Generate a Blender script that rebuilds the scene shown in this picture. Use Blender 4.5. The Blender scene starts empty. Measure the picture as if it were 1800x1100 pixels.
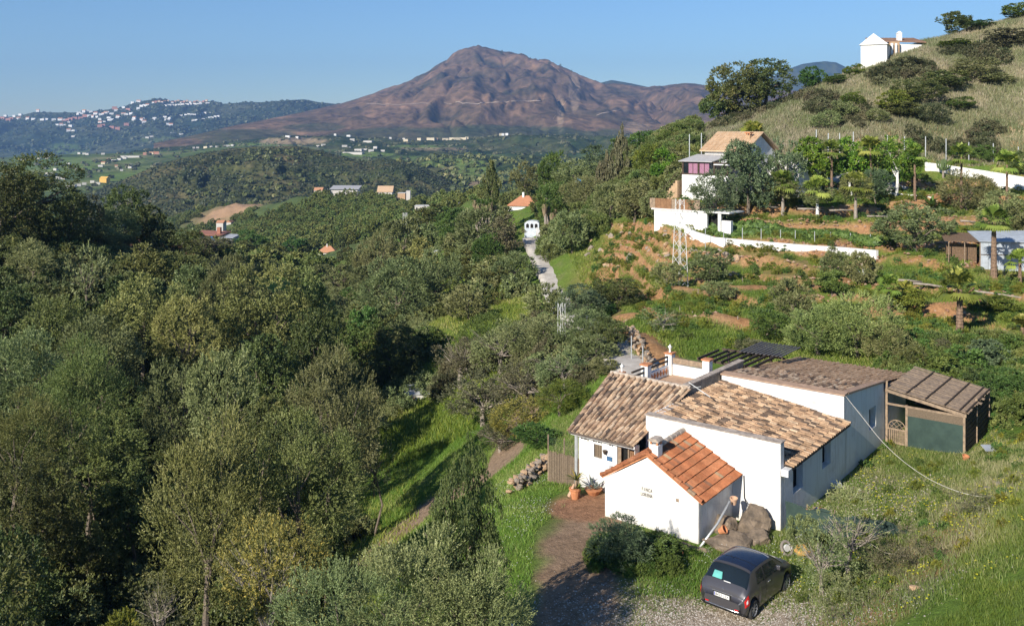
import bpy, math, random
import numpy as np
from mathutils import Vector, Matrix
R = math.radians
sc = bpy.context.scene
col = sc.collection
# ---------------------------------------------------------------- camera, sky, sun, exposure
F = 1650.0; CZ = 15.0; HY = 230.0            # focal length in photo pixels, eye height, horizon row
cam = bpy.data.objects.new('camera', bpy.data.cameras.new('camera')); col.objects.link(cam)
cam.location = (0, 0, CZ); cam.rotation_euler = (R(90), 0, 0)
cam.data.sensor_width = 36; cam.data.lens = 36 * F / 1800; cam.data.shift_y = -(550 - HY) / 1800
cam.data.clip_start = 0.5; cam.data.clip_end = 20000
sc.camera = cam
SUN_EL, SUN_TRAVEL = 28.0, 37.0               # sun from behind left, travelling towards 37 deg right of forward
wd = bpy.data.worlds.new('World'); sc.world = wd; wd.use_nodes = True
nt = wd.node_tree; nt.nodes.clear()
sky = nt.nodes.new('ShaderNodeTexSky'); sky.sky_type = 'NISHITA'; sky.sun_disc = False
sky.sun_elevation = R(SUN_EL); sky.sun_rotation = R(180 + SUN_TRAVEL)
sky.altitude = 600; sky.air_density = 1.2; sky.dust_density = 0.0; sky.ozone_density = 4.0
bg = nt.nodes.new('ShaderNodeBackground'); bg.inputs['Strength'].default_value = 0.075
out = nt.nodes.new('ShaderNodeOutputWorld')
wb_ = nt.nodes.new('ShaderNodeMix'); wb_.data_type = 'RGBA'; wb_.blend_type = 'MULTIPLY'; wb_.inputs['Factor'].default_value = 1; wb_.inputs['B'].default_value = (.74, .92, 1.14, 1)   # cool white balance of the sky
nt.links.new(sky.outputs[0], wb_.inputs['A']); nt.links.new(wb_.outputs['Result'], bg.inputs[0]); nt.links.new(bg.outputs[0], out.inputs[0])
sl = bpy.data.lights.new('sun', 'SUN'); sl.energy = 5.0; sl.angle = R(0.5); sl.color = (1.0, 0.93, 0.82)
sun = bpy.data.objects.new('sun', sl); col.objects.link(sun)
_e, _a = R(SUN_EL), R(SUN_TRAVEL)
SUNV = Vector((math.sin(_a) * math.cos(_e), math.cos(_a) * math.cos(_e), -math.sin(_e)))
sun.rotation_euler = SUNV.to_track_quat('-Z', 'Y').to_euler()
sun.location = (-40, -60, 60)
vs = sc.view_settings; vs.view_transform = 'Standard'; vs.look = 'None'; vs.exposure = 0.55; vs.gamma = 1
vs.use_curve_mapping = False
sc.cycles.max_bounces = 6; sc.cycles.transparent_max_bounces = 4; sc.cycles.volume_bounces = 1
sc.cycles.use_denoising = True

# ---------------------------------------------------------------- helpers
def P(px, py, Y): return Vector(((px - 900) / F * Y, Y, CZ - (py - HY) / F * Y))
rng = np.random.default_rng(7); random.seed(11)

def newmat(name, rough=0.8, spec=0.3):
    m = bpy.data.materials.new(name); m.use_nodes = True
    b = m.node_tree.nodes['Principled BSDF']; b.inputs['Roughness'].default_value = rough
    b.inputs['Specular IOR Level'].default_value = spec
    return m, m.node_tree, b
def N(t, kind, **kw):
    n = t.nodes.new(kind)
    for k, v in kw.items():
        if k in n.inputs: n.inputs[k].default_value = v
        else: setattr(n, k, v)
    return n
def ramp(t, stops):
    r = t.nodes.new('ShaderNodeValToRGB'); e = r.color_ramp.elements
    while len(e) > 1: e.remove(e[-1])
    e[0].position = stops[0][0]; e[0].color = (*stops[0][1], 1)
    for p, c in stops[1:]:
        q = e.new(p); q.color = (*c, 1)
    return r
def simple(name, c, rough=0.75, var=0.25, scale=3.0, bump=0.0, bscale=30.0, c2=None, metal=0.0, spec=0.3, coord='Object', mid=0.5):
    """colour c broken up by noise towards c2, with a fine bump"""
    m, t, b = newmat(name, rough, spec); b.inputs['Metallic'].default_value = metal
    tc = N(t, 'ShaderNodeTexCoord'); src = tc.outputs[coord]
    n1 = N(t, 'ShaderNodeTexNoise', Scale=scale, Detail=6.0, Roughness=0.6); t.links.new(src, n1.inputs['Vector'])
    c2 = c2 or tuple(x * (1 - var) for x in c)
    r = ramp(t, [(mid - 0.14, c2), (mid + 0.14, c)]); t.links.new(n1.outputs['Fac'], r.inputs[0])
    t.links.new(r.outputs[0], b.inputs['Base Color'])
    if bump:
        n2 = N(t, 'ShaderNodeTexNoise', Scale=bscale, Detail=5.0); t.links.new(src, n2.inputs['Vector'])
        bp = N(t, 'ShaderNodeBump', Strength=bump, Distance=0.05); t.links.new(n2.outputs['Fac'], bp.inputs['Height'])
        t.links.new(bp.outputs[0], b.inputs['Normal'])
    return m
def wallmat(name, c, dirt, rough=.85):
    """limewash: uneven coats, rain streaks, splash dirt near the ground"""
    m, t, b = newmat(name, rough, .15); g = N(t, 'ShaderNodeNewGeometry')
    mp = N(t, 'ShaderNodeMapping'); mp.inputs['Scale'].default_value = (5, 5, .35); t.links.new(g.outputs['Position'], mp.inputs['Vector'])
    n1 = N(t, 'ShaderNodeTexNoise', Scale=1.0, Detail=6.0, Roughness=.65); t.links.new(mp.outputs[0], n1.inputs['Vector'])
    r1 = ramp(t, [(.50, (0, 0, 0)), (.72, (.5, .5, .5))]); t.links.new(n1.outputs['Fac'], r1.inputs[0])
    n2 = N(t, 'ShaderNodeTexNoise', Scale=.9, Detail=8.0, Roughness=.7); t.links.new(g.outputs['Position'], n2.inputs['Vector'])
    r2 = ramp(t, [(.52, (0, 0, 0)), (.70, (.55, .55, .55))]); t.links.new(n2.outputs['Fac'], r2.inputs[0])
    sx = N(t, 'ShaderNodeSeparateXYZ'); t.links.new(g.outputs['Position'], sx.inputs[0])
    ad = N(t, 'ShaderNodeMath', operation='ADD'); t.links.new(sx.outputs['Z'], ad.inputs[0]); t.links.new(n2.outputs['Fac'], ad.inputs[1])
    r3 = ramp(t, [(.40, (.55, .55, .55)), (.95, (0, 0, 0))]); t.links.new(ad.outputs[0], r3.inputs[0])
    m1 = N(t, 'ShaderNodeMath', operation='MAXIMUM'); t.links.new(r1.outputs[0], m1.inputs[0]); t.links.new(r2.outputs[0], m1.inputs[1])
    m2 = N(t, 'ShaderNodeMath', operation='MAXIMUM'); t.links.new(m1.outputs[0], m2.inputs[0]); t.links.new(r3.outputs[0], m2.inputs[1])
    mx = N(t, 'ShaderNodeMix', data_type='RGBA'); mx.inputs['A'].default_value = (*c, 1); mx.inputs['B'].default_value = (*dirt, 1); t.links.new(m2.outputs[0], mx.inputs['Factor'])
    t.links.new(mx.outputs['Result'], b.inputs['Base Color'])
    n4 = N(t, 'ShaderNodeTexNoise', Scale=4.5, Detail=8.0, Roughness=.7); t.links.new(g.outputs['Position'], n4.inputs['Vector'])
    bp = N(t, 'ShaderNodeBump', Strength=.55, Distance=.05); t.links.new(n4.outputs['Fac'], bp.inputs['Height']); t.links.new(bp.outputs[0], b.inputs['Normal']); return m
def leafmat(name, stops, trans=0.14, rough=0.55, hue=0.03):
    m, t, b = newmat(name, rough, 0.35)
    at = N(t, 'ShaderNodeAttribute', attribute_name='tv'); oi = N(t, 'ShaderNodeObjectInfo')
    r = ramp(t, stops); t.links.new(at.outputs['Fac'], r.inputs[0])
    mp = N(t, 'ShaderNodeMapRange'); mp.inputs['To Min'].default_value = 0.78; mp.inputs['To Max'].default_value = 1.2
    t.links.new(oi.outputs['Random'], mp.inputs['Value'])
    hs = N(t, 'ShaderNodeHueSaturation'); t.links.new(r.outputs[0], hs.inputs['Color']); t.links.new(mp.outputs[0], hs.inputs['Value'])
    mh = N(t, 'ShaderNodeMapRange'); mh.inputs['To Min'].default_value = 0.5 - hue; mh.inputs['To Max'].default_value = 0.5 + hue
    ml = N(t, 'ShaderNodeMath', operation='FRACT'); mu = N(t, 'ShaderNodeMath', operation='MULTIPLY'); mu.inputs[1].default_value = 7.31
    t.links.new(oi.outputs['Random'], mu.inputs[0]); t.links.new(mu.outputs[0], ml.inputs[0]); t.links.new(ml.outputs[0], mh.inputs['Value'])
    t.links.new(mh.outputs[0], hs.inputs['Hue'])
    t.links.new(hs.outputs[0], b.inputs['Base Color'])
    tr = N(t, 'ShaderNodeBsdfTranslucent'); t.links.new(hs.outputs[0], tr.inputs['Color'])
    mx = N(t, 'ShaderNodeMixShader'); mx.inputs[0].default_value = trans
    o = t.nodes['Material Output']
    t.links.new(b.outputs[0], mx.inputs[1]); t.links.new(tr.outputs[0], mx.inputs[2]); t.links.new(mx.outputs[0], o.inputs['Surface'])
    return m

def npmesh(name, V, Fc, mat=None, tv=None, smooth=False, colr=None):
    """mesh from numpy verts (n,3) and faces (m,k)"""
    V = np.asarray(V, dtype=np.float32); Fc = np.asarray(Fc, dtype=np.int32)
    me = bpy.data.meshes.new(name); n, (m, k) = len(V), Fc.shape
    me.vertices.add(n); me.vertices.foreach_set('co', V.ravel())
    me.loops.add(m * k); me.loops.foreach_set('vertex_index', Fc.ravel())
    me.polygons.add(m); me.polygons.foreach_set('loop_start', np.arange(0, m * k, k, dtype=np.int32))
    if smooth: me.polygons.foreach_set('use_smooth', np.ones(m, dtype=bool))
    me.update(calc_edges=True)
    if tv is not None:
        a = me.attributes.new('tv', 'FLOAT', 'POINT'); a.data.foreach_set('value', np.asarray(tv, dtype=np.float32))
    if colr is not None:
        a = me.attributes.new('gc', 'FLOAT_COLOR', 'POINT'); a.data.foreach_set('color', np.concatenate([colr, np.ones((n, 1))], 1).astype(np.float32).ravel())
    if mat: me.materials.append(mat)
    return me
def link(name, me, parent=None, loc=None, rot=None, scale=None):
    o = bpy.data.objects.new(name, me); col.objects.link(o)
    if parent: o.parent = parent
    if loc is not None: o.location = loc
    if rot is not None: o.rotation_euler = rot
    if scale is not None: o.scale = scale
    return o
def tag(o, label=None, cat=None, group=None, kind=None):
    if label: o['label'] = label
    if cat: o['category'] = cat
    if group: o['group'] = group
    if kind: o['kind'] = kind
    return o
def thing(name, label, cat, loc=(0, 0, 0), rz=0, group=None):
    o = link(name, None, loc=loc, rot=(0, 0, rz)); o.empty_display_size = 0.3
    return tag(o, label, cat, group)

class MB:
    """collects boxes, prisms, tubes; build() links them as one mesh object"""
    def __init__(s): s.v = []; s.f = []; s.t = []; s.cur = 0.5
    def add(s, vs, fs):
        k = len(s.v); s.v += [tuple(v) for v in vs]; s.f += [tuple(i + k for i in f) for f in fs]; s.t += [s.cur] * len(vs)
    def box(s, x0, x1, y0, y1, z0, z1):
        s.add([(x0, y0, z0), (x1, y0, z0), (x1, y1, z0), (x0, y1, z0), (x0, y0, z1), (x1, y0, z1), (x1, y1, z1), (x0, y1, z1)],
              [(0, 3, 2, 1), (4, 5, 6, 7), (0, 1, 5, 4), (1, 2, 6, 5), (2, 3, 7, 6), (3, 0, 4, 7)])
    def hexa(s, b, t):      # bottom quad, top quad
        s.add(list(b) + list(t), [(0, 3, 2, 1), (4, 5, 6, 7), (0, 1, 5, 4), (1, 2, 6, 5), (2, 3, 7, 6), (3, 0, 4, 7)])
    def prism(s, pts, y0, y1, ax='y'):   # polygon in xz extruded along y (or in yz along x, or xy along z)
        n = len(pts)
        if ax == 'y': a = [(p[0], y0, p[1]) for p in pts]; b = [(p[0], y1, p[1]) for p in pts]
        elif ax == 'x': a = [(y0, p[0], p[1]) for p in pts]; b = [(y1, p[0], p[1]) for p in pts]
        else: a = [(p[0], p[1], y0) for p in pts]; b = [(p[0], p[1], y1) for p in pts]
        s.add(a + b, [tuple(range(n)), tuple(range(2 * n - 1, n - 1, -1))] + [(i, i + n, (i + 1) % n + n, (i + 1) % n) for i in range(n)])
    def tube(s, pts, r, n=6, r2=None):
        pts = [Vector(p) for p in pts]; k = len(pts); r2 = r if r2 is None else r2
        vs = []
        for i, p in enumerate(pts):
            d = (pts[min(i + 1, k - 1)] - pts[max(i - 1, 0)]).normalized()
            a = d.cross(Vector((0.13, 0.2, 1)) if abs(d.z) < 0.95 else Vector((1, 0.1, 0))).normalized(); b = d.cross(a)
            rr = r + (r2 - r) * i / (k - 1)
            vs += [p + (a * math.cos(q) + b * math.sin(q)) * rr for q in (2 * math.pi * j / n for j in range(n))]
        fs = [(i * n + j, i * n + (j + 1) % n, (i + 1) * n + (j + 1) % n, (i + 1) * n + j) for i in range(k - 1) for j in range(n)]
        fs += [tuple(range(n - 1, -1, -1)), tuple((k - 1) * n + j for j in range(n))]
        s.add(vs, fs)
    def cyl(s, c, r, h, n=12, r2=None, ax='z'):
        c = Vector(c); d = {'z': Vector((0, 0, h)), 'x': Vector((h, 0, 0)), 'y': Vector((0, h, 0))}[ax]
        s.tube([c, c + d], r, n, r if r2 is None else r2)
    def lathe(s, c, prof, n=12):
        vs = []; k = len(prof)
        for rr, z in prof: vs += [(c[0] + rr * math.cos(2 * math.pi * j / n), c[1] + rr * math.sin(2 * math.pi * j / n), c[2] + z) for j in range(n)]
        s.add(vs, [(i * n + j, i * n + (j + 1) % n, (i + 1) * n + (j + 1) % n, (i + 1) * n + j) for i in range(k - 1) for j in range(n)]
              + [tuple(range(n - 1, -1, -1)), tuple((k - 1) * n + j for j in range(n))])
    def mesh(s, name, mat, smooth=False):
        me = bpy.data.meshes.new(name); me.from_pydata(s.v, [], s.f); me.materials.append(mat)
        a = me.attributes.new('tv', 'FLOAT', 'POINT'); a.data.foreach_set('value', s.t)
        if smooth:
            me.polygons.foreach_set('use_smooth', [True] * len(me.polygons))
        me.update(); return me
    def build(s, name, mat, parent=None, smooth=False, loc=None, rot=None, bevel=0):
        o = link(name, s.mesh(name, mat, smooth), parent, loc, rot)
        if bevel:
            b = o.modifiers.new('bevel', 'BEVEL'); b.width = bevel; b.segments = 2; b.limit_method = 'ANGLE'
        return o

# numpy value noise
_T = np.random.default_rng(3).random((256, 256))
def vn(x, y):
    xi = np.floor(x).astype(int); yi = np.floor(y).astype(int); fx = x - xi; fy = y - yi
    fx = fx * fx * (3 - 2 * fx); fy = fy * fy * (3 - 2 * fy)
    g = lambda i, j: _T[i & 255, j & 255]
    return (g(xi, yi) * (1 - fx) + g(xi + 1, yi) * fx) * (1 - fy) + (g(xi, yi + 1) * (1 - fx) + g(xi + 1, yi + 1) * fx) * fy
def fbm(x, y, o=4, g=0.5):
    s = 0; a = 1; n = 0
    for i in range(o): s = s + a * vn(x * 2 ** i + 17.3 * i, y * 2 ** i + 9.1 * i); n += a; a *= g
    return s / n
def sstep(a, b, x): t = np.clip((x - a) / (b - a), 0, 1); return t * t * (3 - 2 * t)

# ---------------------------------------------------------------- near terrain: height field through surveyed points
_cp = [  # (photo column, photo row, distance)
 (1320,1090,28.7),(1000,1100,27.5),(1100,1100,28),(1220,960,34),(1372,932,35.3),(1100,930,35.3),(1000,900,37.5),(960,960,33.5),(950,1090,28),
 (1020,855,40),(1450,880,38.2),(1550,776,45.2),(1560,860,39),(1640,800,43),(1742,765,46),(1600,930,34.6),(1500,1010,31),
 (1700,1000,27),(1780,870,32.5),(1600,1080,25.5),(1500,1085,27),(1690,900,33),(1800,1000,25.5),(1650,1000,28.5),
 (1790,780,43),(1800,700,53),(1700,650,57),(1600,640,57),(1700,600,61),(1650,590,62),(1700,560,66),(1700,500,74),(1700,470,80),(1790,475,82),
 (1600,440,88),(1500,440,90),(1500,405,93),(1400,425,91),(1250,418,93),(1210,408,95),(1400,400,95),(1400,340,104),(1600,340,106),(1790,348,106),(1500,325,110),
 (1700,305,114),(1640,290,116),(1790,312,113),(1700,270,119),(1500,240,123),(1560,170,136),(1700,150,140),(1560,100,151),(1620,78,156),(1700,48,157),(1800,18,160),
 (1420,160,148),(1300,215,141),(1240,226,143),(1180,242,152),(1450,220,130),(1350,235,130),(1800,200,130),
 (1050,400,112),(1100,430,105),(1100,480,95),(1050,570,72),(1200,505,80),(1300,480,85),(1300,450,88),(1200,425,93),(1180,402,97),(1240,404,94),(1150,399,100),(1262,414,94),(1150,370,108),(1210,340,103),
 (1150,600,60),(1350,560,65),(1500,560,68),(1400,500,78),(1250,600,59),
 (1095,640,54),(1060,660,52),(1075,590,62),(1000,540,85),(975,500,102),(960,470,112),(945,440,128),(935,420,140),
 (900,870,40.5),(925,850,41),(860,830,48),(850,750,60),(740,722,76),(700,850,58),(650,870,57),(720,930,48),(780,880,50),(640,800,62),(800,700,68),
 (850,500,112),(800,560,92),(760,590,86),(700,590,95),(770,440,145),(650,520,128),(620,530,140),(900,540,95),(900,600,80),(860,640,72),
 (900,372,170),(860,400,150),(800,372,225),(730,372,330),(700,400,280),(850,345,230),(950,360,175),
 (375,430,280),(300,440,225),(575,455,300),(560,485,230),(560,440,335),(600,400,380),(560,345,455),(470,400,430),(440,430,360),(400,400,520),(330,390,620),
 (678,350,450),(620,345,455),(410,355,570),(480,350,520),(760,355,400),(870,330,300),(1000,305,210),(1060,280,215),
]
_wp = [ # world X, Y, Z
 (16,18,4.2),(8,18,1.2),(0,16,-.8),(-10,16,-3),(-25,28,-4.5),(-12,28,-4),(-5,27,-1.6),(-6,36,-3.4),(-15,40,-6),(-12,52,-7.2),(-26,58,-4.5),(-40,50,0),(-38,75,1.6),(-30,75,.6),
 (-48,95,4),(-22,82,-5),(-15,100,-9),(-40,125,-1),(-60,75,6),(-75,120,8),(-70,180,-8),(-90,260,-25),(-140,260,-20),(-35,180,-12),(-20,150,-11),
 (22,30,6),(32,38,6),(42,56,4.5),(60,90,9),(80,120,20),(100,150,36),(45,45,7),(20,8,7),(0,8,-1),
 (60,260,-5),(100,250,8),(90,200,22),(130,200,34),(160,300,10),(100,420,-25),(230,420,-5),(0,700,-55),(-150,700,-55),(-350,700,-52),(200,700,-45),(400,700,-40),(-260,480,-45),(20,260,-12),(30,230,-4),
 (10,500,-45),(60,600,-50),(14,44,0),(8,40,0),(3,40,0),(5,46,.3),(10,50,.5),(18,52,.4),(0,37,0),
]
_pts = [tuple(P(*c)) for c in _cp] + _wp
_pts = np.array(_pts, float)
def _q(X, Y): return np.stack([X / np.maximum(Y, 4) * 1.0, 0.6 * np.log(np.maximum(Y, 4))], -1)
_Q = _q(_pts[:, 0], _pts[:, 1])
def _phi(d2): return np.sqrt(d2 + 0.02 ** 2)
_A = _phi(((_Q[:, None] - _Q[None]) ** 2).sum(-1)) - 1e-3 * np.eye(len(_Q)) * 20
_A1 = np.block([[_A, np.ones((len(_Q), 1))], [np.ones((1, len(_Q))), np.zeros((1, 1))]])
_W = np.linalg.solve(_A1, np.append(_pts[:, 2], 0))
ROAD = [(935,420,140),(945,440,128),(960,470,112),(975,500,102),(1000,540,85),(1045,570,70),(1082,598,61),(1105,630,55),(1130,655,51.5),(1170,670,50)]
ROAD = [P(*r).xy for r in ROAD]
TRACK = [P(*r).xy for r in [(560,1010,42),(640,975,45),(700,935,48),(760,890,51),(850,832,48.5),(880,815,49),(930,760,58)]]
DRIVE = [Vector(v) for v in ((1.5,14),(1.6,22),(1.9,28),(2.4,31.5),(2.5,34.5),(3.6,37),(4.5,38.2))]
BANKS = [[P(*q).xy for q in l] for l in ([(1085,572,64),(1130,600,59.3),(1172,630,55)], [(1100,540,70.8),(1180,552,68.2),(1260,566,65.3),(1345,582,62.7)], [(1125,500,81),(1220,515,77),(1300,520,75.7),(1400,520,75.7),(1480,510,78)], [(1540,545,69),(1640,552,68),(1720,548,69)])]
def dpoly(X, Y, pl):
    d = np.full(np.shape(X), 1e9)
    for a, b in zip(pl[:-1], pl[1:]):
        ab = b - a; L = ab.dot(ab); t = np.clip(((X - a.x) * ab.x + (Y - a.y) * ab.y) / L, 0, 1)
        d = np.minimum(d, np.hypot(X - a.x - t * ab.x, Y - a.y - t * ab.y))
    return d
def terr_mask(X, Y): # stepped orchard terraces
    t = X / np.maximum(Y, 1)
    return sstep(58, 66, Y) * (1 - sstep(108, 116, Y)) * sstep(0.085, 0.12, t)
def hgt(X, Y):
    X = np.asarray(X, float); Y = np.asarray(Y, float); sh = X.shape; x = X.ravel(); y = Y.ravel(); z = np.empty_like(x)
    for i in range(0, len(x), 20000):
        q = _q(x[i:i + 20000], y[i:i + 20000])
        z[i:i + 20000] = _phi(((q[:, None] - _Q[None]) ** 2).sum(-1)) @ _W[:-1] + _W[-1]
    m = terr_mask(x, y)
    wob = (fbm(x / 14, y / 14, 3) - 0.5) * 1.6
    st = 1.45; gz = np.where(z + wob > 3.6, z + wob, 3.6 - (3.6 - z - wob) * 2.0)   # lower steps are half as high
    k = gz / st; fr = k - np.floor(k); gz = (np.floor(k) + 0.16 * fr + 0.84 * np.where(gz > 3.6, sstep(0.66, 0.92, fr), sstep(0.84, 0.95, fr))) * st + .36
    zs = np.where(gz > 3.6, gz, 3.6 - (3.6 - gz) / 2.0) - wob
    z = z * (1 - m) + zs * m
    flat = 1 - sstep(2, 9, np.hypot(x - 9, (y - 41)) - 7)
    amp = np.clip(y / 60, 0.15, 6) * (1 - 0.85 * flat)
    z = z + amp * (fbm(x / 5, y / 5, 4) - 0.5) * 0.8
    far = sstep(200, 500, y); z = z + far * 10 * (fbm(x / 60, y / 60, 4) - 0.5)
    db = np.minimum.reduce([dpoly(x, y, q) for q in BANKS]); z = z + .38 * np.exp(-(db / .9) ** 2)
    dt = dpoly(x, y, TRACK); z = z - 0.25 * (1 - sstep(0.8, 2.2, dt)) * (y < 70)
    return z.reshape(sh)
def h1(x, y): return float(hgt(np.array([x]), np.array([y]))[0])
def GP(px, py, Y0=20, Y1=200):
    """first ground point seen through a photo pixel between two distances"""
    Ys = np.geomspace(Y0, Y1, 500); X = (px - 900) / F * Ys; Z = CZ - (py - HY) / F * Ys
    d = Z - hgt(X, Ys); i = np.where(d <= 0)[0]; i = i[0] if len(i) else int(np.argmin(np.abs(d)))
    if i > 0 and d[i] <= 0: f = d[i - 1] / (d[i - 1] - d[i] + 1e-9)
    else: f = 1
    j = max(i - 1, 0); Yv = Ys[j] + f * (Ys[i] - Ys[j]); return Vector(((px - 900) / F * Yv, Yv, h1((px - 900) / F * Yv, Yv)))

# colours of the ground by place (soil, turf, gravel), mixed per vertex
def gcol(X, Y, Z, slope):
    x, y = X, Y; t = x / np.maximum(y, 1)
    n1 = fbm(x / 6, y / 6, 4); n2 = fbm(x / 1.3 + 50, y / 1.3, 3); n3 = fbm(x / 22 + 9, y / 22, 3)
    C = lambda r, g, b: np.array([r, g, b])[None, :]
    def mix(a, b, m): return a * (1 - m[:, None]) + b * m[:, None]
    turf = mix(C(.085, .15, .022), C(.13, .19, .035), n1)
    turf = mix(turf, C(.17, .17, .07), sstep(.5, .72, n2) * .5)
    soil = mix(C(.33, .155, .065), C(.44, .27, .14), n2)
    dry = mix(C(.17, .17, .085), C(.31, .26, .155), sstep(.3, .7, n1))
    c = turf
    # valley on the left: turf colour darkened to paint in the shade, reddish soil patches
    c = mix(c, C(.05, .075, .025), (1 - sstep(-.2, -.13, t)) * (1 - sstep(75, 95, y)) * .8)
    c = mix(c, C(.26, .12, .055), sstep(.48, .6, n3) * (t < -.25) * (y > 60) * (y < 130))
    # bank at lower right: dry edge between two greens
    e = dpoly(x, y, [P(*q).xy for q in [(1500,1090,27),(1600,1010,28.5),(1650,945,31.5),(1700,890,33.5),(1790,850,35.5)]])
    c = mix(c, mix(dry, soil, sstep(.4, .6, n2)), 1 - sstep(.5, 2.0, e + (n1 - .5) * 2.2))
    # terraces: slopes are bare earth
    m = terr_mask(x, y); c = mix(c, soil, np.clip(m * sstep(.36, .60, slope + (n2 - .5) * .35), 0, 1))
    c = mix(c, soil, m * sstep(.60, .70, n1) * .45)
    db = np.minimum.reduce([dpoly(x, y, q) for q in BANKS]); c = mix(c, soil, (1 - sstep(.8, 1.7, db + (n2 - .5) * 1.6)) * .95)
    # earth cut right of the road, and under the palm
    b = np.exp(-(((t - .115) / .035) ** 2 + ((y - 98) / 8) ** 2)); c = mix(c, soil, np.clip(b * 1.6 * (n1 + .3), 0, 1))
    b = np.exp(-(((t - .46) / .035) ** 2 + ((y - 61) / 4) ** 2)); c = mix(c, soil, np.clip(b * 2.2 * (n1 + .2), 0, 1))
    # upper hillside: dry grass
    up = sstep(116, 124, y) * sstep(.1, .2, t) * (y < 260); c = mix(c, dry, up * sstep(.25, .55, n1 + .15))
    up2 = sstep(114, 118, y) * (1 - sstep(122, 128, y)) * (t > .3); c = mix(c, soil, up2 * sstep(.45, .6, n2) * .8)
    # drive, tracks, patio
    dirt = mix(C(.22, .145, .09), C(.30, .21, .14), n2)
    d = dpoly(x, y, DRIVE) + (n2 - .5) * 1.2; c = mix(c, dirt, 1 - sstep(.9, 1.8, d))
    d = dpoly(x, y, TRACK) + (n2 - .5) * .8; c = mix(c, C(.28, .20, .135), (1 - sstep(.9, 1.6, d)) * (y < 75))
    pt = np.hypot(x - P(1028, 890, 37.5).x, y - 37.6) + (n2 - .5) * .7; c = mix(c, C(.30, .165, .095), 1 - sstep(1.3, 1.8, pt))
    # pale stony patch around the car
    g = np.exp(-(((x - 6.8) / 3.0) ** 2 + ((y - 28.4) / 1.6) ** 2)); c = mix(c, C(.27, .22, .16), np.clip(g * 1.3 * sstep(.38, .6, n2), 0, 1))
    g = np.exp(-(((x - 14.5) / 2.2) ** 2 + ((y - 38) / 2.5) ** 2)); c = mix(c, C(.30, .25, .17), np.clip(g * .9 * sstep(.45, .65, n2), 0, 1))
    # the far middle distance
    f = sstep(180, 260, y); c = mix(c, mix(C(.055, .085, .03), C(.12, .15, .05), n1), f)
    b = np.exp(-(((x + 163) / 19) ** 2 + ((y - 558) / 34) ** 2)); c = mix(c, C(.38, .24, .14), np.clip(b * 2 * (n1 + .35), 0, 1))
    b = np.exp(-(((x + 42) / 16) ** 2 + ((y - 400) / 45) ** 2)); c = mix(c, C(.12, .2, .035), np.clip(b * 1.6, 0, 1))
    return c
# ---------------------------------------------------------------- ground mesh
def ground_mat():
    m, t, b = newmat('ground', 0.95, 0.1)
    tc = N(t, 'ShaderNodeTexCoord'); at = N(t, 'ShaderNodeAttribute', attribute_name='gc')
    n1 = N(t, 'ShaderNodeTexNoise', Scale=3.5, Detail=8.0, Roughness=0.75); t.links.new(tc.outputs['Object'], n1.inputs['Vector'])
    mr = N(t, 'ShaderNodeMapRange'); mr.inputs['From Min'].default_value = .3; mr.inputs['From Max'].default_value = .7
    mr.inputs['To Min'].default_value = .55; mr.inputs['To Max'].default_value = 1.45
    t.links.new(n1.outputs['Fac'], mr.inputs['Value'])
    mx = N(t, 'ShaderNodeMix', data_type='RGBA', blend_type='MULTIPLY'); mx.inputs['Factor'].default_value = 1
    t.links.new(at.outputs['Color'], mx.inputs['A']); t.links.new(mr.outputs[0], mx.inputs['B'])
    t.links.new(mx.outputs['Result'], b.inputs['Base Color'])
    n2 = N(t, 'ShaderNodeTexNoise', Scale=9.0, Detail=6.0, Roughness=0.7); t.links.new(tc.outputs['Object'], n2.inputs['Vector'])
    bp = N(t, 'ShaderNodeBump', Strength=0.9, Distance=0.12); t.links.new(n2.outputs['Fac'], bp.inputs['Height'])
    t.links.new(bp.outputs[0], b.inputs['Normal'])
    return m
nr, nc = 480, 380
ys = np.geomspace(7, 720, nr); ts = np.linspace(-.78, .78, nc)
YY, TT = np.meshgrid(ys, ts, indexing='ij'); XX = YY * TT; ZZ = hgt(XX, YY)
gx = np.gradient(ZZ, axis=1) / np.gradient(XX, axis=1); gy = np.gradient(ZZ, axis=0) / np.gradient(YY, axis=0)
slope = np.hypot(gx, gy)
def gridfaces(a, b):
    i = np.arange(a * b).reshape(a, b); return np.stack([i[:-1, :-1], i[:-1, 1:], i[1:, 1:], i[1:, :-1]], -1).reshape(-1, 4)
V = np.stack([XX, YY, ZZ], -1).reshape(-1, 3)
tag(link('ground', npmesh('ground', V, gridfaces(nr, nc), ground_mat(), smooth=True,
    colr=np.clip(gcol(XX.ravel(), YY.ravel(), ZZ.ravel(), slope.ravel()), 0, 1))), kind='structure')

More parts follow.
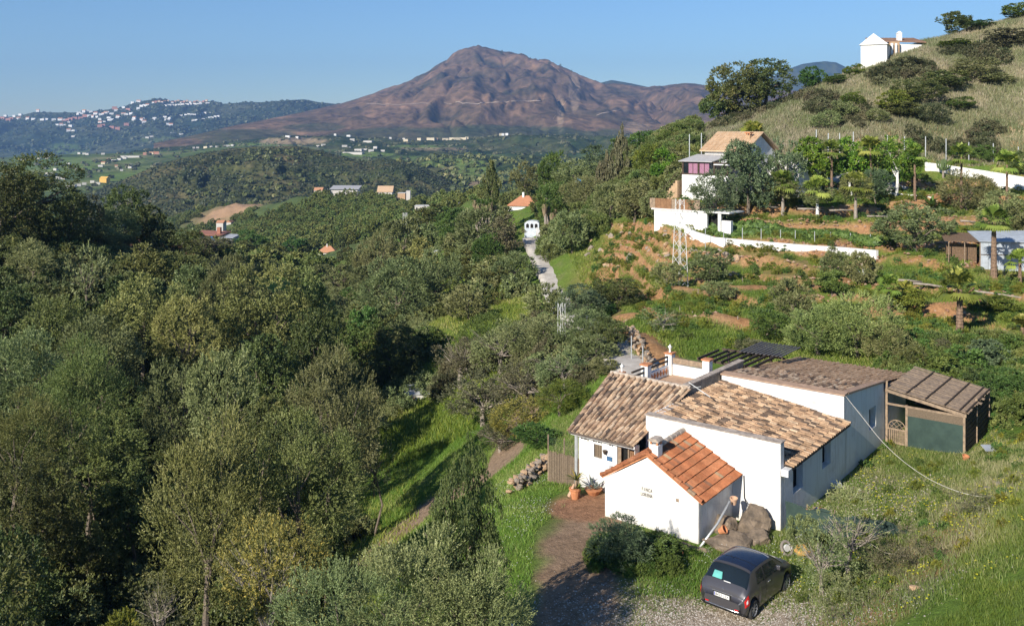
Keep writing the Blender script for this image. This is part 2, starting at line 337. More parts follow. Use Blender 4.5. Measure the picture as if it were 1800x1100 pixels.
def ribbon(name, pl, w, mat, lift, th, step=0.8, cross=5):
    pts = []
    for a, b in zip(pl[:-1], pl[1:]):
        n = max(2, int((b - a).length / step)); pts += [a.lerp(b, i / n) for i in range(n)]
    pts.append(pl[-1]); pts = [sum((pts[min(max(i + k, 0), len(pts) - 1)] for k in range(-3, 4)), Vector((0, 0))) / 7 for i in range(len(pts))]
    rows = []
    for i, p in enumerate(pts):
        d = (pts[min(i + 1, len(pts) - 1)] - pts[max(i - 1, 0)]).normalized(); nn = Vector((-d.y, d.x))
        zc = h1(p.x, p.y) + lift
        for j in range(cross):
            s = (j / (cross - 1) - .5) * w * (1 + .08 * (vn(np.array([i * .4]), np.array([j * 3.3]))[0] - .5)); q = p + nn * s
            z = max(zc, h1(q.x, q.y) + lift * .4) if abs(s) < w * .6 else zc
            rows.append((q.x, q.y, zc))
    n = len(pts); V = np.array(rows); f = gridfaces(n, cross)
    V2 = V.copy(); V2[:, 2] -= th
    i = np.arange(n * cross).reshape(n, cross); o = n * cross
    s1 = np.stack([i[:-1, 0], i[1:, 0], i[1:, 0] + o, i[:-1, 0] + o], -1); s2 = np.stack([i[1:, -1], i[:-1, -1], i[:-1, -1] + o, i[1:, -1] + o], -1)
    return tag(link(name, npmesh(name, np.concatenate([V, V2]), np.concatenate([f, s1, s2]), mat, smooth=False)), kind='structure')
M = {}
M['concrete'] = simple('concrete', (.52, .48, .42), .9, scale=1.2, c2=(.38, .34, .29), bump=.3)
ribbon('road', ROAD, 3.0, M['concrete'], .16, 1.2)

# ---------------------------------------------------------------- far hills
def hillmat(name, a, b_, c, s1, s2, bump, dist):
    m, t, b = newmat(name, 1.0, 0.0)
    tc = N(t, 'ShaderNodeTexCoord'); o = tc.outputs['Object']
    n1 = N(t, 'ShaderNodeTexNoise', Scale=s1, Detail=9.0, Roughness=0.62, Distortion=.4); t.links.new(o, n1.inputs['Vector'])
    r = ramp(t, [(.36, a), (.5, b_), (.66, c)]); t.links.new(n1.outputs['Fac'], r.inputs[0])
    v = N(t, 'ShaderNodeTexVoronoi', Scale=s2); t.links.new(o, v.inputs['Vector'])
    r2 = ramp(t, [(.0, (.5, .55, .5)), (.55, (1, 1, 1)), (1, (1.25, 1.2, 1.1))]); t.links.new(v.outputs['Distance'], r2.inputs[0])
    mx = N(t, 'ShaderNodeMix', data_type='RGBA', blend_type='MULTIPLY'); mx.inputs['Factor'].default_value = 1
    at = N(t, 'ShaderNodeAttribute', attribute_name='gc')
    mx2 = N(t, 'ShaderNodeMix', data_type='RGBA'); t.links.new(at.outputs['Alpha'], mx2.inputs['Factor'])
    sp = N(t, 'ShaderNodeSeparateColor'); t.links.new(at.outputs['Color'], sp.inputs[0])
    t.links.new(r.outputs[0], mx.inputs['A']); t.links.new(r2.outputs[0], mx.inputs['B'])
    fld = ramp(t, [(0, (.10, .17, .035)), (1, (.16, .2, .07))]); t.links.new(n1.outputs['Fac'], fld.inputs[0])
    mA = N(t, 'ShaderNodeMix', data_type='RGBA'); t.links.new(sp.outputs[0], mA.inputs['Factor'])
    t.links.new(mx.outputs['Result'], mA.inputs['A']); t.links.new(fld.outputs[0], mA.inputs['B'])
    mB = N(t, 'ShaderNodeMix', data_type='RGBA'); t.links.new(sp.outputs[1], mB.inputs['Factor'])
    t.links.new(mA.outputs['Result'], mB.inputs['A']); mB.inputs['B'].default_value = (.36, .26, .17, 1)
    mC = N(t, 'ShaderNodeMix', data_type='RGBA'); t.links.new(sp.outputs[2], mC.inputs['Factor'])
    t.links.new(mB.outputs['Result'], mC.inputs['A']); mC.inputs['B'].default_value = (.035, .06, .025, 1)
    nf = N(t, 'ShaderNodeTexNoise', Scale=s1 * 9, Detail=8.0, Roughness=0.8); t.links.new(o, nf.inputs['Vector'])
    rf = ramp(t, [(.34, (.50, .52, .55)), (.5, (1, 1, 1)), (.68, (1.6, 1.5, 1.4))]); t.links.new(nf.outputs['Fac'], rf.inputs[0])
    mF = N(t, 'ShaderNodeMix', data_type='RGBA', blend_type='MULTIPLY'); mF.inputs['Factor'].default_value = .9
    t.links.new(mC.outputs['Result'], mF.inputs['A']); t.links.new(rf.outputs[0], mF.inputs['B'])
    t.links.new(mF.outputs['Result'], b.inputs['Base Color'])
    bp = N(t, 'ShaderNodeBump', Strength=bump, Distance=dist); t.links.new(n1.outputs['Fac'], bp.inputs['Height'])
    bp2 = N(t, 'ShaderNodeBump', Strength=bump, Distance=dist * .3); t.links.new(v.outputs['Distance'], bp2.inputs['Height'])
    t.links.new(bp.outputs[0], bp2.inputs['Normal']); t.links.new(bp2.outputs[0], b.inputs['Normal'])
    return m
def pl(pts, x): return np.interp(x, [p[0] for p in pts], [p[1] for p in pts])
SURF = {}
def hill(name, crest, Yc, base, Yb, mat, nu=340, nv=90, rough=20, gully=0, gs=90, conv=1.0, back=0.6, paint=None):
    """a range: crest line and foot line (photo column -> row) at their distances; gullies run down the slope"""
    x0, x1 = crest[0][0], crest[-1][0]
    pxs = np.linspace(x0, x1, nu); v = np.linspace(0, 1.0, nv)
    yc = pl(Yc, pxs) if isinstance(Yc, list) else np.full(nu, float(Yc)); yb = pl(Yb, pxs) if isinstance(Yb, list) else np.full(nu, float(Yb))
    zc = CZ - (pl(crest, pxs) - HY) / F * yc; zb = CZ - (pl(base, pxs) - HY) / F * yb
    Yg = yb[None] + (yc - yb)[None] * v[:, None]; tt = (pxs - 900) / F
    Xg = tt[None] * Yg; Zg = zb[None] + (zc - zb)[None] * (v[:, None] ** conv)
    env = np.sin(np.pi * np.clip(v, 0, 1)) ** .7
    nz = fbm(Xg / (rough * 9), Yg / (rough * 9), 5) - .5
    Zg = Zg + env[:, None] * rough * 1.6 * nz
    if gully:
        wx = (fbm(Xg / gs / 1.6, Yg / gs / 1.6, 3) - .5) * 2.6
        r1 = np.abs(fbm(Xg / gs + wx, Yg / gs / 3.2 + 3, 4) - .5) * 2
        r1 = np.clip(r1 * 2.2, 0, 1)
        hf = np.clip((zc - zb) / (zc - zb).max() * 1.5 - .25, .05, 1)[None]
        Zg = Zg + env[:, None] * gully * hf * (r1 - .5)
        r2 = np.abs(fbm(Xg / gs * 3.7 + wx, Yg / gs / .8, 4) - .5) * 2; Zg = Zg + env[:, None] * gully * .30 * hf * np.clip(r2 * 2, 0, 1)
    SURF[name] = (pxs, v, Xg, Yg, Zg)
    nb = 14; vb = np.linspace(0, 1, nb + 1)[1:]
    Yk = yc[None] + vb[:, None] * (yc - yb)[None] * back; Xk = tt[None] * Yk; Zk = zc[None] - (vb[:, None] ** 1.3) * (zc - zb + 20)[None] + rough * .5 * (fbm(Xk / 90, Yk / 90, 3) - .5) * vb[:, None]
    X = np.concatenate([Xg, Xk]); Y = np.concatenate([Yg, Yk]); Z = np.concatenate([Zg, Zk])
    cc = np.zeros((X.size, 3))
    if paint:
        pxv = 900 + X / Y * F; pyv = HY + (CZ - Z) / Y * F
        for ch, (cx, cy, rx, ry, s) in paint:
            d = ((pxv - cx) / rx) ** 2 + ((pyv - cy) / ry) ** 2 + (fbm(X / (rough * 3), Y / (rough * 3), 3) - .5) * 1.4
            cc[:, ch] = np.maximum(cc[:, ch], (s * (1 - sstep(.7, 1.15, d))).ravel())
    me = npmesh(name, np.stack([X, Y, Z], -1).reshape(-1, 3), gridfaces(nv + nb, nu), mat, smooth=True, colr=cc)
    a = me.attributes['gc']; arr = np.concatenate([cc, np.ones((len(cc), 1))], 1).astype(np.float32); a.data.foreach_set('color', arr.ravel())
    return tag(link(name, me), kind='structure')
def on(name, px, v):   # point on a hill's slope by photo column and height fraction
    pxs, vv, X, Y, Z = SURF[name]; i = int(np.argmin(np.abs(pxs - px))); j = int(np.argmin(np.abs(vv - v)))
    return Vector((X[j, i], Y[j, i], Z[j, i]))
def onpx(name, px, py):  # point on a hill's slope nearest to a photo pixel
    pxs, vv, X, Y, Z = SURF[name]; i = int(np.argmin(np.abs(pxs - px))); pr = HY + (CZ - Z[:, i]) / Y[:, i] * F
    j = int(np.argmin(np.abs(pr - py))); return Vector((X[j, i], Y[j, i], Z[j, i]))
mMt = hillmat('mountain_scrub', (.062, .054, .033), (.135, .092, .058), (.235, .145, .09), .0045, .03, 1.0, 14)
mBlue = hillmat('wooded_range', (.022, .040, .026), (.040, .058, .034), (.085, .095, .055), .004, .02, 1.0, 12)
mScr = hillmat('scrub_hill', (.042, .055, .022), (.085, .088, .038), (.15, .12, .065), .02, .12, 1.0, 3)
mVal = hillmat('valley_fields', (.06, .09, .035), (.11, .15, .05), (.20, .20, .10), .008, .05, 1.0, 4)
mDk = hillmat('wooded_slope', (.022, .042, .018), (.045, .062, .026), (.085, .09, .045), .012, .045, 1.0, 6)
hill('far_mountains', [(980,175),(1040,150),(1075,141),(1110,147),(1142,154),(1180,165),(1240,170),(1330,150),(1385,122),(1410,113),(1430,110),(1450,108),(1470,110),(1500,125),(1600,150)], 5300,
     [(980,215),(1600,215)], 4900, mBlue, 200, 40, 60)
hill('mountain', [(270,252),(330,240),(400,224),(450,214),(520,200),(560,191),(600,182),(650,167),(700,151),(740,133),(770,117),(800,98),(820,90),(840,86),(858,89),(880,94),(905,99),(940,106),(965,113),(985,122),(1005,129),(1030,139),(1055,146),(1090,152),(1140,157),(1170,153),(1200,150),(1240,153),(1300,156),(1400,160),(1500,170)], [(280,2350),(450,2800),(600,3500),(740,4200),(1500,4200)],
     [(280,275),(330,270),(600,266),(900,266),(1100,270),(1500,272)], [(280,2050),(600,2150),(1500,2400)], mMt, 560, 140, 30, gully=85, gs=300, conv=.85,
     paint=[(2,(420,240,110,14,.55)),(2,(720,236,160,12,.6)),(1,(1010,160,9,40,.5)),(1,(985,200,7,30,.45)),(2,(900,235,200,14,.7)),(2,(560,225,60,9,.5)),(1,(1120,228,25,12,.4))])
hill('village_range', [(-150,212),(0,206),(30,205),(60,197),(90,198),(140,198),(180,194),(210,190),(240,180),(262,176),(280,173),(300,178),(340,180),(375,178),(390,183),(430,180),(460,180),(500,177),(535,175),(560,180),(600,184),(680,192)], 4100,
     [(-150,290),(0,290),(200,282),(400,262),(680,250)], 3000, mBlue, 320, 80, 26, gully=30, gs=260, conv=1.1,
     paint=[(0,(120,262,40,10,.6)),(0,(40,285,40,12,.4)),(0,(300,246,60,6,.4))])
hill('foot_ridge', [(230,266),(280,260),(330,256),(400,250),(460,243),(520,239),(600,241),(700,246),(800,248),(900,240),(1000,238),(1100,240),(1200,250),(1300,255)], 2000,
     [(230,300),(600,305),(900,310),(1300,330)], 1380, mDk, 320, 66, 16, gully=26, gs=150, conv=1.0,
     paint=[(0,(640,272,60,4,.9)),(0,(740,258,60,3,.8)),(1,(520,248,60,6,.6)),(0,(440,256,50,4,.8)),(0,(720,280,40,8,.8)),(1,(760,262,70,2.5,.5))])
hill('valley', [(-200,272),(0,278),(100,272),(200,270),(300,266),(400,258),(500,254),(600,262),(750,268),(850,268),(950,262),(1100,262),(1300,262)], 1750,
     [(-200,400),(0,400),(330,400),(600,400),(900,400),(1300,400)], 660, mVal, 320, 70, 10, conv=1.2,
     paint=[(0,(110,290,70,14,.9)),(0,(240,262,50,6,.6)),(0,(210,310,50,8,.9)),(2,(310,285,60,8,.5)),(0,(260,330,60,16,.8)),(0,(640,272,50,5,.9)),(2,(960,262,120,16,.9))])
hill('field_slopes', [(690,300),(730,285),(760,276),(800,273),(850,272),(885,277),(930,272),(980,280),(1050,275),(1200,280)], 1250,
     [(690,395),(1200,395)], 700, mDk, 240, 70, 8, gully=8, gs=60, conv=1.0,
     paint=[(0,(800,288,60,9,1)),(0,(830,300,45,9,.9)),(1,(790,300,16,10,.35)),(1,(850,322,30,9,.6)),(2,(905,310,40,20,.9))])
hill('scrub_hill', [(120,345),(180,332),(230,310),(280,290),(330,275),(390,264),(450,258),(520,257),(560,264),(600,275),(640,284),(670,279),(700,281),(730,288),(770,306),(800,322),(830,338),(870,352)], 960,
     [(120,385),(300,395),(600,400),(870,385)], 680, mScr, 420, 90, 7, gully=9, gs=55, conv=.8,
     paint=[(2,(600,315,60,25,.5)),(2,(720,300,50,9,.5)),(2,(560,285,30,12,.5))])
# broad floor that carries the ranges out to the horizon
fv = np.array([(-6000, 640, -75), (6000, 640, -75), (8000, 5850, -75), (-8000, 5850, -75)], float)
tag(link('valley_floor', npmesh('valley_floor', fv, [[0, 1, 2, 3]], mVal, colr=np.zeros((4, 3)))), kind='structure')

# ---------------------------------------------------------------- air
hz = bpy.data.materials.new('air'); hz.use_nodes = True; tt_ = hz.node_tree; tt_.nodes.clear()
pv = tt_.nodes.new('ShaderNodeVolumePrincipled'); pv.inputs['Density'].default_value = 0.00012; pv.inputs['Color'].default_value = (.36, .58, 1, 1)
pv.inputs['Anisotropy'].default_value = 0.3
ho = tt_.nodes.new('ShaderNodeOutputMaterial'); tt_.links.new(pv.outputs[0], ho.inputs['Volume'])
hb = MB(); hb.box(-9500, 9500, -60, 5900, -110, 450)
tag(hb.build('haze', hz), kind='stuff')
# ---------------------------------------------------------------- the whitewashed farmhouse
M['white'] = wallmat('whitewash', (.73, .72, .695), (.37, .32, .26))
M['stucco'] = wallmat('plaster', (.78, .77, .75), (.47, .43, .37))
M['capstone'] = simple('weathered_cap', (.50, .42, .34), .9, scale=5, c2=(.27, .22, .18), bump=.4)
M['wood'] = simple('grey_wood', (.35, .255, .17), .85, scale=6, c2=(.19, .14, .10), bump=.4)
M['darkwood'] = simple('dark_wood', (.085, .06, .042), .8, scale=6, c2=(.05, .035, .025), bump=.3)
M['brownwood'] = simple('door_wood', (.26, .14, .07), .7, scale=5, c2=(.17, .09, .045), bump=.2)
M['black'] = simple('dark_metal', (.02, .021, .024), .5, scale=4)
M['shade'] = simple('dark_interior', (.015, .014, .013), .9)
M['terracotta'] = simple('terracotta', (.55, .24, .11), .8, scale=6, c2=(.42, .17, .08), bump=.2)
M['browncap'] = simple('brown_cap', (.42, .28, .19), .9, scale=4, c2=(.30, .20, .14), bump=.2)
M['floor'] = simple('terrace_floor', (.48, .33, .22), .85, scale=3, c2=(.40, .26, .17), bump=.1)
M['mortar'] = simple('roof_bed', (.13, .10, .08), .95, scale=6, c2=(.07, .055, .045), bump=.3)
M['grey'] = simple('grey_metal', (.42, .43, .44), .5, scale=4, c2=(.34, .35, .36))
M['zinc'] = simple('galvanised', (.55, .57, .58), .4, metal=.4, scale=3)
M['lightmetal'] = simple('lattice_steel', (.60, .60, .58), .6, scale=3)
M['stone'] = simple('stone', (.34, .28, .22), .95, scale=3, c2=(.20, .165, .13), bump=.6, bscale=8)
M['boulder'] = simple('boulder', (.25, .19, .135), .95, scale=2.2, c2=(.10, .08, .06), bump=.9, bscale=6)
M['ochre'] = simple('ochre_stone', (.50, .34, .20), .95, scale=2.5, c2=(.36, .24, .15), bump=.5)
M['net'] = simple('green_netting', (.045, .075, .062), .9, scale=2.0, c2=(.03, .052, .045), bump=.5, bscale=60)
M['rope'] = simple('pale_rope', (.62, .58, .50), .9)
M['reed'] = simple('reed_screen', (.24, .18, .125), .95, scale=25, c2=(.13, .10, .07), bump=.4)
def tilemat(name, stops, lichen=.5):
    m, t, b = newmat(name, .92, .15)
    at = N(t, 'ShaderNodeAttribute', attribute_name='tv'); oi = N(t, 'ShaderNodeObjectInfo')
    ad = N(t, 'ShaderNodeMath', operation='ADD'); t.links.new(at.outputs['Fac'], ad.inputs[0]); t.links.new(oi.outputs['Random'], ad.inputs[1])
    fr = N(t, 'ShaderNodeMath', operation='FRACT'); t.links.new(ad.outputs[0], fr.inputs[0])
    r = ramp(t, stops); t.links.new(fr.outputs[0], r.inputs[0])
    g = N(t, 'ShaderNodeNewGeometry'); n = N(t, 'ShaderNodeTexNoise', Scale=1.3, Detail=7.0, Roughness=.7); t.links.new(g.outputs['Position'], n.inputs['Vector'])
    r2 = ramp(t, [(.40, (1, 1, 1)), (.62, (1 - lichen, 1 - lichen, 1 - lichen * .98))]); t.links.new(n.outputs['Fac'], r2.inputs[0])
    n3 = N(t, 'ShaderNodeTexNoise', Scale=16, Detail=5.0, Roughness=.7); t.links.new(g.outputs['Position'], n3.inputs['Vector'])
    r3 = ramp(t, [(.3, (.7, .7, .7)), (.65, (1.15, 1.12, 1.1))]); t.links.new(n3.outputs['Fac'], r3.inputs[0])
    mx = N(t, 'ShaderNodeMix', data_type='RGBA', blend_type='MULTIPLY'); mx.inputs['Factor'].default_value = 1
    t.links.new(r.outputs[0], mx.inputs['A']); t.links.new(r2.outputs[0], mx.inputs['B'])
    m2 = N(t, 'ShaderNodeMix', data_type='RGBA', blend_type='MULTIPLY'); m2.inputs['Factor'].default_value = 1
    t.links.new(mx.outputs['Result'], m2.inputs['A']); t.links.new(r3.outputs[0], m2.inputs['B'])
    t.links.new(m2.outputs['Result'], b.inputs['Base Color']); return m
M['tile'] = tilemat('old_clay_tile', [(0, (.68, .50, .33)), (.2, (.56, .39, .25)), (.38, (.42, .27, .17)), (.5, (.22, .16, .12)), (.60, (.13, .105, .085)), (.68, (.46, .31, .2)), (.86, (.62, .46, .31)), (1, (.70, .56, .40))], .38)
M['tile_main'] = tilemat('sunbaked_clay_tile', [(0, (.58, .40, .25)), (.22, (.50, .33, .20)), (.40, (.38, .24, .145)), (.52, (.18, .13, .095)), (.68, (.12, .09, .07)), (.76, (.40, .26, .165)), (1, (.60, .45, .30))], .5)
M['tile_new'] = tilemat('even_brown_tile', [(0, (.47, .32, .20)), (.5, (.40, .265, .165)), (1, (.53, .38, .25))], .3)
M['tile_red'] = tilemat('red_tile', [(0, (.38, .15, .07)), (.35, (.33, .125, .06)), (.7, (.41, .18, .09)), (.80, (.30, .12, .06)), (.84, (.17, .11, .08)), (.92, (.36, .27, .17)), (.94, (.38, .15, .07)), (1, (.37, .15, .075))], .35)

HRZ = math.atan2(-.61782, .78632); HO = Vector((10.0855, 35.2565, 0))
def HW(x, y, z=0): return HO + Matrix.Rotation(HRZ, 3, 'Z') @ Vector((x, y, z))
house = thing('farmhouse', 'low white farmhouse with old clay barrel-tile roofs and a roof terrace', 'house', HO, HRZ)
def wall_cells(mb, x0, x1, y0, y1, z0, z1, ops, along='x'):
    """wall slab with rectangular openings (a0,a1,z0,z1) along one axis, built from butted boxes"""
    a0, a1 = (x0, x1) if along == 'x' else (y0, y1)
    cuts = sorted({a0, a1, *[o[0] for o in ops], *[o[1] for o in ops]})
    for p, q in zip(cuts[:-1], cuts[1:]):
        hs = sorted([(o[2], o[3]) for o in ops if o[0] <= p + 1e-6 and o[1] >= q - 1e-6]); z = z0
        segs = []
        for h0, h1_ in hs:
            if h0 > z: segs.append((z, h0))
            z = h1_
        if z < z1: segs.append((z, z1))
        for s0, s1 in segs:
            if along == 'x': mb.box(p, q, y0, y1, s0, s1)
            else: mb.box(x0, x1, p, q, s0, s1)
G0 = -1.2
# walls, each face its own part
w = MB(); w.box(-5.8, 0, 0, .38, G0, 3.25)
fw = w.build('wall', M['white'], house, bevel=.04)
c = MB(); c.box(-5.84, .03, -.03, .42, 3.252, 3.29); c.build('parapet_cap', M['capstone'], house)
w = MB(); wall_cells(w, -.4, 0, .382, 7.0, G0, 2.28, [(1.23, 2.25, .97, 1.98), (4.38, 5.38, 1.05, 2.0)], 'y'); w.build('wall', M['stucco'], house)
w = MB(); w.prism([(.382, 2.3), (7.0, 2.3), (7.0, 3.2), (.382, 3.2)], -5.8, -5.45, 'x'); w.box(-5.8, -5.45, .382, 7.0, G0, 2.298); w.build('wall', M['stucco'], house)
w = MB(); w.box(-5.75, 0, 7.002, 7.36, G0, 3.50); w.build('wall', M['white'], house, bevel=.03)
w = MB()
wall_cells(w, -.36, 0, 7.362, 12.62, G0, 2.86, [(10.46, 11.46, 1.1, 2.09)], 'y')
w.prism([(7.362, 2.862), (12.62, 2.862), (12.62, 2.9), (7.362, 3.46)], -.36, 0, 'x')
w.build('wall', M['stucco'], house)
w = MB(); w.box(-5.75, 0, 16.0, 16.3, G0, 2.45); w.box(-5.75, -5.4, 7.362, 15.998, G0, 2.45); w.box(-.36, 0, 12.622, 15.998, G0, 2.45); w.build('wall', M['stucco'], house)
c = MB(); c.hexa([(-5.8, 6.94, 3.502), (.06, 6.94, 3.502), (.06, 7.42, 3.502), (-5.8, 7.42, 3.502)], [(-5.8, 6.94, 3.56), (.06, 6.94, 3.56), (.06, 7.42, 3.6), (-5.8, 7.42, 3.6)])
c.hexa([(-.30, 7.42, 3.47), (.07, 7.42, 3.47), (.07, 12.7, 2.905), (-.30, 12.7, 2.905)], [(-.30, 7.42, 3.56), (.07, 7.42, 3.56), (.07, 12.7, 2.99), (-.30, 12.7, 2.99)])
c.build('verge_cap', M['browncap'], house)
# window fittings in the recesses
for (y0, y1, z0, z1) in ((1.23, 2.25, .97, 1.98), (4.38, 5.38, 1.05, 2.0), (10.46, 11.46, 1.1, 2.09)):
    f = MB(); f.box(-.33, -.27, y0, y1, z0, z0 + .06); f.box(-.33, -.27, y0, y1, z1 - .06, z1); f.box(-.33, -.27, y0, y0 + .06, z0, z1); f.box(-.33, -.27, y1 - .06, y1, z0, z1)
    f.box(-.33, -.27, (y0 + y1) / 2 - .03, (y0 + y1) / 2 + .03, z0 + .06, z1 - .06)
    fo = f.build('window', M['black'], house); g = MB(); g.box(-.31, -.295, y0 + .06, y1 - .06, z0 + .06, z1 - .06); g.build('pane', M['shade'], fo)
# left wing
w = MB(); wall_cells(w, -8.55, -5.8, -.85, -.5, G0, 2.14, [(-7.79, -7.38, 1.32, 1.88), (-6.65, -5.82, G0, 2.0)], 'x'); w.build('wall', M['white'], house)
w = MB(); w.prism([(-.498, G0), (4.3, G0), (4.3, 3.3), (-.498, 2.2)], -8.55, -8.2, 'x'); w.build('wall', M['white'], house)
w = MB(); w.box(-8.95, -5.84, 3.75, 9.2, G0, 2.86); w.box(-10.1, -8.96, 3.6, 5.2, G0, 3.2); w.build('wall', M['stucco'], house)
f = MB(); f.box(-7.77, -7.40, -.80, -.76, 1.34, 1.86)
for i in range(5): f.box(-7.76 + i * .085, -7.745 + i * .085, -.83, -.80, 1.34, 1.86)
f.build('shutter', M['reed'], house)
d = MB(); d.box(-6.65, -6.50, -.78, -.70, -.1, 2.0); d.box(-6.18, -6.12, -.78, -.70, -.1, 2.0); d.build('door_frame', M['wood'], house)
d = MB(); d.box(-6.48, -6.2, -.62, -.58, -.1, 1.95); d.build('door', M['shade'], house)
d = MB(); d.box(-6.1, -5.82, -.76, -.70, -.1, 1.9); [d.box(-6.05 + i * .09, -6.02 + i * .09, -.79, -.76, 0, 1.85) for i in range(3)]; d.build('door', M['brownwood'], house)
e = MB(); e.box(-8.78, -5.66, -1.12, -.852, 2.142, 2.26); e.build('eaves_band', M['white'], house)
e = MB(); e.box(-8.66, -8.56, -1.0, -.9, 0, 2.1); e.cyl((-8.61, -.95, -.1), .05, 2.3, 8); e.build('downpipe', M['zinc'], house)
# roofs: bed slabs first
def slab(pts, th, name, mat, par):   # quad bed, pts counter-clockwise seen from above
    m = MB(); m.hexa([(p[0], p[1], p[2] - th) for p in pts], pts); return m.build(name, mat, par)
def lerp3(a, b, t): return tuple(a[i] + (b[i] - a[i]) * t for i in range(3))
def barrel(L, w, n=6, taper=.82, th=.016):
    """one barrel tile: arch along +y (down slope), butt end visible"""
    mb = MB(); o = []; i_ = []
    for k, (y, s) in enumerate(((0, taper), (L, 1.0))):
        for j in range(n + 1):
            a = math.pi * j / n; o.append((math.cos(a) * w / 2 * s, y, math.sin(a) * w * .52 * s))
    m = n + 1; fs = [(j, j + 1, m + j + 1, m + j) for j in range(n)]
    q = [(x * .84, y, z * .82 - .002) for x, y, z in o[m:]]
    vs = o + o[m:] + q; fs += [(2 * m + j, 2 * m + j + 1, 3 * m + j + 1, 3 * m + j) for j in range(n)]
    mb.add(vs, fs); return mb
def frame_mat(o, right, down):
    r = Vector(right).normalized(); dn = Vector(down).normalized(); up = r.cross(dn)
    if up.z < 0: r = -r; up = r.cross(dn)
    m = Matrix((r, dn, up)).transposed().to_4x4(); m.translation = o; return m
def tile_roof(par, TL, TR, BR, BL, mat, cw, tl, singles, seed=1, sag=.02, channels=True):
    """old barrel tiles in columns from the top edge to the bottom edge; the first 'singles' nearest are objects"""
    rd = random.Random(seed); W = (Vector(BR) - Vector(BL)).length; ncol = int(W / cw); tiles = []
    for i in range(ncol):
        u0 = (i + .5) / ncol
        T = Vector(lerp3(TL, TR, u0)); B = Vector(lerp3(BL, BR, u0)); L = (B - T).length; nrw = max(1, int(L / tl))
        for k in range(nrw):
            p = T.lerp(B, k / nrw); dn = (B - T).normalized(); rt = (Vector(BR) - Vector(BL)).normalized()
            dn = (dn + rt * rd.gauss(0, .03) + Vector((0, 0, rd.gauss(0, .012)))).normalized()
            p = p + rt * rd.gauss(0, .012) + Vector((0, 0, .035 + rd.gauss(0, .008)))
            tiles.append((p, frame_mat(p, rt, dn), rd.random()))
    base = barrel(tl * 1.16, cw * .68)
    if channels:   # troughs between the covers
        ch = MB()
        for i in range(ncol + 1):
            u0 = i / ncol; T = Vector(lerp3(TL, TR, u0)); B = Vector(lerp3(BL, BR, u0)); rt = (Vector(BR) - Vector(BL)).normalized() * cw * .3
            nrw = max(1, int((B - T).length / tl))
            for k in range(nrw):
                a = T.lerp(B, k / nrw) + Vector((0, 0, .012)); b_ = T.lerp(B, (k + 1) / nrw) + Vector((0, 0, .03)); ch.cur = rd.random()
                ch.add([a - rt, a + rt, b_ + rt, b_ - rt, a - rt - Vector((0, 0, .02)), b_ - rt - Vector((0, 0, .035)), b_ + rt - Vector((0, 0, .035))], [(0, 1, 2, 3), (3, 2, 6, 5)])
        tag(ch.build('channel_tiles', mat, par), kind='stuff')
    pr = par.matrix_world if par.parent is None else Matrix()
    def d2(t):
        q = HW(*t[0]) if par.get('hs') else par_world @ t[0]
        return (q - Vector((0, 0, CZ))).length
    tiles.sort(key=lambda t: (t[0].y)) if singles else None
    me = base.mesh('roof_tile', mat, True); me.attributes['tv'].data.foreach_set('value', [0.0] * len(me.vertices))
    for t in tiles[:singles]:
        o = link('roof_tile', me, par); o.matrix_local = t[1]
    if tiles[singles:]:
        bv = np.array(base.v); V = []; Fs = []; tv = []
        for n_, t in enumerate(tiles[singles:]):
            A = np.array(t[1]); V.append(bv @ A[:3, :3].T + A[:3, 3]); Fs.append(np.array(base.f) + n_ * len(bv)); tv += [t[2]] * len(bv)
        tag(link('roof_tiles', npmesh('roof_tiles', np.concatenate(V), np.concatenate(Fs), mat, tv=tv, smooth=True), par), kind='stuff')
# left wing roof
TL, TR, BR, BL = (-10.0, 4.0, 3.50), (-5.72, 3.75, 3.52), (-5.70, -1.2, 2.30), (-8.85, -1.2, 2.30)
r1 = slab([BL, BR, TR, TL], .1, 'roof', M['mortar'], house)
tile_roof(r1, TL, TR, BR, BL, M['tile'], .225, .36, 190, seed=3)
rg = MB(); rd = random.Random(5)
for i in range(13):
    a = Vector(lerp3(TL, TR, i / 13)); rg.cur = rd.random(); rg.tube([a + Vector((0, .02, .04)), a + Vector((.36, 0, .045))], .085, 8, .1)
rg.build('ridge_tiles', M['capstone'], r1)
# main roof, falling to the right
TL, TR, BR, BL = (-5.70, .45, 3.16), (-5.70, 6.95, 3.22), (.32, 6.95, 2.38), (.32, .05, 2.30)
r2 = slab([(-5.70, .44, 3.14), (.3, .44, 2.29), (.3, 6.97, 2.36), (-5.70, 6.97, 3.2)], .1, 'roof', M['mortar'], house)
tile_roof(r2, TR, TL, (.32, .40, 2.30), BR, M['tile_main'], .205, .30, 110, seed=4)
eb = MB(); eb.box(.02, .3, .0, .38, 2.05, 2.30); eb.build('eaves_block', M['white'], house)
# back roof: rough tiles near the parapet, even tiles behind
def zb(y): return 3.50 - (y - 7.36) * .112
TL, TR, BR, BL = (-5.7, 7.42, zb(7.42)), (-.25, 7.42, zb(7.42)), (-.25, 10.8, zb(10.8)), (-5.7, 10.8, zb(10.8))
r3 = slab([(-5.7, 7.42, zb(7.42)), (-.28, 7.42, zb(7.42)), (-.28, 16.5, zb(16.5)), (-5.7, 16.5, zb(16.5))], .1, 'roof', M['mortar'], house)
tile_roof(r3, TL, TR, BR, BL, M['tile'], .22, .36, 0, seed=6)
TL, TR, BR, BL = (-5.7, 10.75, zb(10.8)), (-.1, 10.75, zb(10.8)), (.05, 16.5, zb(16.5)), (-5.7, 16.5, zb(16.5))
tile_roof(r3, TL, TR, BR, BL, M['tile_new'], .23, .45, 0, seed=7)
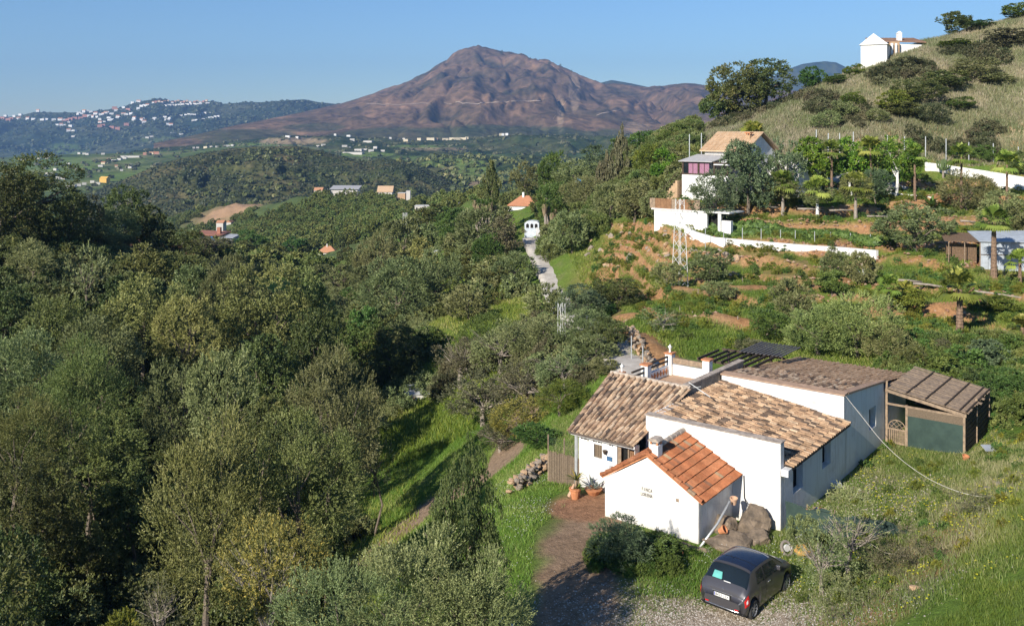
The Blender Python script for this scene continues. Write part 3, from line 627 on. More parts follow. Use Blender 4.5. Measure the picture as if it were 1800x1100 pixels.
# terrace on the wing
f = MB(); f.box(-8.9, -6.06, 3.8, 7.6, 2.862, 2.95); f.build('terrace_floor', M['floor'], house)
w = MB(); w.box(-6.05, -5.82, 3.7, 9.6, 2.3, 3.62); w.build('terrace_wall', M['stone'], house)
c = MB(); c.box(-6.09, -5.78, 3.68, 9.65, 3.622, 3.68); c.build('terrace_wall_cap', M['capstone'], house)
def pillar(x, y, z0, z1, s=.36, fin=True):
    p = MB(); p.box(x - s / 2, x + s / 2, y - s / 2, y + s / 2, z0, z1); po = p.build('pillar', M['white'], house)
    p = MB(); p.box(x - s / 2 - .05, x + s / 2 + .05, y - s / 2 - .05, y + s / 2 + .05, z1 + .002, z1 + .07); p.build('pillar_cap', M['terracotta'], po)
    if fin:
        p = MB(); p.lathe((x, y, z1 + .07), [(.07, 0), (.05, .06), (.035, .1), (.06, .17), (.085, .22), (.085, .25), (.12, .27), (.04, .33), (.01, .4)], 10); p.build('finial', M['white'], po, smooth=True)
pillar(-8.75, 7.5, 2.5, 3.96); pillar(-6.75, 7.55, 2.5, 3.92, fin=False); pillar(-8.78, 5.2, 2.5, 3.84, fin=False); pillar(-10.0, 5.0, 2.6, 3.3, .2)
w = MB(); w.box(-8.57, -6.93, 7.45, 7.62, 2.95, 3.46); w.build('parapet', M['white'], house)
w = MB(); w.box(-8.86, -8.72, 5.38, 7.32, 2.95, 3.40); w.build('parapet', M['stucco'], house)
for i in range(6):   # diamond tile panel on the left parapet
    d = MB(); y = 5.62 + i * .29; d.prism([(y - .12, 3.18), (y, 3.03), (y + .12, 3.18), (y, 3.33)], -8.718, -8.70, 'x'); d.build('diamond_tile', M['terracotta'], house)
for z in (3.58, 3.80):
    w = MB(); w.box(-8.83, -8.75, 5.38, 7.32, z, z + .07); w.build('rail', M['darkwood'], house)
    w = MB(); w.box(-8.83, -8.75, 3.9, 5.02, z - .1, z - .03); w.build('rail', M['darkwood'], house)
w = MB(); w.box(-8.57, -6.93, 7.48, 7.58, 3.52, 3.78); w.build('rail', M['wood'], house)
# wall furniture on the wing front
def wallpot(x, z, mat, label):
    p = MB(); p.lathe((x, -.93, z), [(.04, -.12), (.075, .0), (.08, .02), (.06, .03)], 10)
    tag(p.build('wall_pot', mat, None, smooth=True), label, 'pot'); o = bpy.context.scene.objects[-1]
for x, z, mt, lb in ((-7.18, 1.72, M['darkwood'], 'dark little pot hung on the white wall right of the shuttered window'), (-6.88, 1.12, M['grey'], 'grey little pot hung low on the white wall near the wooden door')):
    p = MB(); p.lathe((0, 0, 0), [(.05, -.12), (.09, .0), (.1, .03), (.07, .035)], 10)
    o = p.build('wall_pot', mt, None, smooth=True); o.location = HW(x, -.955, z); tag(o, lb, 'pot')
M['blue'] = simple('blue_enamel', (.06, .14, .26), .4)
p = MB(); p.box(-.13, .13, -.012, .012, -.09, .09); o = p.build('wall_plaque', M['blue']); o.location = HW(-7.0, -.875, 1.42); o.rotation_euler = (0, 0, HRZ); tag(o, 'small blue plaque on the white wall left of the wooden door', 'plaque')
for i, x in enumerate((-8.3, -8.1, -7.7, -7.45, -6.9)):
    p = MB(); p.box(x, x + .05, -1.06, -.86, 2.04, 2.14); p.build('rafter_end', M['darkwood'], house)
# aerial bar lying on the roof junction
p = MB(); p.tube([HW(-5.9, 4.0, 3.74), HW(-4.6, 3.5, 3.42)], .02, 6); p.tube([HW(-5.6, 3.8, 3.6), HW(-5.35, 4.1, 3.62)], .012, 5); tag(p.build('roof_aerial', M['lightmetal']), 'thin pale metal bar lying across the junction of the tiled roofs', 'aerial')

# ---------------------------------------------------------------- red-tiled outhouse in front
anx = thing('outhouse', 'small white gabled outhouse with a bright red tiled roof', 'outhouse', HO, HRZ)
XL, XR, XA, YF = -5.95, -1.92, -4.05, -2.9
w = MB(); w.prism([(XL, G0), (XR, G0), (XR, 1.52), (XA, 2.66), (XL, 1.47)], YF, YF + .3, 'y'); w.build('wall', M['white'], anx, bevel=.05)
w = MB(); w.box(XR - .3, XR - .01, YF + .302, -.005, G0, 1.52); w.build('wall', M['stucco'], anx)
w = MB(); w.box(XL + .01, XL + .3, YF + .302, -.9, G0, 1.47); w.build('wall', M['white'], anx)
ra = slab([(XA, YF - .05, 2.78), (XL - .1, YF - .05, 1.52), (XL - .1, -.9, 1.52), (XA, -.02, 2.88)], .08, 'roof', M['terracotta'], anx)
rb = slab([(XA, YF - .05, 2.78), (XA, -.02, 2.92), (-1.62, -.02, 1.72), (-1.74, YF - .05, 1.52)], .08, 'roof', M['terracotta'], anx)
def flat_tile(L, w):
    mb = MB(); xs = [0, .18, .36, .5, .64, .82, 1]; hs = [.0, .05, .0, .0, .05, .0, 0]
    top = [((x - .5) * w, y, h + (.06 if y else .012)) for y in (0, L) for x, h in zip(xs, hs)]; n = 7
    bot = [((x - .5) * w, L, -.0) for x in xs]
    mb.add(top + bot, [(j, j + 1, n + j + 1, n + j) for j in range(n - 1)] + [(n + j, n + j + 1, 2 * n + j + 1, 2 * n + j) for j in range(n - 1)]); return mb
def red_tiles(par, T0, T1, B0, B1, rows, cols, seed):
    rd = random.Random(seed); L = (Vector(B0) - Vector(T0)).length / rows; W = (Vector(T1) - Vector(T0)).length / cols
    me = flat_tile(L * 1.08, W * .99).mesh('roof_tile', M['tile_red']); me.attributes['tv'].data.foreach_set('value', [0.0] * len(me.vertices))
    for r in range(rows):
        for c_ in range(cols):
            T = Vector(lerp3(T0, T1, (c_ + .5) / cols)); B = Vector(lerp3(B0, B1, (c_ + .5) / cols)); p = T.lerp(B, r / rows)
            o = link('roof_tile', me, par); o.matrix_local = frame_mat(p + Vector((0, 0, .02 + rd.gauss(0, .004))), Vector(T1) - Vector(T0), (B - T).normalized() + Vector((0, rd.gauss(0, .012), rd.gauss(0, .012))))
red_tiles(rb, (XA, YF, 2.79), (XA, -.02, 2.92), (-1.68, YF, 1.50), (-1.56, -.02, 1.70), 8, 16, 2)
red_tiles(ra, (XA, -.3, 2.90), (XA, YF, 2.79), (XL - .14, -.3, 1.5), (XL - .14, YF, 1.48), 6, 11, 3)
rd = random.Random(9)
for i in range(8):   # ridge and verge tiles
    p = MB(); p.cur = rd.random(); y = YF + i * .36; p.tube([(XA, y - .04, 2.84 + i * .016), (XA, y + .38, 2.85 + i * .016)], .12, 10, .105); p.build('ridge_tile', M['capstone'] if i > 1 else M['tile_red'], anx)
for k, (xa, za, xb, zb_) in enumerate(((XA, 2.80, -1.78, 1.53), (XA, 2.80, XL - .1, 1.53))):
    for i in range(8):
        t0, t1 = i / 8, (i + 1) / 8; p = MB(); p.cur = rd.random()
        p.tube([(xa + (xb - xa) * t0, YF - .04, za + (zb_ - za) * t0 + .03), (xa + (xb - xa) * (t1 + .02), YF - .05, za + (zb_ - za) * t1 + .05)], .07, 8, .085); p.build('verge_tile', M['tile_red'], anx)
ch = MB(); ch.box(XA - .02, XA + .36, -2.72, -2.36, 2.3, 3.12); cho = ch.build('chimney', M['white'], anx, bevel=.02)
p = MB(); [p.box(XA + .0 + dx, XA + .07 + dx, -2.70 + dy, -2.63 + dy, 3.122, 3.24) for dx in (0, .27) for dy in (0, .25)]; p.build('chimney_piers', M['terracotta'], cho)
p = MB(); p.prism([(XA - .06, 3.242), (XA + .40, 3.242), (XA + .40, 3.28), (XA + .30, 3.37), (XA + .04, 3.37), (XA - .06, 3.28)], -2.76, -2.32, 'y'); p.build('chimney_cap', M['capstone'], cho)
p = MB(); p.box(-2.83, -2.71, YF - .008, YF + .002, 1.30, 1.42); p.build('air_vent', M['wood'], anx)
# name sign: two rows of lettered tiles
M['signtile'] = simple('sign_tile', (.70, .67, .60), .5, scale=4); M['ink'] = simple('sign_letter', (.09, .08, .07), .6)
for txt, z0, xa in (('FINCA', 1.385, -4.30), ('LORENA', 1.185, -4.34)):
    n = len(txt); tw = .098 if n == 5 else .0885
    for i, chh in enumerate(txt):
        x = xa + i * tw; s_ = MB(); s_.box(x, x + tw - .004, YF - .012, YF - .001, z0 - .02, z0 + .145); so = s_.build('sign_tile', M['signtile'], anx)
        cu = bpy.data.curves.new('letter', 'FONT'); cu.body = chh; cu.size = .165; cu.align_x = 'CENTER'; cu.extrude = .003; cu.offset = .003; cu.materials.append(M['ink'])
        tmp = bpy.data.objects.new('tmp', cu); me = bpy.data.meshes.new_from_object(tmp); bpy.data.objects.remove(tmp)
        o = link('letter', me, so); o.location = (x + tw / 2, YF - .017, z0 + .005); o.rotation_euler = (R(90), 0, 0); o.scale = (.72, 1, 1)
        me.materials.clear(); me.materials.append(M['ink'])

# ---------------------------------------------------------------- timber shelter beside the house
sh = thing('timber_shelter', 'weathered timber shelter with slatted roof and green screen at the right end of the house', 'shelter', HO, HRZ)
zt = lambda x: 2.62 - x * .165
for (x, y, z1) in ((.1, 12.8, 2.95), (1.02, 12.8, 1.95), (3.55, 12.8, 2.0), (3.6, 15.0, 2.25), (3.6, 17.7, 2.05), (.15, 17.7, 2.4)):
    p = MB(); p.box(x - .05, x + .05, y - .05, y + .05, -.9, z1); p.build('post', M['wood'], sh)
p = MB(); p.hexa([(.0, 12.72, 2.46), (3.65, 12.72, 1.86), (3.65, 12.80, 1.86), (.0, 12.80, 2.46)], [(.0, 12.72, 2.6), (3.65, 12.72, 2.0), (3.65, 12.80, 2.0), (.0, 12.80, 2.6)]); p.build('beam', M['wood'], sh)
p = MB(); p.box(.1, 3.55, 12.74, 12.80, 1.84, 1.93); p.build('rail', M['wood'], sh)
rd = random.Random(4)
nb_ = 17
for i in range(nb_):
    y = 12.85 + i * (5.0 / nb_); wd_ = 5.0 / nb_ * .84; j = rd.gauss(0, .02); x1 = 3.7 + rd.gauss(0, .06)
    p = MB(); p.hexa([(.05, y, zt(.05) + j), (x1, y + j, zt(x1)), (x1, y + wd_ + j, zt(x1) + .01), (.05, y + wd_, zt(.05) + j)], [(.05, y, zt(.05) + .03 + j), (x1, y + j, zt(x1) + .03), (x1, y + wd_ + j, zt(x1) + .04), (.05, y + wd_, zt(.05) + .03 + j)])
    p.build('roof_board', M['wood'], sh)
for x in (1.0, 1.85, 2.7, 3.35, 3.62):
    p = MB(); p.hexa([(x - .03, 12.8, zt(x) + .045), (x + .03, 12.8, zt(x) + .04), (x + .03, 17.85, zt(x) + .045), (x - .03, 17.85, zt(x) + .045)], [(x - .03, 12.8, zt(x) + .10), (x + .03, 12.8, zt(x) + .10), (x + .03, 17.85, zt(x) + .10), (x - .03, 17.85, zt(x) + .10)]); p.build('batten', M['darkwood'], sh)
p = MB(); p.box(1.07, 3.5, 12.76, 12.79, -.9, 1.46); p.build('green_screen', M['net'], sh)
p = MB(); [p.box(1.07 + i * .045, 1.105 + i * .045, 12.755, 12.775, 1.462, 1.835) for i in range(54)]; tag(p.build('reed_strip', M['reed'], sh), kind='stuff')
for i in range(9):
    z = .05 + i * .22; p = MB(); p.box(3.57, 3.60, 12.87, 17.6, z, z + .17); p.build('side_board', M['darkwood'], sh)
for i in range(8):
    z = .0 + i * .27; p = MB(); p.box(.2, 3.5, 17.66, 17.69, z, z + .22); p.build('back_board', M['darkwood'], sh)
g = thing('garden_gate', 'small wooden garden gate with an arched lattice top in the timber shelter', 'gate', HW(.15, 12.82, 0), HRZ)
for i in range(9):
    p = MB(); x = .04 + i * .09; p.box(x, x + .05, -.015, .015, -.3, .72); p.build('picket', M['wood'], g)
p = MB(); p.box(0, .82, -.03, -.016, .66, .74); p.box(0, .82, -.03, -.016, 0, .08); p.build('rail', M['wood'], g)
p = MB(); p.tube([(.01 + .8 * (0.5 - .5 * math.cos(math.pi * i / 10)), 0, .74 + .40 * math.sin(math.pi * i / 10)) for i in range(11)], .025, 6)
for a, b in (((.1, .74), (.45, 1.13)), ((.3, .74), (.68, 1.06)), ((.55, .74), (.78, .93)), ((.72, .74), (.35, 1.13)), ((.5, .74), (.13, 1.06)), ((.28, .74), (.03, .93))): p.tube([(a[0], 0, a[1]), (b[0], 0, b[1])], .012, 5)
p.build('lattice', M['wood'], g)

# pergola behind the terrace
pg = thing('pergola', 'dark timber pergola behind the roof terrace', 'pergola', HO, HRZ)
for (x, y) in ((-8.3, 9.7), (-8.3, 13.2), (-5.9, 13.2)):
    p = MB(); p.box(x - .05, x + .05, y - .05, y + .05, -.5, 3.22); p.build('post', M['darkwood'], pg)
for i in range(8):
    x = -8.35 + i * .42; p = MB(); p.box(x, x + .07, 9.6, 12.0 + i * .17, 3.3, 3.42); p.build('rafter', M['darkwood'], pg)
for y in (9.9, 12.8): p = MB(); p.box(-8.5, -5.0, y, y + .08, 3.2, 3.298); p.build('beam', M['darkwood'], pg)
M['sheet'] = simple('dark_sheet', (.10, .095, .095), .8, scale=3)
rs = MB()
for i in range(11):
    x = -7.2 + i * .21; rs = MB(); rs.box(x, x + .13, 12.1 + .02 * i, 15.0, 3.43, 3.46); rs.build('roof_slat', M['sheet'], pg)

# ---------------------------------------------------------------- things around the house
def rock(c, s, seed, mat, name, label, cat, rz=0, group=None, kind=None, parent=None, sub=4, cuts=11):
    """angular block: hull of scattered points, worn edges, cracked surface"""
    rd = random.Random(seed); bm = bmesh.new()
    for i in range(20 if sub > 1 else 9):
        v = Vector((rd.gauss(0, 1), rd.gauss(0, 1), rd.gauss(0, 1))); m_ = max(abs(v.x), abs(v.y), abs(v.z)); v = v / m_ * .45 + v.normalized() * .5
        bm.verts.new(v * rd.uniform(.85, 1.05))
    r_ = bmesh.ops.convex_hull(bm, input=bm.verts[:]); bmesh.ops.delete(bm, geom=[g for g in r_['geom_interior'] if isinstance(g, bmesh.types.BMVert)], context='VERTS')
    if sub > 1:
        bmesh.ops.bevel(bm, geom=bm.edges[:], offset=.05, segments=1, affect='EDGES'); bmesh.ops.triangulate(bm, faces=bm.faces[:]); bmesh.ops.subdivide_edges(bm, edges=[e for e in bm.edges if e.calc_length() > .25], cuts=2, use_grid_fill=True)
        bmesh.ops.triangulate(bm, faces=bm.faces[:])
        for v in bm.verts:
            q = np.array([v.co.x * 3 + seed]), np.array([v.co.y * 3 + v.co.z * 4])
            v.co *= 1 + .34 * (float(fbm(*q, 4)[0]) - .5)
    for v in bm.verts: v.co = Vector((v.co.x * s[0], v.co.y * s[1], v.co.z * s[2]))
    me = bpy.data.meshes.new(name); bm.to_mesh(me); bm.free(); me.materials.append(mat)
    o = link(name, me, parent, c, (0, 0, rz)); return tag(o, label, cat, group, kind)
import bmesh
rock(HW(-.85, -.65, .1), (.8, .72, .9), 1, M['boulder'], 'boulder', 'tall block-shaped boulder against the big white wall', 'boulder', HRZ + .3)
rock(HW(-1.0, -2.15, -.1), (.85, 1.1, .55), 5, M['boulder'], 'boulder', 'broad low boulder with flower pots behind the parked car', 'boulder', HRZ - .2)
rock(HW(-1.9, -3.25, -.35), (1.2, .6, .5), 8, M['boulder'], 'boulder', 'flat pale boulder under the outhouse corner', 'boulder', HRZ)
rock(HW(-.35, -1.35, -.05), (.55, .5, .5), 13, M['boulder'], 'boulder', 'small broken block right of the tall boulder', 'boulder', HRZ + .8)
rock(HW(-1.65, -1.25, .0), (.5, .6, .62), 17, M['boulder'], 'boulder', 'narrow broken block between the outhouse wall and the tall boulder', 'boulder', HRZ - .5)
def pot(c, r, h, mat, label, rot=(0, 0, 0)):
    p = MB(); p.lathe((0, 0, 0), [(r * .65, 0), (r * .95, h * .8), (r * 1.08, h * .82), (r * 1.08, h), (r * .88, h), (r * .8, h * .5)], 14)
    o = p.build('flower_pot', mat, None, smooth=False, loc=c, rot=rot); return tag(o, label, 'flower pot')
M['palepot'] = simple('pale_pot', (.62, .40, .27), .8)
pot(HW(-1.45, -.95, .93), .14, .26, M['palepot'], 'pale terracotta pot on top of the tall boulder', (.15, 0, 0))
pot(HW(-1.35, -2.35, .40), .15, .26, M['terracotta'], 'orange terracotta pot tipped over on the broad low boulder', (.5, .9, 0))
_g = GP(1186, 978, 25, 45); pot((_g.x, _g.y, _g.z + .1), .16, .28, M['terracotta'], 'orange pot lying in the grass in front of the outhouse', (1.2, .2, .4))
p = MB(); p.tube([HW(-1.75, -3.1, -.02), HW(-1.55, -2.1, .55), HW(-1.45, -1.3, 1.15)], .045, 8); tag(p.build('drain_pipe', M['zinc'], smooth=True), 'grey pipe leaning down over the boulders beside the outhouse', 'pipe')
p = MB(); p.tube([HW(-1.45, -.05, 1.75), HW(-1.42, -.06, .9), HW(-1.2, -.3, .75)], .02, 6); tag(p.build('hose', M['black'], smooth=True), 'dark hose hanging on the big white wall above the boulders', 'hose')

# green net along the plot
net = thing('net_fence', 'sagging dark green net strung from the house corner towards the bank', 'net')
NP = [(10.2, 35.0, 1.18), (10.9, 34.55, 1.12), (11.8, 34.2, 1.06), (12.7, 34.0, 1.02), (13.5, 33.9, .88), (14.3, 33.85, .62)]
V = []; n = 50
for i in range(n + 1):
    t = i / n * (len(NP) - 1); k = min(int(t), len(NP) - 2); a, b = Vector(NP[k]), Vector(NP[k + 1]); q = a.lerp(b, t - k); g = h1(q.x, q.y) - .05
    for j in range(9):
        s = j / 8; V.append((q.x + .05 * math.sin(i * .7 + s * 3), q.y + .09 * math.sin(i * .33 + s * 2.5), g + (max(q.z + .06 * math.sin(i * .5), g + .1) - g) * s))
f = gridfaces(n + 1, 9); V = np.array(V); V2 = V + np.array([0, .015, 0])
nm = link('netting', npmesh('netting', np.concatenate([V, V2]), np.concatenate([f, f[:, ::-1] + len(V)]), M['net'], smooth=True), net)
for q in NP[1:]:
    p = MB(); p.cyl((q[0], q[1] + .12, h1(q[0], q[1]) - .2), .02, q[2] + .2 - h1(q[0], q[1]) + .1, 6); p.build('stake', M['wood'], net)
p = MB(); p.tube([(a[0], a[1] - .03, a[2] + .01) for a in NP], .006, 5); p.build('top_wire', M['net'], net)

# wheelbarrow tipped on its side
wb = thing('wheelbarrow', 'yellow wheelbarrow tipped over in the grass by the green net', 'wheelbarrow', P(1398, 952, 33.2) , .3)
wb.location.z = h1(wb.location.x, wb.location.y)
M['yellow'] = simple('rusty_yellow', (.60, .36, .07), .7, scale=7, c2=(.38, .2, .06)); M['tyre'] = simple('tyre', (.05, .05, .05), .85); M['tyre_grey'] = simple('dusty_tyre', (.24, .21, .18), .9)
p = MB(); p.hexa([(-.1, -.3, .05), (.75, -.35, .02), (.7, .1, .1), (-.05, .05, .12)], [(.05, -.2, .34), (.6, -.25, .30), (.55, 0, .34), (.08, 0, .36)]); p.build('tray', M['yellow'], wb, bevel=.03)
p = MB(); p.tube([(-.28 + .2 * math.cos(a * math.pi / 10), .1 + .12 * math.sin(a * math.pi / 10), .2 + .2 * math.sin(a * math.pi / 10)) for a in range(21)], .055, 8); p.build('tyre', M['tyre_grey'], wb, smooth=True)
p = MB(); p.cyl((-.28, .06, .22), .12, .08, 12, ax='y'); p.build('hub', M['lightmetal'], wb)
p = MB(); p.tube([(-.2, .1, .3), (.1, .15, .5), (.35, .1, .62), (.5, 0, .4), (.8, .05, .1)], .02, 6); p.tube([(-.2, .0, .15), (.1, .2, .35), (.2, .3, .55), (.35, .3, .3)], .02, 6); p.build('handles', M['grey'], wb, smooth=True)

# rope line from the back block down to the bank
rp = [HW(.05, 7.05, 3.5), P(1520, 738, 39.6), P(1551, 776, 38.5), P(1590, 812, 37.3), P(1640, 845, 35.8), P(1700, 868, 34.2), P(1770, 877, 32.8)]
rp = [Vector(q) for q in rp]; fine = []
for i in range(len(rp) - 1):
    p0, p1, p2, p3 = rp[max(i - 1, 0)], rp[i], rp[i + 1], rp[min(i + 2, len(rp) - 1)]
    for k in range(6):
        t = k / 6; fine.append(.5 * ((2 * p1) + (p2 - p0) * t + (2 * p0 - 5 * p1 + 4 * p2 - p3) * t * t + (3 * p1 - p0 - 3 * p2 + p3) * t ** 3))
fine.append(rp[-1]); p = MB(); p.tube(fine, .010, 6); tag(p.build('rope', M['rope'], smooth=True), 'pale rope strung from the white block down across the grass', 'rope')
g = rp[-1]; p = MB(); p.cyl((g.x, g.y, h1(g.x, g.y) - .3), .03, g.z - h1(g.x, g.y) + .36, 6); tag(p.build('stake', M['wood'], None), 'short stake at the far end of the pale rope', 'stake')

# clutter
o = MB(); o.hexa([(0, 0, 0), (.5, 0, 0), (.45, .35, 0), (0, .4, 0)], [(.05, .0, .3), (.45, .05, .22), (.4, .3, .2), (.05, .35, .3)]); tag(o.build('sack', M['stucco'], None, loc=HW(.25, 5.3, -.02), rot=(0, 0, .6), bevel=.05), 'white sack lying against the shaded side wall', 'sack')
M['blueplastic'] = simple('blue_plastic', (.05, .07, .35), .4)
for i in range(4):
    o = MB(); o.box(0, .09, 0, .9, 0, .03); tag(o.build('plank', M['wood'] if i % 2 else M['brownwood'], None, loc=HW(.22 + i * .1, 1.3 + i * .04, .12 + .04 * i), rot=(.15, 0, HRZ - .15 * i)), ['grey plank lying nearest the shaded side wall behind the net', 'brown plank lying second from the shaded side wall', 'grey plank lying third from the shaded side wall', 'brown plank lying farthest out from the shaded side wall'][i], 'plank', 'loose planks by the side wall')
o = MB(); o.cyl((0, 0, 0), .09, .3, 10, ax='x'); tag(o.build('bottle', M['blueplastic'], None, loc=HW(.45, 2.25, .2), rot=(0, .2, .3)), 'blue plastic container on the loose planks', 'container')
o = MB(); o.prism([(0, 0), (.7, .05), (.95, .5), (.6, .62), (.3, .3), (.05, .2)], 0, .05, 'z'); tag(o.build('board', M['stone'], None, loc=HW(3.3, 12.1, .05), rot=(.35, .1, HRZ)), 'broken grey board at the corner of the timber shelter', 'board')
_g = GP(1696, 808, 35, 50); pot((_g.x, _g.y, _g.z), .14, .22, M['terracotta'], 'orange pot in the grass at the corner of the timber shelter', (.3, .1, 0))
_g = GP(1733, 798, 36, 52); o = MB(); o.box(0, .6, 0, .4, .02, .05); tag(o.build('panel', M['zinc'], None, loc=(_g.x, _g.y, _g.z + .1), rot=(.5, .1, .3)), 'light metal panel lying beside the timber shelter', 'panel')

# reed fence left of the house
rf = thing('reed_fence', 'grey reed fence joining the left corner of the farmhouse', 'fence', HO, HRZ)
for k in range(18):
    p = MB(); rd = random.Random(k); x0 = -10.1 + k * .088
    for i in range(4): p.box(x0 + i * .022, x0 + .019 + i * .022, -.9 + rd.gauss(0, .01), -.88, -.5, 1.12 + rd.gauss(0, .03))
    p.build('reed_panel', M['reed'], rf)
for x in (-10.15, -9.3): p = MB(); p.cyl((x, -.85, -.5), .03, 2.3, 6); p.build('post', M['wood'], rf)
p = MB()
for i in range(20): p.tube([(-10.15 + i * .08, -.87, 1.15), (-10.15 + i * .08, -.87, 1.72)], .004, 3)
for i in range(7): p.tube([(-10.15, -.87, 1.16 + i * .09), (-8.6, -.87, 1.16 + i * .09)], .004, 3)
tag(p.build('wire_mesh', M['net'], rf), kind='stuff')

# dry stone wall in the grass
sw = thing('dry_stone_wall', 'short crumbling dry-stone wall in the grass left of the house', 'stone wall')
rd = random.Random(12); a = GP(905, 868, 30, 60); b = GP(945, 835, 30, 60); a = Vector((a.x, a.y, 0)); b = Vector((b.x, b.y, 0)); b = a + (b - a).normalized() * 3.2
protos = []
for s in range(5):
    bm = bmesh.new(); bmesh.ops.create_icosphere(bm, subdivisions=1, radius=1); r_ = random.Random(s)
    for v in bm.verts: v.co *= r_.uniform(.75, 1.1); v.co.x = max(-.8, min(.8, v.co.x)); v.co.z = max(-.65, min(.65, v.co.z))
    me = bpy.data.meshes.new('stone'); bm.to_mesh(me); bm.free(); me.materials.append(M['ochre'] if s % 2 else M['stone']); protos.append(me)
for i in range(150):
    t = rd.random(); lay = rd.random() ** .8; q = a.lerp(b, t); d = (b - a).normalized(); nn = Vector((-d.y, d.x, 0)); off = rd.uniform(-.42, .42) * (1 - .3 * lay)
    p = q + nn * off; z = h1(p.x, p.y) + lay * .62; s = rd.uniform(.09, .19)
    link('stone', protos[rd.randrange(5)], sw, (p.x, p.y, z), (rd.random() * .5, rd.random() * .5, rd.random() * 6), (s * 1.3, s, s * .75))

# potted plants on the patio
def blades(name, n, L, w, mat, seed, droop=.5, up=.9, parent=None, loc=None):
    rd = random.Random(seed); vs = []; fs = []
    for i in range(n):
        a = i * 2.4 + rd.random() * .4; el = up * rd.uniform(.35, 1.1); l = L * rd.uniform(.75, 1.1); d = Vector((math.cos(a), math.sin(a), 0)); sd = Vector((-d.y, d.x, 0))
        k = len(vs); p = Vector((0, 0, 0)); seg = 4
        for j in range(seg + 1):
            t = j / seg; ww = w * (.5 + .9 * t if t < .4 else (1 - t) * 1.43 + .02); vs += [p - sd * ww / 2, p + sd * ww / 2 + Vector((0, 0, .0))]
            e = el - droop * t * 1.2; p = p + (d * math.cos(e) + Vector((0, 0, math.sin(e)))) * l / seg
        fs += [(k + 2 * j, k + 2 * j + 1, k + 2 * j + 3, k + 2 * j + 2) for j in range(seg)]
    me = npmesh(name, np.array([tuple(v) for v in vs]), fs, mat, tv=np.repeat(np.random.default_rng(seed).random(n), 10))
    return link(name, me, parent, loc)
mSpike = leafmat('spiky_leaf', [(0, (.05, .10, .02)), (.7, (.10, .15, .03)), (.85, (.42, .33, .03)), (1, (.5, .4, .05))], .2)
mAgave = leafmat('agave_leaf', [(0, (.10, .12, .10)), (1, (.19, .21, .17))], .1)
_g = P(1011, 877, 38.6); _g.z = h1(_g.x, _g.y)
pp = thing('potted_dracaena', 'spiky green and yellow plant in a tall orange pot on the patio', 'potted plant', _g)
p = MB(); p.lathe((0, 0, 0), [(.15, 0), (.23, .35), (.26, .38), (.26, .44), (.2, .44)], 12); p.build('pot', M['terracotta'], pp)
p = MB(); p.tube([(0, 0, .4), (.05, .02, .75)], .05, 6); p.build('stem', M['wood'], pp)
blades('leaves', 44, .62, .055, mSpike, 4, parent=pp, loc=(.05, 0, .75)); blades('lower_leaves', 40, .3, .09, mSpike, 8, parent=pp, loc=(.1, 0, .42))
p = MB(); p.tube([(-.25, 0, .1), (-.1, -.05, .45), (-.05, 0, .6)], .08, 7, .04); p.build('dry_sheath', M['palepot'], pp)
_g = P(1043, 862, 38.9); _g.z = h1(_g.x, _g.y)
pp = thing('potted_agave', 'grey agave in a wide brown bowl on the patio by the white wall', 'potted plant', _g)
p = MB(); p.lathe((0, 0, 0), [(.2, 0), (.36, .2), (.38, .24), (.3, .24)], 14); p.build('bowl', M['terracotta'], pp); blades('leaves', 20, .75, .10, mAgave, 9, droop=.1, up=1.0, parent=pp, loc=(0, 0, .2))
# ---------------------------------------------------------------- foliage
L_ = {}
L_['olive'] = leafmat('olive_leaf', [(0, (0.106, 0.130, 0.046)), (.45, (0.192, 0.217, 0.081)), (.8, (0.284, 0.304, 0.127)), (1, (0.398, 0.405, 0.184))])
L_['light'] = leafmat('pale_olive_leaf', [(0, (0.120, 0.147, 0.039)), (.5, (0.230, 0.254, 0.077)), (1, (0.386, 0.388, 0.133))])
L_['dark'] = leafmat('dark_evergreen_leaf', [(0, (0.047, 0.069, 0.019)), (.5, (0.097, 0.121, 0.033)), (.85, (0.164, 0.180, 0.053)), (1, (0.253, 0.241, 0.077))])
L_['far'] = leafmat('far_scrub_leaf', [(0, (.045, .058, .024)), (.5, (.085, .098, .042)), (1, (.15, .15, .07))])
L_['wood'] = leafmat('orchard_leaf', [(0, (0.083, 0.110, 0.030)), (.5, (0.160, 0.198, 0.051)), (1, (0.275, 0.286, 0.091))])
L_['spire'] = leafmat('tip_leaf', [(0, (0.058, 0.078, 0.022)), (.5, (0.130, 0.150, 0.042)), (1, (0.273, 0.273, 0.096))])
L_['scrub'] = leafmat('dark_scrub_leaf', [(0, (.03, .042, .018)), (.5, (.058, .072, .03)), (1, (.11, .115, .055))])
L_['green'] = leafmat('fresh_leaf', [(0, (0.052, 0.098, 0.022)), (.5, (0.094, 0.156, 0.031)), (1, (0.169, 0.234, 0.054))])
L_['citrus'] = leafmat('citrus_leaf', [(0, (0.068, 0.128, 0.014)), (.5, (0.128, 0.210, 0.022)), (.85, (0.225, 0.285, 0.036)), (1, (0.360, 0.360, 0.048))], rough=.4)
L_['autumn'] = leafmat('yellowing_leaf', [(0, (.07, .08, .022)), (.4, (.17, .165, .04)), (.75, (.31, .265, .055)), (1, (.48, .39, .08))], hue=.008)
L_['brown'] = leafmat('dry_scrub', [(0, (0.079, 0.081, 0.040)), (.5, (0.147, 0.144, 0.069)), (1, (0.248, 0.225, 0.115))])
L_['yellow'] = leafmat('yellow_green_leaf', [(0, (.09, .12, .018)), (.6, (.19, .21, .03)), (1, (.33, .30, .04))])
L_['blue'] = leafmat('grey_green_leaf', [(0, (0.066, 0.096, 0.043)), (.5, (0.125, 0.165, 0.077)), (1, (0.238, 0.269, 0.141))])
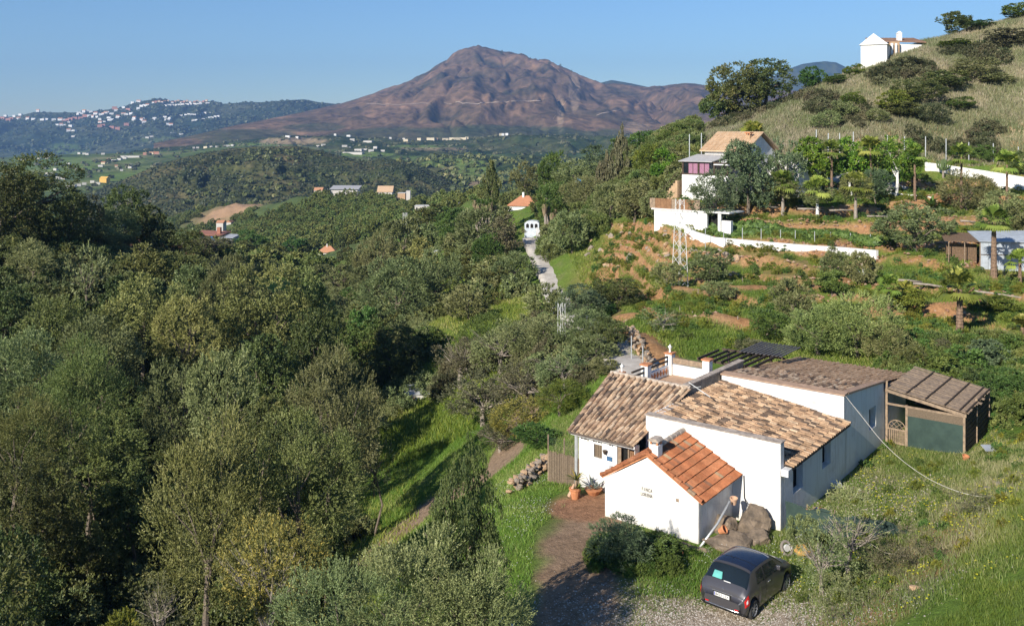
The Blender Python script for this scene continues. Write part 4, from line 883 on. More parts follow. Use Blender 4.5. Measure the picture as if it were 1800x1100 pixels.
M['bark'] = simple('bark', (.20, .16, .12), .95, scale=5, c2=(.11, .09, .07), bump=.5)
M['palebark'] = simple('pale_bark', (.34, .29, .24), .95, scale=5, c2=(.2, .17, .14), bump=.4)
M['limewash'] = simple('limewashed_bark', (.75, .74, .70), .9, scale=5)

def crown_np(seed, nt, lpt, ll, lw, tl, up=.25, lobes=11, lr=(.34, .52), spread=1.0, inner=.12, jit=.6):
    g = np.random.default_rng(seed)
    d = g.normal(size=(lobes, 3)); d /= np.linalg.norm(d, axis=1)[:, None]; d[:, 2] = np.where(d[:, 2] < 0, d[:, 2] * .75, d[:, 2])
    r = g.uniform(*lr, lobes); c = d * (1.0 - r)[:, None] * spread * g.uniform(.75, 1.12, lobes)[:, None]
    # each lobe carries leafy clumps; shoots fan out of a clump, gaps stay between clumps
    nk = int(np.clip(nt / 12, 40, 200)); ci = g.choice(lobes, nk * 4, p=r ** 2 / (r ** 2).sum()); cn = g.normal(size=(nk * 4, 3)); cn /= np.linalg.norm(cn, axis=1)[:, None]
    cp = c[ci] + cn * (r[ci] * g.uniform(.78, 1.0, nk * 4))[:, None]
    dist = np.linalg.norm(cp[:, None] - c[None], axis=2) / r[None]; dist[np.arange(len(cp)), ci] = 9
    ok = (dist.min(1) > .8) | (g.random(len(cp)) < inner * .5); cp = cp[ok][:nk]; cn = cn[ok][:nk]; tid = ci[ok][:nk]; nk = len(cp)
    cr = g.uniform(.15, .26, nk) * (70 / max(nk, 40)) ** .33; cv_ = g.normal(0, .11, nk)
    ki = g.choice(nk, nt, p=cr ** 2 / (cr ** 2).sum()); q = g.normal(size=(nt, 3)); q /= np.linalg.norm(q, axis=1)[:, None]; q = q + cn[ki] * .8; q /= np.linalg.norm(q, axis=1)[:, None]
    p = cp[ki] + q * (cr[ki] * g.uniform(.45, 1.0, nt))[:, None]; n = q * .7 + cn[ki] * .6; n /= np.linalg.norm(n, axis=1)[:, None]
    td = q * .8 + cn[ki] * .5 + g.normal(size=(nt, 3)) * .22; td[:, 2] += up; td /= np.linalg.norm(td, axis=1)[:, None]
    tl = tl * .75
    t = g.random((nt, lpt)); base = p[:, None] + td[:, None] * (t * tl)[..., None]
    ld = td[:, None] + g.normal(size=(nt, lpt, 3)) * jit; ld /= np.linalg.norm(ld, axis=2)[..., None]
    sd = np.cross(ld, n[:, None] * 1.25 + g.normal(size=(nt, lpt, 3)) * .55); sd /= np.linalg.norm(sd, axis=2)[..., None] + 1e-9
    L = ll * g.uniform(.6, 1.25, (nt, lpt, 1)); W = lw * g.uniform(.7, 1.2, (nt, lpt, 1))
    v = np.stack([base, base + ld * L * .5 + sd * W * .5, base + ld * L, base + ld * L * .5 - sd * W * .5], 2).reshape(-1, 3)
    lobv = g.random(lobes)[tid][ki]; tw = np.clip(g.normal(.42, .13, nt) + (lobv - .5) * .25 + cv_[ki], 0, 1)
    tv = np.clip(tw[:, None] + g.normal(0, .13, (nt, lpt)), 0, 1)
    return v, np.arange(len(v)).reshape(-1, 4), np.repeat(tv.ravel(), 4)
CR = {}
def crown_mesh(style, lod, var, mat=None):
    if lod == 3: var %= 2
    k = (style, lod, var)   # leaf material sits on the object, the mesh is shared
    if k in CR: return CR[k]
    q = {3: 1.0, 2: .5, 1: .24, 0: .07}[lod]; ls = {3: .040, 2: .064, 1: .115, 0: .21}[lod]
    seed = hash_(style) + var * 17
    if style == 'olive': a = crown_np(seed, int(4200 * q), 11, ls, ls * .36, .18, up=.45, lobes=17, jit=.42)
    elif style == 'bushy': a = crown_np(seed, int(4000 * q), 10, ls, ls * .5, .11, up=.1, lobes=19, lr=(.28, .44), jit=.9)
    elif style == 'feather': a = crown_np(seed, int(4200 * q), 12, ls * .95, ls * .34, .26, up=.6, lobes=16, jit=.38)
    elif style == 'sparse': a = crown_np(seed, int(1000 * q), 9, ls * 1.15, ls * .36, .22, up=.4, lobes=13, lr=(.3, .5), inner=.7, jit=.6)
    elif style == 'open': a = crown_np(seed, int(2000 * q), 10, ls * 1.1, ls * .4, .18, up=.2, lobes=12, inner=.6, jit=.8)
    elif style == 'spire':
        v, f, tv = crown_np(seed, int(4800 * q), 10, ls * .72, ls * .60, .07, up=.25, lobes=26, lr=(.22, .33), jit=1.0)
        s_ = np.clip(1.12 - .52 * (v[:, 2] + 1) * .62, .12, 1.1); v[:, 0] *= s_; v[:, 1] *= s_; a = (v, f, tv)
    CR[k] = npmesh(style + '_foliage', a[0], a[1], L_['olive'], tv=a[2]); return CR[k]
def leafy(o, mat): o.material_slots[0].link = 'OBJECT'; o.material_slots[0].material = L_[mat]; return o
def hash_(s): return sum(ord(c) * (i + 3) for i, c in enumerate(s))
NTREE = [0]
def tree(style, mat, px, py, w, h, Y, label, cat='tree', trunk=True, group=None, bark='bark', name=None, rz=None, z=None, thin=False):
    """crown centred on a line of sight at its own distance, trunk down to the real ground"""
    NTREE[0] += 1; i = NTREE[0]; rd = random.Random(i)
    c = P(px, py, Y); rx = w / F * Y / 2; rz_ = h / F * Y / 2; g = h1(c.x, c.y)
    if c.z - rz_ < g - .6 * rz_: c.z = g + .4 * rz_
    if style not in ('spire',) and bark != 'limewash' and Y < 160:   # crowns that reach down towards the undergrowth
        ztop = c.z + rz_; zbot = max(g + .15 * rz_, ztop - 2 * rz_ - .7 * rx); c.z = (ztop + zbot) / 2; rz_ = (ztop - zbot) / 2
    lod = 3 if w > 150 else 2 if w > 80 else 1 if w > 34 else 0
    name = name or {'olive': 'olive_tree', 'bushy': 'leafy_tree', 'feather': 'feathery_tree', 'sparse': 'sparse_tree', 'open': 'open_tree', 'spire': 'spire_tree'}[style]
    if not trunk:
        o = link(name if name.endswith('shrub') or name.endswith('bush') else 'shrub', crown_mesh(style, lod, i % 3, mat), None, c, (0, 0, rd.random() * 6.28), (rx, rx * rd.uniform(.85, 1.1), rz_))
        leafy(o, mat); return tag(o, label, cat, group)
    root = thing(name, label, cat, (c.x, c.y, g - .1), rd.random() * 6.28, group)
    o = leafy(link('crown', crown_mesh(style, lod, i % 3, mat), root, (0, 0, c.z - g + .1), None, (rx, rx * rd.uniform(.85, 1.1), rz_)), mat)
    t = MB(); H = c.z - g + .1; r0 = max(.05, rx * .065) * (1.3 if bark == 'palebark' else 1)
    bend = rd.uniform(-.12, .12) * H
    top = Vector((bend * .3, bend * .2, max(H - rz_ * .35, .2))); t.tube([(0, 0, -.2), (bend, -bend * .5, top.z * .5), top], r0, 7, r0 * .6)
    nl = 6 if lod >= 2 else 4
    for k in range(nl * (2 if style in ('sparse', 'open') else 1)):
        a = k * 2.4 + rd.random(); e = rd.uniform(.2, 1.2); d = Vector((math.cos(a) * math.cos(e) * rx, math.sin(a) * math.cos(e) * rx, math.sin(e) * rz_)) * .82
        m = top + d * .5 + Vector((rd.gauss(0, .06), rd.gauss(0, .06), rd.gauss(0, .05))) * rx
        t.tube([top * rd.uniform(.6, 1), m, top + d], r0 * .42, 5, r0 * .08)
        if style in ('sparse', 'open'):
            for _ in range(4):
                e2 = Vector((rd.gauss(0, 1), rd.gauss(0, 1), abs(rd.gauss(0, .8)))) * rx * .3; t.tube([m, m + e2 * .6, m + d * .3 + e2], r0 * .13, 4, r0 * .03)
    t.build('trunk', M[bark], root)
    return root
T = lambda *a, **k: tree(*a, **k)
S = lambda *a, **k: tree(*a, **dict(dict(trunk=False, cat='shrub'), **k))
# --- left: the wooded ravine
T('bushy','dark',48,350,180,165,96,'tallest dark tree filling the upper left edge of the wood')
T('bushy','dark',5,390,120,190,86,'dark tree cut off by the left edge below the tallest dark tree')
T('bushy','dark',120,400,110,120,92,'dark tree to the right of the tallest tree at the upper left')
T('open','brown',150,375,60,60,97,'small reddish-brown tree behind the tall dark trees at the upper left')
T('bushy','dark',222,362,84,74,112,'round-topped dark tree standing alone above the far valley on the left')
T('bushy','dark',265,395,70,60,110,'lower dark tree right behind the round-topped one')
T('olive','olive',205,400,90,70,104,'grey-green olive below the round-topped dark tree')
T('olive','olive',165,440,90,75,96,'olive at the edge of the dark upper left wood')
T('bushy','dark',315,440,110,70,100,'dark bushy tree just left of the blue house')
T('olive','light',300,480,120,70,88,'row of pale olives above the black hollow, middle tree')
T('olive','light',250,470,80,70,86,'pale olive left of the hollow above the red soil')
T('olive','olive',345,500,80,75,84,'dark-based olive right of the pale hollow olives')
T('open','brown',368,462,76,46,125,'russet bush under the blue house terrace')
T('olive','olive',57,478,84,105,77,'silvery olive standing on the red soil at the left')
T('sparse','olive',150,478,76,110,73,'twisted thin olive on the red soil beside the silvery one')
T('bushy','dark',15,460,60,90,79,'dark tree at the left edge beside the silvery olive')
T('bushy','dark',215,520,70,60,72,'low dark tree under the pale hollow olives')
T('bushy','dark',10,560,110,110,64,'dark tree at the left edge below the silvery olive')
T('feather','wood',95,575,150,90,60,'feathery green tree in the left wood below the silvery olive')
T('olive','light',250,540,130,95,64,'pale olive with upright shoots in the centre of the left wood')
T('feather','olive',175,600,130,90,58,'greyish feathery tree below the pale upright olive')
T('olive','light',330,570,110,100,62,'olive next to the pale upright olive, towards the centre')
T('bushy','light',455,545,170,160,68,'large brownish-green tree in the middle of the left wood')
T('bushy','light',545,535,100,130,72,'brownish-green tree right of the largest one in the wood')
T('olive','olive',400,495,90,90,82,'grey olive behind the large brownish-green tree')
T('bushy','dark',555,600,110,120,62,'dark tree between the brownish-green tree and the lawn')
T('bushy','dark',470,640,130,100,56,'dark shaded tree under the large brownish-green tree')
T('feather','olive',40,640,140,110,52,'grey feathery tree at the left edge half-way down')
T('feather','wood',135,690,180,150,48,'rounded green feathery tree left of the grey olive pair')
T('olive','olive',308,690,110,135,50,'left-hand olive of the grey pair in mid wood')
T('olive','olive',395,690,120,150,48,'right-hand olive of the grey pair in mid wood')
T('bushy','dark',470,740,90,90,46,'dark tree behind the big pale olive crown')
T('feather','wood',40,760,170,110,42,'feathery green tree at the left edge above the deep shade')
T('bushy','wood',170,790,180,110,43,'low spreading green tree in the shade at the lower left')
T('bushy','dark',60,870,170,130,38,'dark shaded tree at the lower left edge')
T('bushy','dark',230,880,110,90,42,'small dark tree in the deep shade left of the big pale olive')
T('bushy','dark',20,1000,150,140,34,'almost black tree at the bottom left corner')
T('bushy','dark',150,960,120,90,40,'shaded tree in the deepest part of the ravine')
T('olive','olive',592,705,175,185,47,'silver-grey olive on the left of the sunny lawn')
T('olive','light',520,830,210,190,36,'big pale olive crown, right part, beside the lawn track')
T('feather','light',360,880,235,250,34,'biggest pale olive crown with bright feathery top in the lower left')
T('feather','light',575,860,100,130,38,'pale young olive leaning against the right of the big crown')
T('open','autumn',475,985,210,200,29,'yellow-leaved autumn tree in front of the big pale olive', bark='palebark')
T('bushy','dark',575,970,70,90,36,'small dark tree on the bank below the track')
T('feather','olive',720,1020,240,150,24,'grey-green foreground tree at the bottom centre, left half')
T('feather','olive',600,1080,230,150,23,'grey-green foreground tree cut off by the bottom edge')
T('feather','olive',830,1060,190,140,24,'grey-green foreground tree leaning on the dark spire')
T('spire','spire',815,955,200,380,25.5,'tall dark spire-shaped tree in the foreground beside the drive', cat='tree')
T('sparse','brown',285,1050,110,90,31,'bare twiggy shrub at the bottom left', bark='palebark', name='bare_shrub', cat='shrub')
T('feather','yellow',205,1110,80,70,22,'yellowish tree top poking in at the bottom edge')
# --- between lawn and house
T('bushy','dark',688,610,120,90,80,'dark glossy tree behind the little shed')
T('bushy','green',640,600,110,80,82,'green tree behind the silver-grey olive')
T('bushy','dark',712,655,70,56,82,'dark bush standing over the little shed')
T('bushy','green',752,625,60,60,84,'bright green bush right of the dark glossy tree')
T('open','brown',812,640,110,100,70,'brown thicket right of the little shed, back row', bark='palebark')
T('open','olive',880,620,120,110,68,'grey thicket tree in the back row, middle', bark='palebark')
T('feather','green',870,585,100,70,74,'green bushy tree behind the grey thicket')
T('open','brown',850,705,140,110,60,'brown thicket beside the lawn edge', bark='palebark')
T('feather','olive',950,610,120,110,66,'tree mass standing left of the small lattice post')
T('feather','olive',1020,620,100,110,62,'tree mass right of the small lattice post above the path')
T('open','brown',925,690,130,110,57,'tangled brown thicket in front of the farmhouse wing, left', bark='palebark')
T('open','olive',990,680,110,110,54,'tangled thicket touching the farmhouse wing', bark='palebark')
T('feather','yellow',985,735,90,90,50,'yellow-green bush beside the farmhouse wing')
T('feather','autumn',915,750,110,90,52,'yellowish thicket bush above the reed fence')
T('open','brown',880,775,90,70,52,'low brown thicket at the end of the lawn', bark='palebark')
T('feather','green',945,775,80,60,47,'low green bush beside the reed fence')
T('sparse','olive',655,800,70,70,49,'thin young olive on the lawn slope')
T('feather','olive',965,545,80,90,80,'olive in front of the road, near the small lattice post')
T('bushy','blue',1025,545,110,90,74,'dark blue-green tree right of the small lattice post')
T('bushy','dark',1085,525,95,75,78,'dark round citrus tree beside the path')
T('bushy','green',1060,560,50,40,74,'small green bush in the shade beside the path')
T('feather','olive',1045,625,80,70,56,'bushy crown hiding the path above the farmhouse wing')
T('bushy','dark',1062,600,90,80,58,'dark crown throwing shade on the path behind the farmhouse')
T('feather','olive',1062,648,50,40,53,'small bush between the path and the farmhouse wing')
T('feather','green',1005,600,80,60,66,'green crown right beside the small lattice post')
# --- middle distance
T('olive','olive',695,510,120,110,106,'olive above the top of the lawn, middle distance')
T('olive','olive',765,490,90,100,108,'olive beside the grassy slope, middle distance')
T('olive','olive',660,450,90,100,135,'tall olive at the edge of the wooded hill')
T('olive','olive',710,420,80,70,160,'olive below the ruined white hut')
T('bushy','dark',765,395,80,50,200,'dark trees in front of the ruined white hut')
T('olive','olive',770,430,80,60,160,'olive behind the parked white car')
T('olive','olive',650,500,60,70,120,'slim olive at the right of the garden pond')
T('olive','light',735,455,70,60,130,'pale olive left of the parked white car')
T('feather','green',800,420,60,80,150,'bright green bush right of the parked white car')
T('feather','olive',838,425,80,110,132,'tall olive left of the stony slope')
T('open','brown',890,425,80,80,130,'mixed brown bush left of the gate house')
T('feather','green',860,445,60,60,124,'green bush at the head of the stony slope')
T('olive','olive',905,500,70,80,106,'olive at the left edge of the concrete road')
T('olive','olive',820,555,75,80,90,'olive on the bright green slope')
T('olive','olive',1005,455,75,110,110,'olive at the right edge of the concrete road')
T('bushy','green',640,560,60,40,100,'low bush by the lower track')
T('open','olive',600,500,70,60,130,'thin trees around the garden pond')
T('olive','olive',560,490,60,50,150,'olive left of the garden pond')
T('bushy','green',620,540,50,40,120,'low green hedge below the garden pond')
for i,(px,py,w,h,Y,st,mt) in enumerate([(575,480,50,30,180,'bushy','dark'),(610,462,40,40,230,'spire','dark'),(640,470,50,40,170,'bushy','blue'),(545,480,40,26,190,'bushy','green'),(500,470,60,40,170,'olive','olive'),(455,470,60,40,160,'olive','light'),(520,430,40,24,280,'bushy','green'),(425,445,50,40,210,'bushy','dark'),(600,440,26,34,290,'spire','dark'),(470,500,60,40,130,'olive','olive'),(535,515,60,50,110,'olive','light'),(440,420,50,30,260,'bushy','green')]):
    T(st,mt,px,py,w,h,Y,'one of the small trees around the red-roofed cottage in the valley',group='small trees around the valley cottage')
# --- knoll right of the road
T('olive','olive',925,312,56,46,180,'grey olive behind the orange-roofed house')
T('feather','green',976,303,56,60,150,'bright green tree right of the orange-roofed house')
T('feather','green',975,355,60,60,138,'green bush beside the drooping yuccas at the gate')
T('olive','olive',1015,330,100,90,146,'grey-green tree mass behind the gate, left')
T('feather','olive',1035,380,90,100,130,'grey tree in the middle of the tree mass behind the gate')
T('bushy','blue',1060,295,90,80,158,'blue-green tree at the top of the tree mass')
T('bushy','green',1108,275,70,60,165,'green round tree highest on the knoll')
T('spire','brown',1092,335,66,150,134,'drooping brownish cypress in the tree mass')
T('spire','brown',1065,365,50,110,136,'second drooping brownish cypress left of the first')
T('feather','green',1145,285,70,50,150,'light bush on the brow of the knoll')
T('feather','yellow',1140,330,60,80,128,'yellow-green bush left of the bright citrus tree')
T('bushy','citrus',1173,300,62,76,118,'bright citrus tree left of the villa')
T('bushy','dark',1198,325,40,60,116,'dark tree in the shade between the citrus tree and the villa')
T('feather','green',1190,262,60,50,140,'green bush on the brow behind the villa')
T('bushy','dark',1215,250,40,24,150,'small dark bush on the skyline left of the villa')
T('olive','olive',1115,375,78,95,108,'olive on the earth cut below the cypresses')
T('olive','olive',1160,405,66,80,102,'olive on the earth cut beside the white retaining wall')
T('feather','olive',1075,395,60,90,114,'olive at the left end of the earth cut')
T('olive','blue',1256,350,96,90,96,'grey olive in front of the white retaining wall')
T('bushy','blue',1315,300,110,100,99,'big blue-green bush hiding the villa corner')
T('open','blue',1375,285,70,70,102,'grey-green bush right of the villa corner')
T('feather','blue',1300,265,44,40,101,'small blue-green bush at the villa eaves')
for i,(px,py,w,h,Y,lb) in enumerate([(1430,280,62,62,106,'round citrus tree with white trunk nearest the villa'),(1497,278,62,60,106,'second white-trunked citrus tree from the villa'),(1575,280,78,72,105,'largest white-trunked citrus tree, farthest from the villa')]):
    T('bushy','citrus',px,py+2,w*1.2,h*1.2,Y,lb,group='citrus trees with limewashed trunks',bark='limewash')
T('olive','olive',1700,318,90,42,101,'low grey shrub-like olive on the driveway edge',cat='tree')
T('feather','blue',1540,315,50,30,102,'low bush between the citrus trees')
T('bushy','olive',1612,425,130,125,86,'big dense grey-green carob at the end of the white wall')
T('bushy','olive',1765,375,95,80,90,'dense grey-green tree behind the grey shed')
T('bushy','olive',1800,400,70,70,88,'dense grey-green tree cut off by the right edge behind the shed')
T('olive','olive',1467,462,50,46,80,'small olive left of the leaning one on the terraces')
T('olive','olive',1518,470,56,58,78,'small leaning olive with white trunk on the terraces',bark='limewash')
T('bushy','green',1462,500,58,50,74,'green bush below the small terrace olives')
T('bushy','yellow',1600,525,66,36,68,'rounded yellow-green bush by the young palms')
T('bushy','yellow',1760,541,72,40,66,'flat yellow-green bush near the right edge')
T('olive','olive',1172,508,52,58,79,'round olive on the orchard terrace under the pylon')
T('olive','olive',1250,500,70,80,80,'taller olive on the terraces right of the pylon')
T('olive','olive',1262,550,60,50,74,'lower olive on the terraces right of the pylon')
T('sparse','olive',1165,590,70,60,62,'thin young tree on the green terrace',bark='palebark')
T('sparse','olive',1190,570,46,36,66,'thin young tree under the round olive',bark='palebark')
T('feather','light',1440,595,120,110,58,'feathery pale willow-like tree behind the house, left part')
T('feather','light',1510,580,130,120,58,'feathery pale willow-like tree behind the house, tallest')
T('feather','olive',1560,610,90,90,57,'feathery tree behind the house, right part')
T('feather','olive',1395,560,70,100,64,'feathery tree above the pergola')
T('feather','green',1350,590,70,70,60,'yellowish green bush above the pergola')
T('feather','brown',1325,615,60,40,57,'dry bush just behind the pergola')
for i,(px,py,w,h,Y,mt) in enumerate([(1600,640,70,60,55,'dark'),(1640,650,80,60,54,'green'),(1690,640,80,60,55,'green'),(1740,630,80,60,56,'blue'),(1785,620,70,60,58,'green'),(1770,680,90,70,50,'green'),(1720,675,60,50,52,'dark'),(1795,720,60,60,47,'green'),(1760,600,60,40,60,'olive'),(1650,615,50,36,58,'brown'),(1590,600,50,40,60,'dark')]):
    S('bushy',mt,px,py,w,h,Y,'one of the bramble bushes crowding behind the timber shelter',group='bramble bushes behind the timber shelter',name='bramble_bush')
# --- upper hillside
T('bushy','dark',1290,165,104,112,146,'big dark tree clump on the ridge, left crown')
T('bushy','dark',1342,155,112,102,148,'big dark tree clump on the ridge, right crown')
T('bushy','dark',1262,190,56,74,147,'small crown at the left foot of the ridge clump')
for i,(px,py,w,h,Y,st,mt,lb) in enumerate([
 (1680,37,64,30,158,'bushy','dark','dark bush on the skyline right of the ruined house'),(1428,133,46,28,150,'bushy','green','green bush beside the rubble below the ruined house'),(1502,122,36,18,148,'bushy','yellow','small yellow-green bush under the ruined house'),
 (1470,140,40,18,146,'bushy','green','low green bush above the grassy slope'),(1790,35,56,40,158,'bushy','yellow','yellow-green bush at the upper right corner'),(1720,52,50,22,156,'bushy','green','bush on the skyline near the upper right corner'),
 (1770,115,80,50,146,'bushy','brown','large brownish bush near the right edge of the slope'),(1710,140,90,60,140,'bushy','olive','broad dark bush on the upper slope'),(1660,160,80,50,137,'bushy','dark','dark bush left of the broad one'),
 (1610,170,90,66,133,'bushy','dark','largest dark bush in the middle of the slope'),(1570,185,60,50,131,'bushy','yellow','yellowish bush at the left of the largest dark one'),(1590,200,60,40,129,'bushy','dark','dark bush below the largest one'),
 (1545,210,40,36,127,'feather','olive','small bush left below the dark ones'),(1640,205,56,44,127,'feather','blue','grey rounded bush above the fence'),(1482,200,60,44,130,'bushy','olive','dark low bush above the citrus trees'),
 (1450,212,50,34,128,'feather','olive','low grey bush above the villa garden'),(1500,175,40,22,134,'feather','yellow','spiky fan bush on the grassy slope'),(1690,190,50,34,131,'bushy','green','green bush right of the grey rounded one'),
 (1600,120,50,20,145,'feather','brown','dry bush high on the slope'),(1730,270,40,28,117,'bushy','green','green bush on the fence line at the right'),(1790,285,40,36,113,'bushy','dark','dark bush on the fence line at the right edge'),
 (1680,95,60,24,150,'bushy','yellow','yellow-green patch bush near the top of the slope'),(1755,165,60,30,137,'bushy','olive','low bush on the dry slope near the right edge')]):
    S(st,mt,px,py,w,h,Y,lb,name='hillside_bush')
# shrubs near the house
S('feather','blue',1090,945,105,66,32,'grey-green shrub growing against the front of the outhouse',name='garden_shrub',cat='shrub')
S('bushy','green',1160,965,80,34,32.5,'low green weeds bush below the outhouse corner',name='garden_shrub')
S('feather','green',1060,960,50,40,32.5,'bright green low bush at the left of the grey-green shrub',name='garden_shrub')
T('sparse','olive',1495,930,130,150,30.5,'thin young olive with bare limbs in front of the green net',bark='palebark')
T('sparse','olive',1445,975,110,110,29.5,'thin young olive left of the first, in front of the green net',bark='palebark')
S('sparse','brown',1560,970,90,70,29.5,'dry shrub on the bank beside the thin olives',name='dry_shrub')
S('sparse','brown',1620,960,90,60,29.5,'dry grey shrub along the bank edge, middle',name='dry_shrub')
S('sparse','brown',1710,890,80,50,32.5,'dry purple-grey shrub at the top of the bank edge',name='dry_shrub')
S('sparse','olive',1470,1040,100,60,27.5,'dry shrub on the bank right of the car',name='dry_shrub')
S('feather','olive',1410,930,50,40,31.5,'small weed bush by the tipped wheelbarrow',name='dry_shrub')
# trees outside the frame at the left whose shade falls on drive and lawn
T('bushy','dark',-120,1200,420,420,22,'dark tree standing outside the lower left of the view')
T('bushy','dark',-1245,1385,580,620,20,'dark tree outside the left edge, nearest of the shading row')
T('bushy','dark',-1230,1200,520,560,24,'dark tree outside the left edge, second of the shading row')
T('bushy','dark',-1690,1800,700,700,14,'dark tree outside the left edge below the viewpoint')
T('bushy','dark',-1080,1040,420,440,30,'dark tree outside the left edge, farthest of the shading row')
T('bushy','dark',-420,1250,330,420,24,'dark tree just outside the lower left corner')

# ---------------------------------------------------------------- palms
mPalm = leafmat('palm_leaf', [(0, (.14, .19, .03)), (.5, (.26, .33, .06)), (1, (.46, .48, .11))], .35)
mYuc = leafmat('yucca_leaf', [(0, (.04, .09, .015)), (.6, (.08, .15, .025)), (1, (.16, .22, .05))], .25)
mSkirt = simple('dry_fronds', (.32, .24, .15), .95, scale=20, c2=(.18, .13, .08), bump=.4)
M['palmtrunk'] = simple('palm_trunk', (.27, .18, .12), .95, scale=9, c2=(.12, .08, .055), bump=.6)
def fan_palm_crown(seed, n=34):
    rd = random.Random(seed); vs = []; fs = []; tv = []
    for i in range(n):
        a = i * 2.4; el = rd.uniform(-.3, 1.4) if i % 3 else rd.uniform(.8, 1.45); pl_ = rd.uniform(.35, .5); d = Vector((math.cos(a) * math.cos(el), math.sin(a) * math.cos(el), math.sin(el)))
        side = d.cross(Vector((0, 0, 1))).normalized(); nrm = side.cross(d); c = d * pl_; cv = rd.random()
        k = len(vs); vs += [Vector((0, 0, 0)) + side * .012, Vector((0, 0, 0)) - side * .012, c - side * .012, c + side * .012]; fs.append((k, k + 1, k + 2, k + 3)); tv += [cv] * 4
        for j in range(11):
            q = -1.25 + 2.5 * j / 10; l = .52 * (1 - .25 * abs(q) / 1.25); dd = (d * math.cos(q) + side * math.sin(q)).normalized(); tip = c + dd * l - Vector((0, 0, .10 + .1 * rd.random())); mid = c + dd * l * .55 + nrm * .02; s2 = dd.cross(nrm).normalized() * .055
            k = len(vs); vs += [c, mid + s2, tip, mid - s2]; fs.append((k, k + 1, k + 2, k + 3)); tv += [cv] * 4
    return npmesh('palm_crown', np.array([tuple(v) for v in vs]), fs, mPalm, tv=tv)
PC = [fan_palm_crown(s) for s in range(3)]
def palm(px, pt, pb, w, Y, label, cat='palm', group=None, tr=.16):
    """fan palm: base row pb, top row pt"""
    b = P(px, pb, Y); g = h1(b.x, b.y); H = (pb - pt) / F * Y; R_ = w / F * Y / 2
    root = thing('fan_palm', label, cat, (b.x, b.y, g - .05), random.random() * 6, group); ch = max(H - R_ * .8, .25)
    ch += max(0, b.z - g)
    m = MB(); rd = random.Random(px); prof = []; n = 14
    for i in range(n + 1):
        z = ch * i / n; r = tr * (1.35 - .55 * i / n) ; prof += [(r, z), (r * .86, z + ch / n * .5)]
    m.lathe((0, 0, 0), prof, 9); m.build('trunk', M['palmtrunk'], root)
    link('crown', PC[px % 3], root, (0, 0, ch), None, (R_ * 1.6, R_ * 1.6, R_ * 1.6)); return root
for a in [(1462,252,330,36,104,'palm between the first two citrus trees, by the driveway'),(1530,246,326,40,104,'tallest palm, between the second and third citrus trees'),(1608,260,341,40,103,'palm right of the largest citrus tree'),
 (1690,260,345,46,102,'palm in front of the upper white wall'),(1770,272,348,46,102,'palm at the right end of the upper white wall'),(1322,222,290,46,112,'palm rising behind the villa roof'),
 (1747,370,484,50,77,'thick-trunked palm in front of the grey shed'),(1687,502,608,66,62,'palm above the bare earth slope behind the shelter'),(1562,507,570,40,68,'young palm left of the rounded bushes'),
 (1793,465,520,40,74,'bright young palm at the right edge'),(1590,500,550,36,70,'young palm with drooping fronds'),(1797,560,610,40,60,'palm cut off by the right edge beside the flat bush')]:
    palm(*a, tr=.21 if a[0] in (1747, 1687) else .13)
def droopy(px, pt, pb, w, Y, label):
    b = P(px, pb, Y); g = h1(b.x, b.y); H = (pb - pt) / F * Y + max(0, b.z - g); R_ = w / F * Y / 2
    root = thing('shaggy_palm', label, 'palm', (b.x, b.y, g - .05), px)
    m = MB(); m.lathe((0, 0, 0), [(.2, 0), (.15, H * .4), (.12, H * .65)], 8); m.build('trunk', M['limewash'] if px % 2 else M['palebark'], root)
    me = crown_mesh('feather', 1, px % 3); leafy(link('crown', me, root, (0, 0, H * .72), None, (R_, R_, H * .28)), 'olive')
    link('fronds', PC[px % 3], root, (0, 0, H * .8), None, (R_ * 1.4, R_ * 1.4, R_ * 1.3))
for a in [(1376,322,393,52,98,'shaggy white-trunked plant on the earth terrace, left of three'),(1437,330,396,54,97,'shaggy white-trunked plant on the earth terrace, middle of three'),(1504,328,401,52,96,'shaggy white-trunked plant on the earth terrace, right of three')]: droopy(*a)
def tuft_mesh(seed, n=90, L=1.0, w=.05):
    rd = random.Random(seed); vs = []; fs = []
    for i in range(n):
        a = rd.random() * 6.28; el = rd.uniform(-.5, 1.4); d = Vector((math.cos(a) * math.cos(el), math.sin(a) * math.cos(el), math.sin(el))); s_ = d.cross(Vector((0, 0, 1))).normalized() * w * .5; l = L * rd.uniform(.7, 1)
        k = len(vs); tip = d * l - Vector((0, 0, .22 * l)); vs += [d * .05 - s_ * .5, d * l * .5 - s_, tip, d * l * .5 + s_]; fs.append((k, k + 1, k + 2, k + 3))
    return npmesh('leaf_tuft', np.array([tuple(v) for v in vs]), fs, mYuc, tv=np.repeat(np.random.default_rng(seed).random(n), 4))
TU = [tuft_mesh(s) for s in range(3)]
def yucca(px, pt, pb, w, Y, n, label):
    b = P(px, pb, Y); g = min(h1(b.x, b.y), b.z); root = thing('giant_yucca', label, 'yucca', (b.x, b.y, g)); W = w / F * Y; H0 = b.z - g; Ht = (pb - pt) / F * Y; rd = random.Random(px)
    for i in range(n):
        t = (i + .5) / n - .5; x = t * W * .8; h = H0 + Ht * rd.uniform(.6, .86); y = rd.uniform(-.8, .8)
        m = MB(); m.tube([(x * .5, y * .5, 0), (x * .8, y, h * .5), (x, y, h)], .28, 7, .16); m.build('trunk', M['palebark'], root)
        m = MB(); m.lathe((x, y, h - Ht * .36), [(.10, 0), (.26, Ht * .1), (.42, Ht * .28), (.25, Ht * .36)], 9); m.build('dry_skirt', mSkirt, root)
        link('leaf_tuft', TU[i % 3], root, (x, y, h), None, (1.25, 1.25, 1.3))
yucca(852, 342, 398, 52, 140, 6, 'cluster of giant yuccas with dry brown skirts under the cypress')
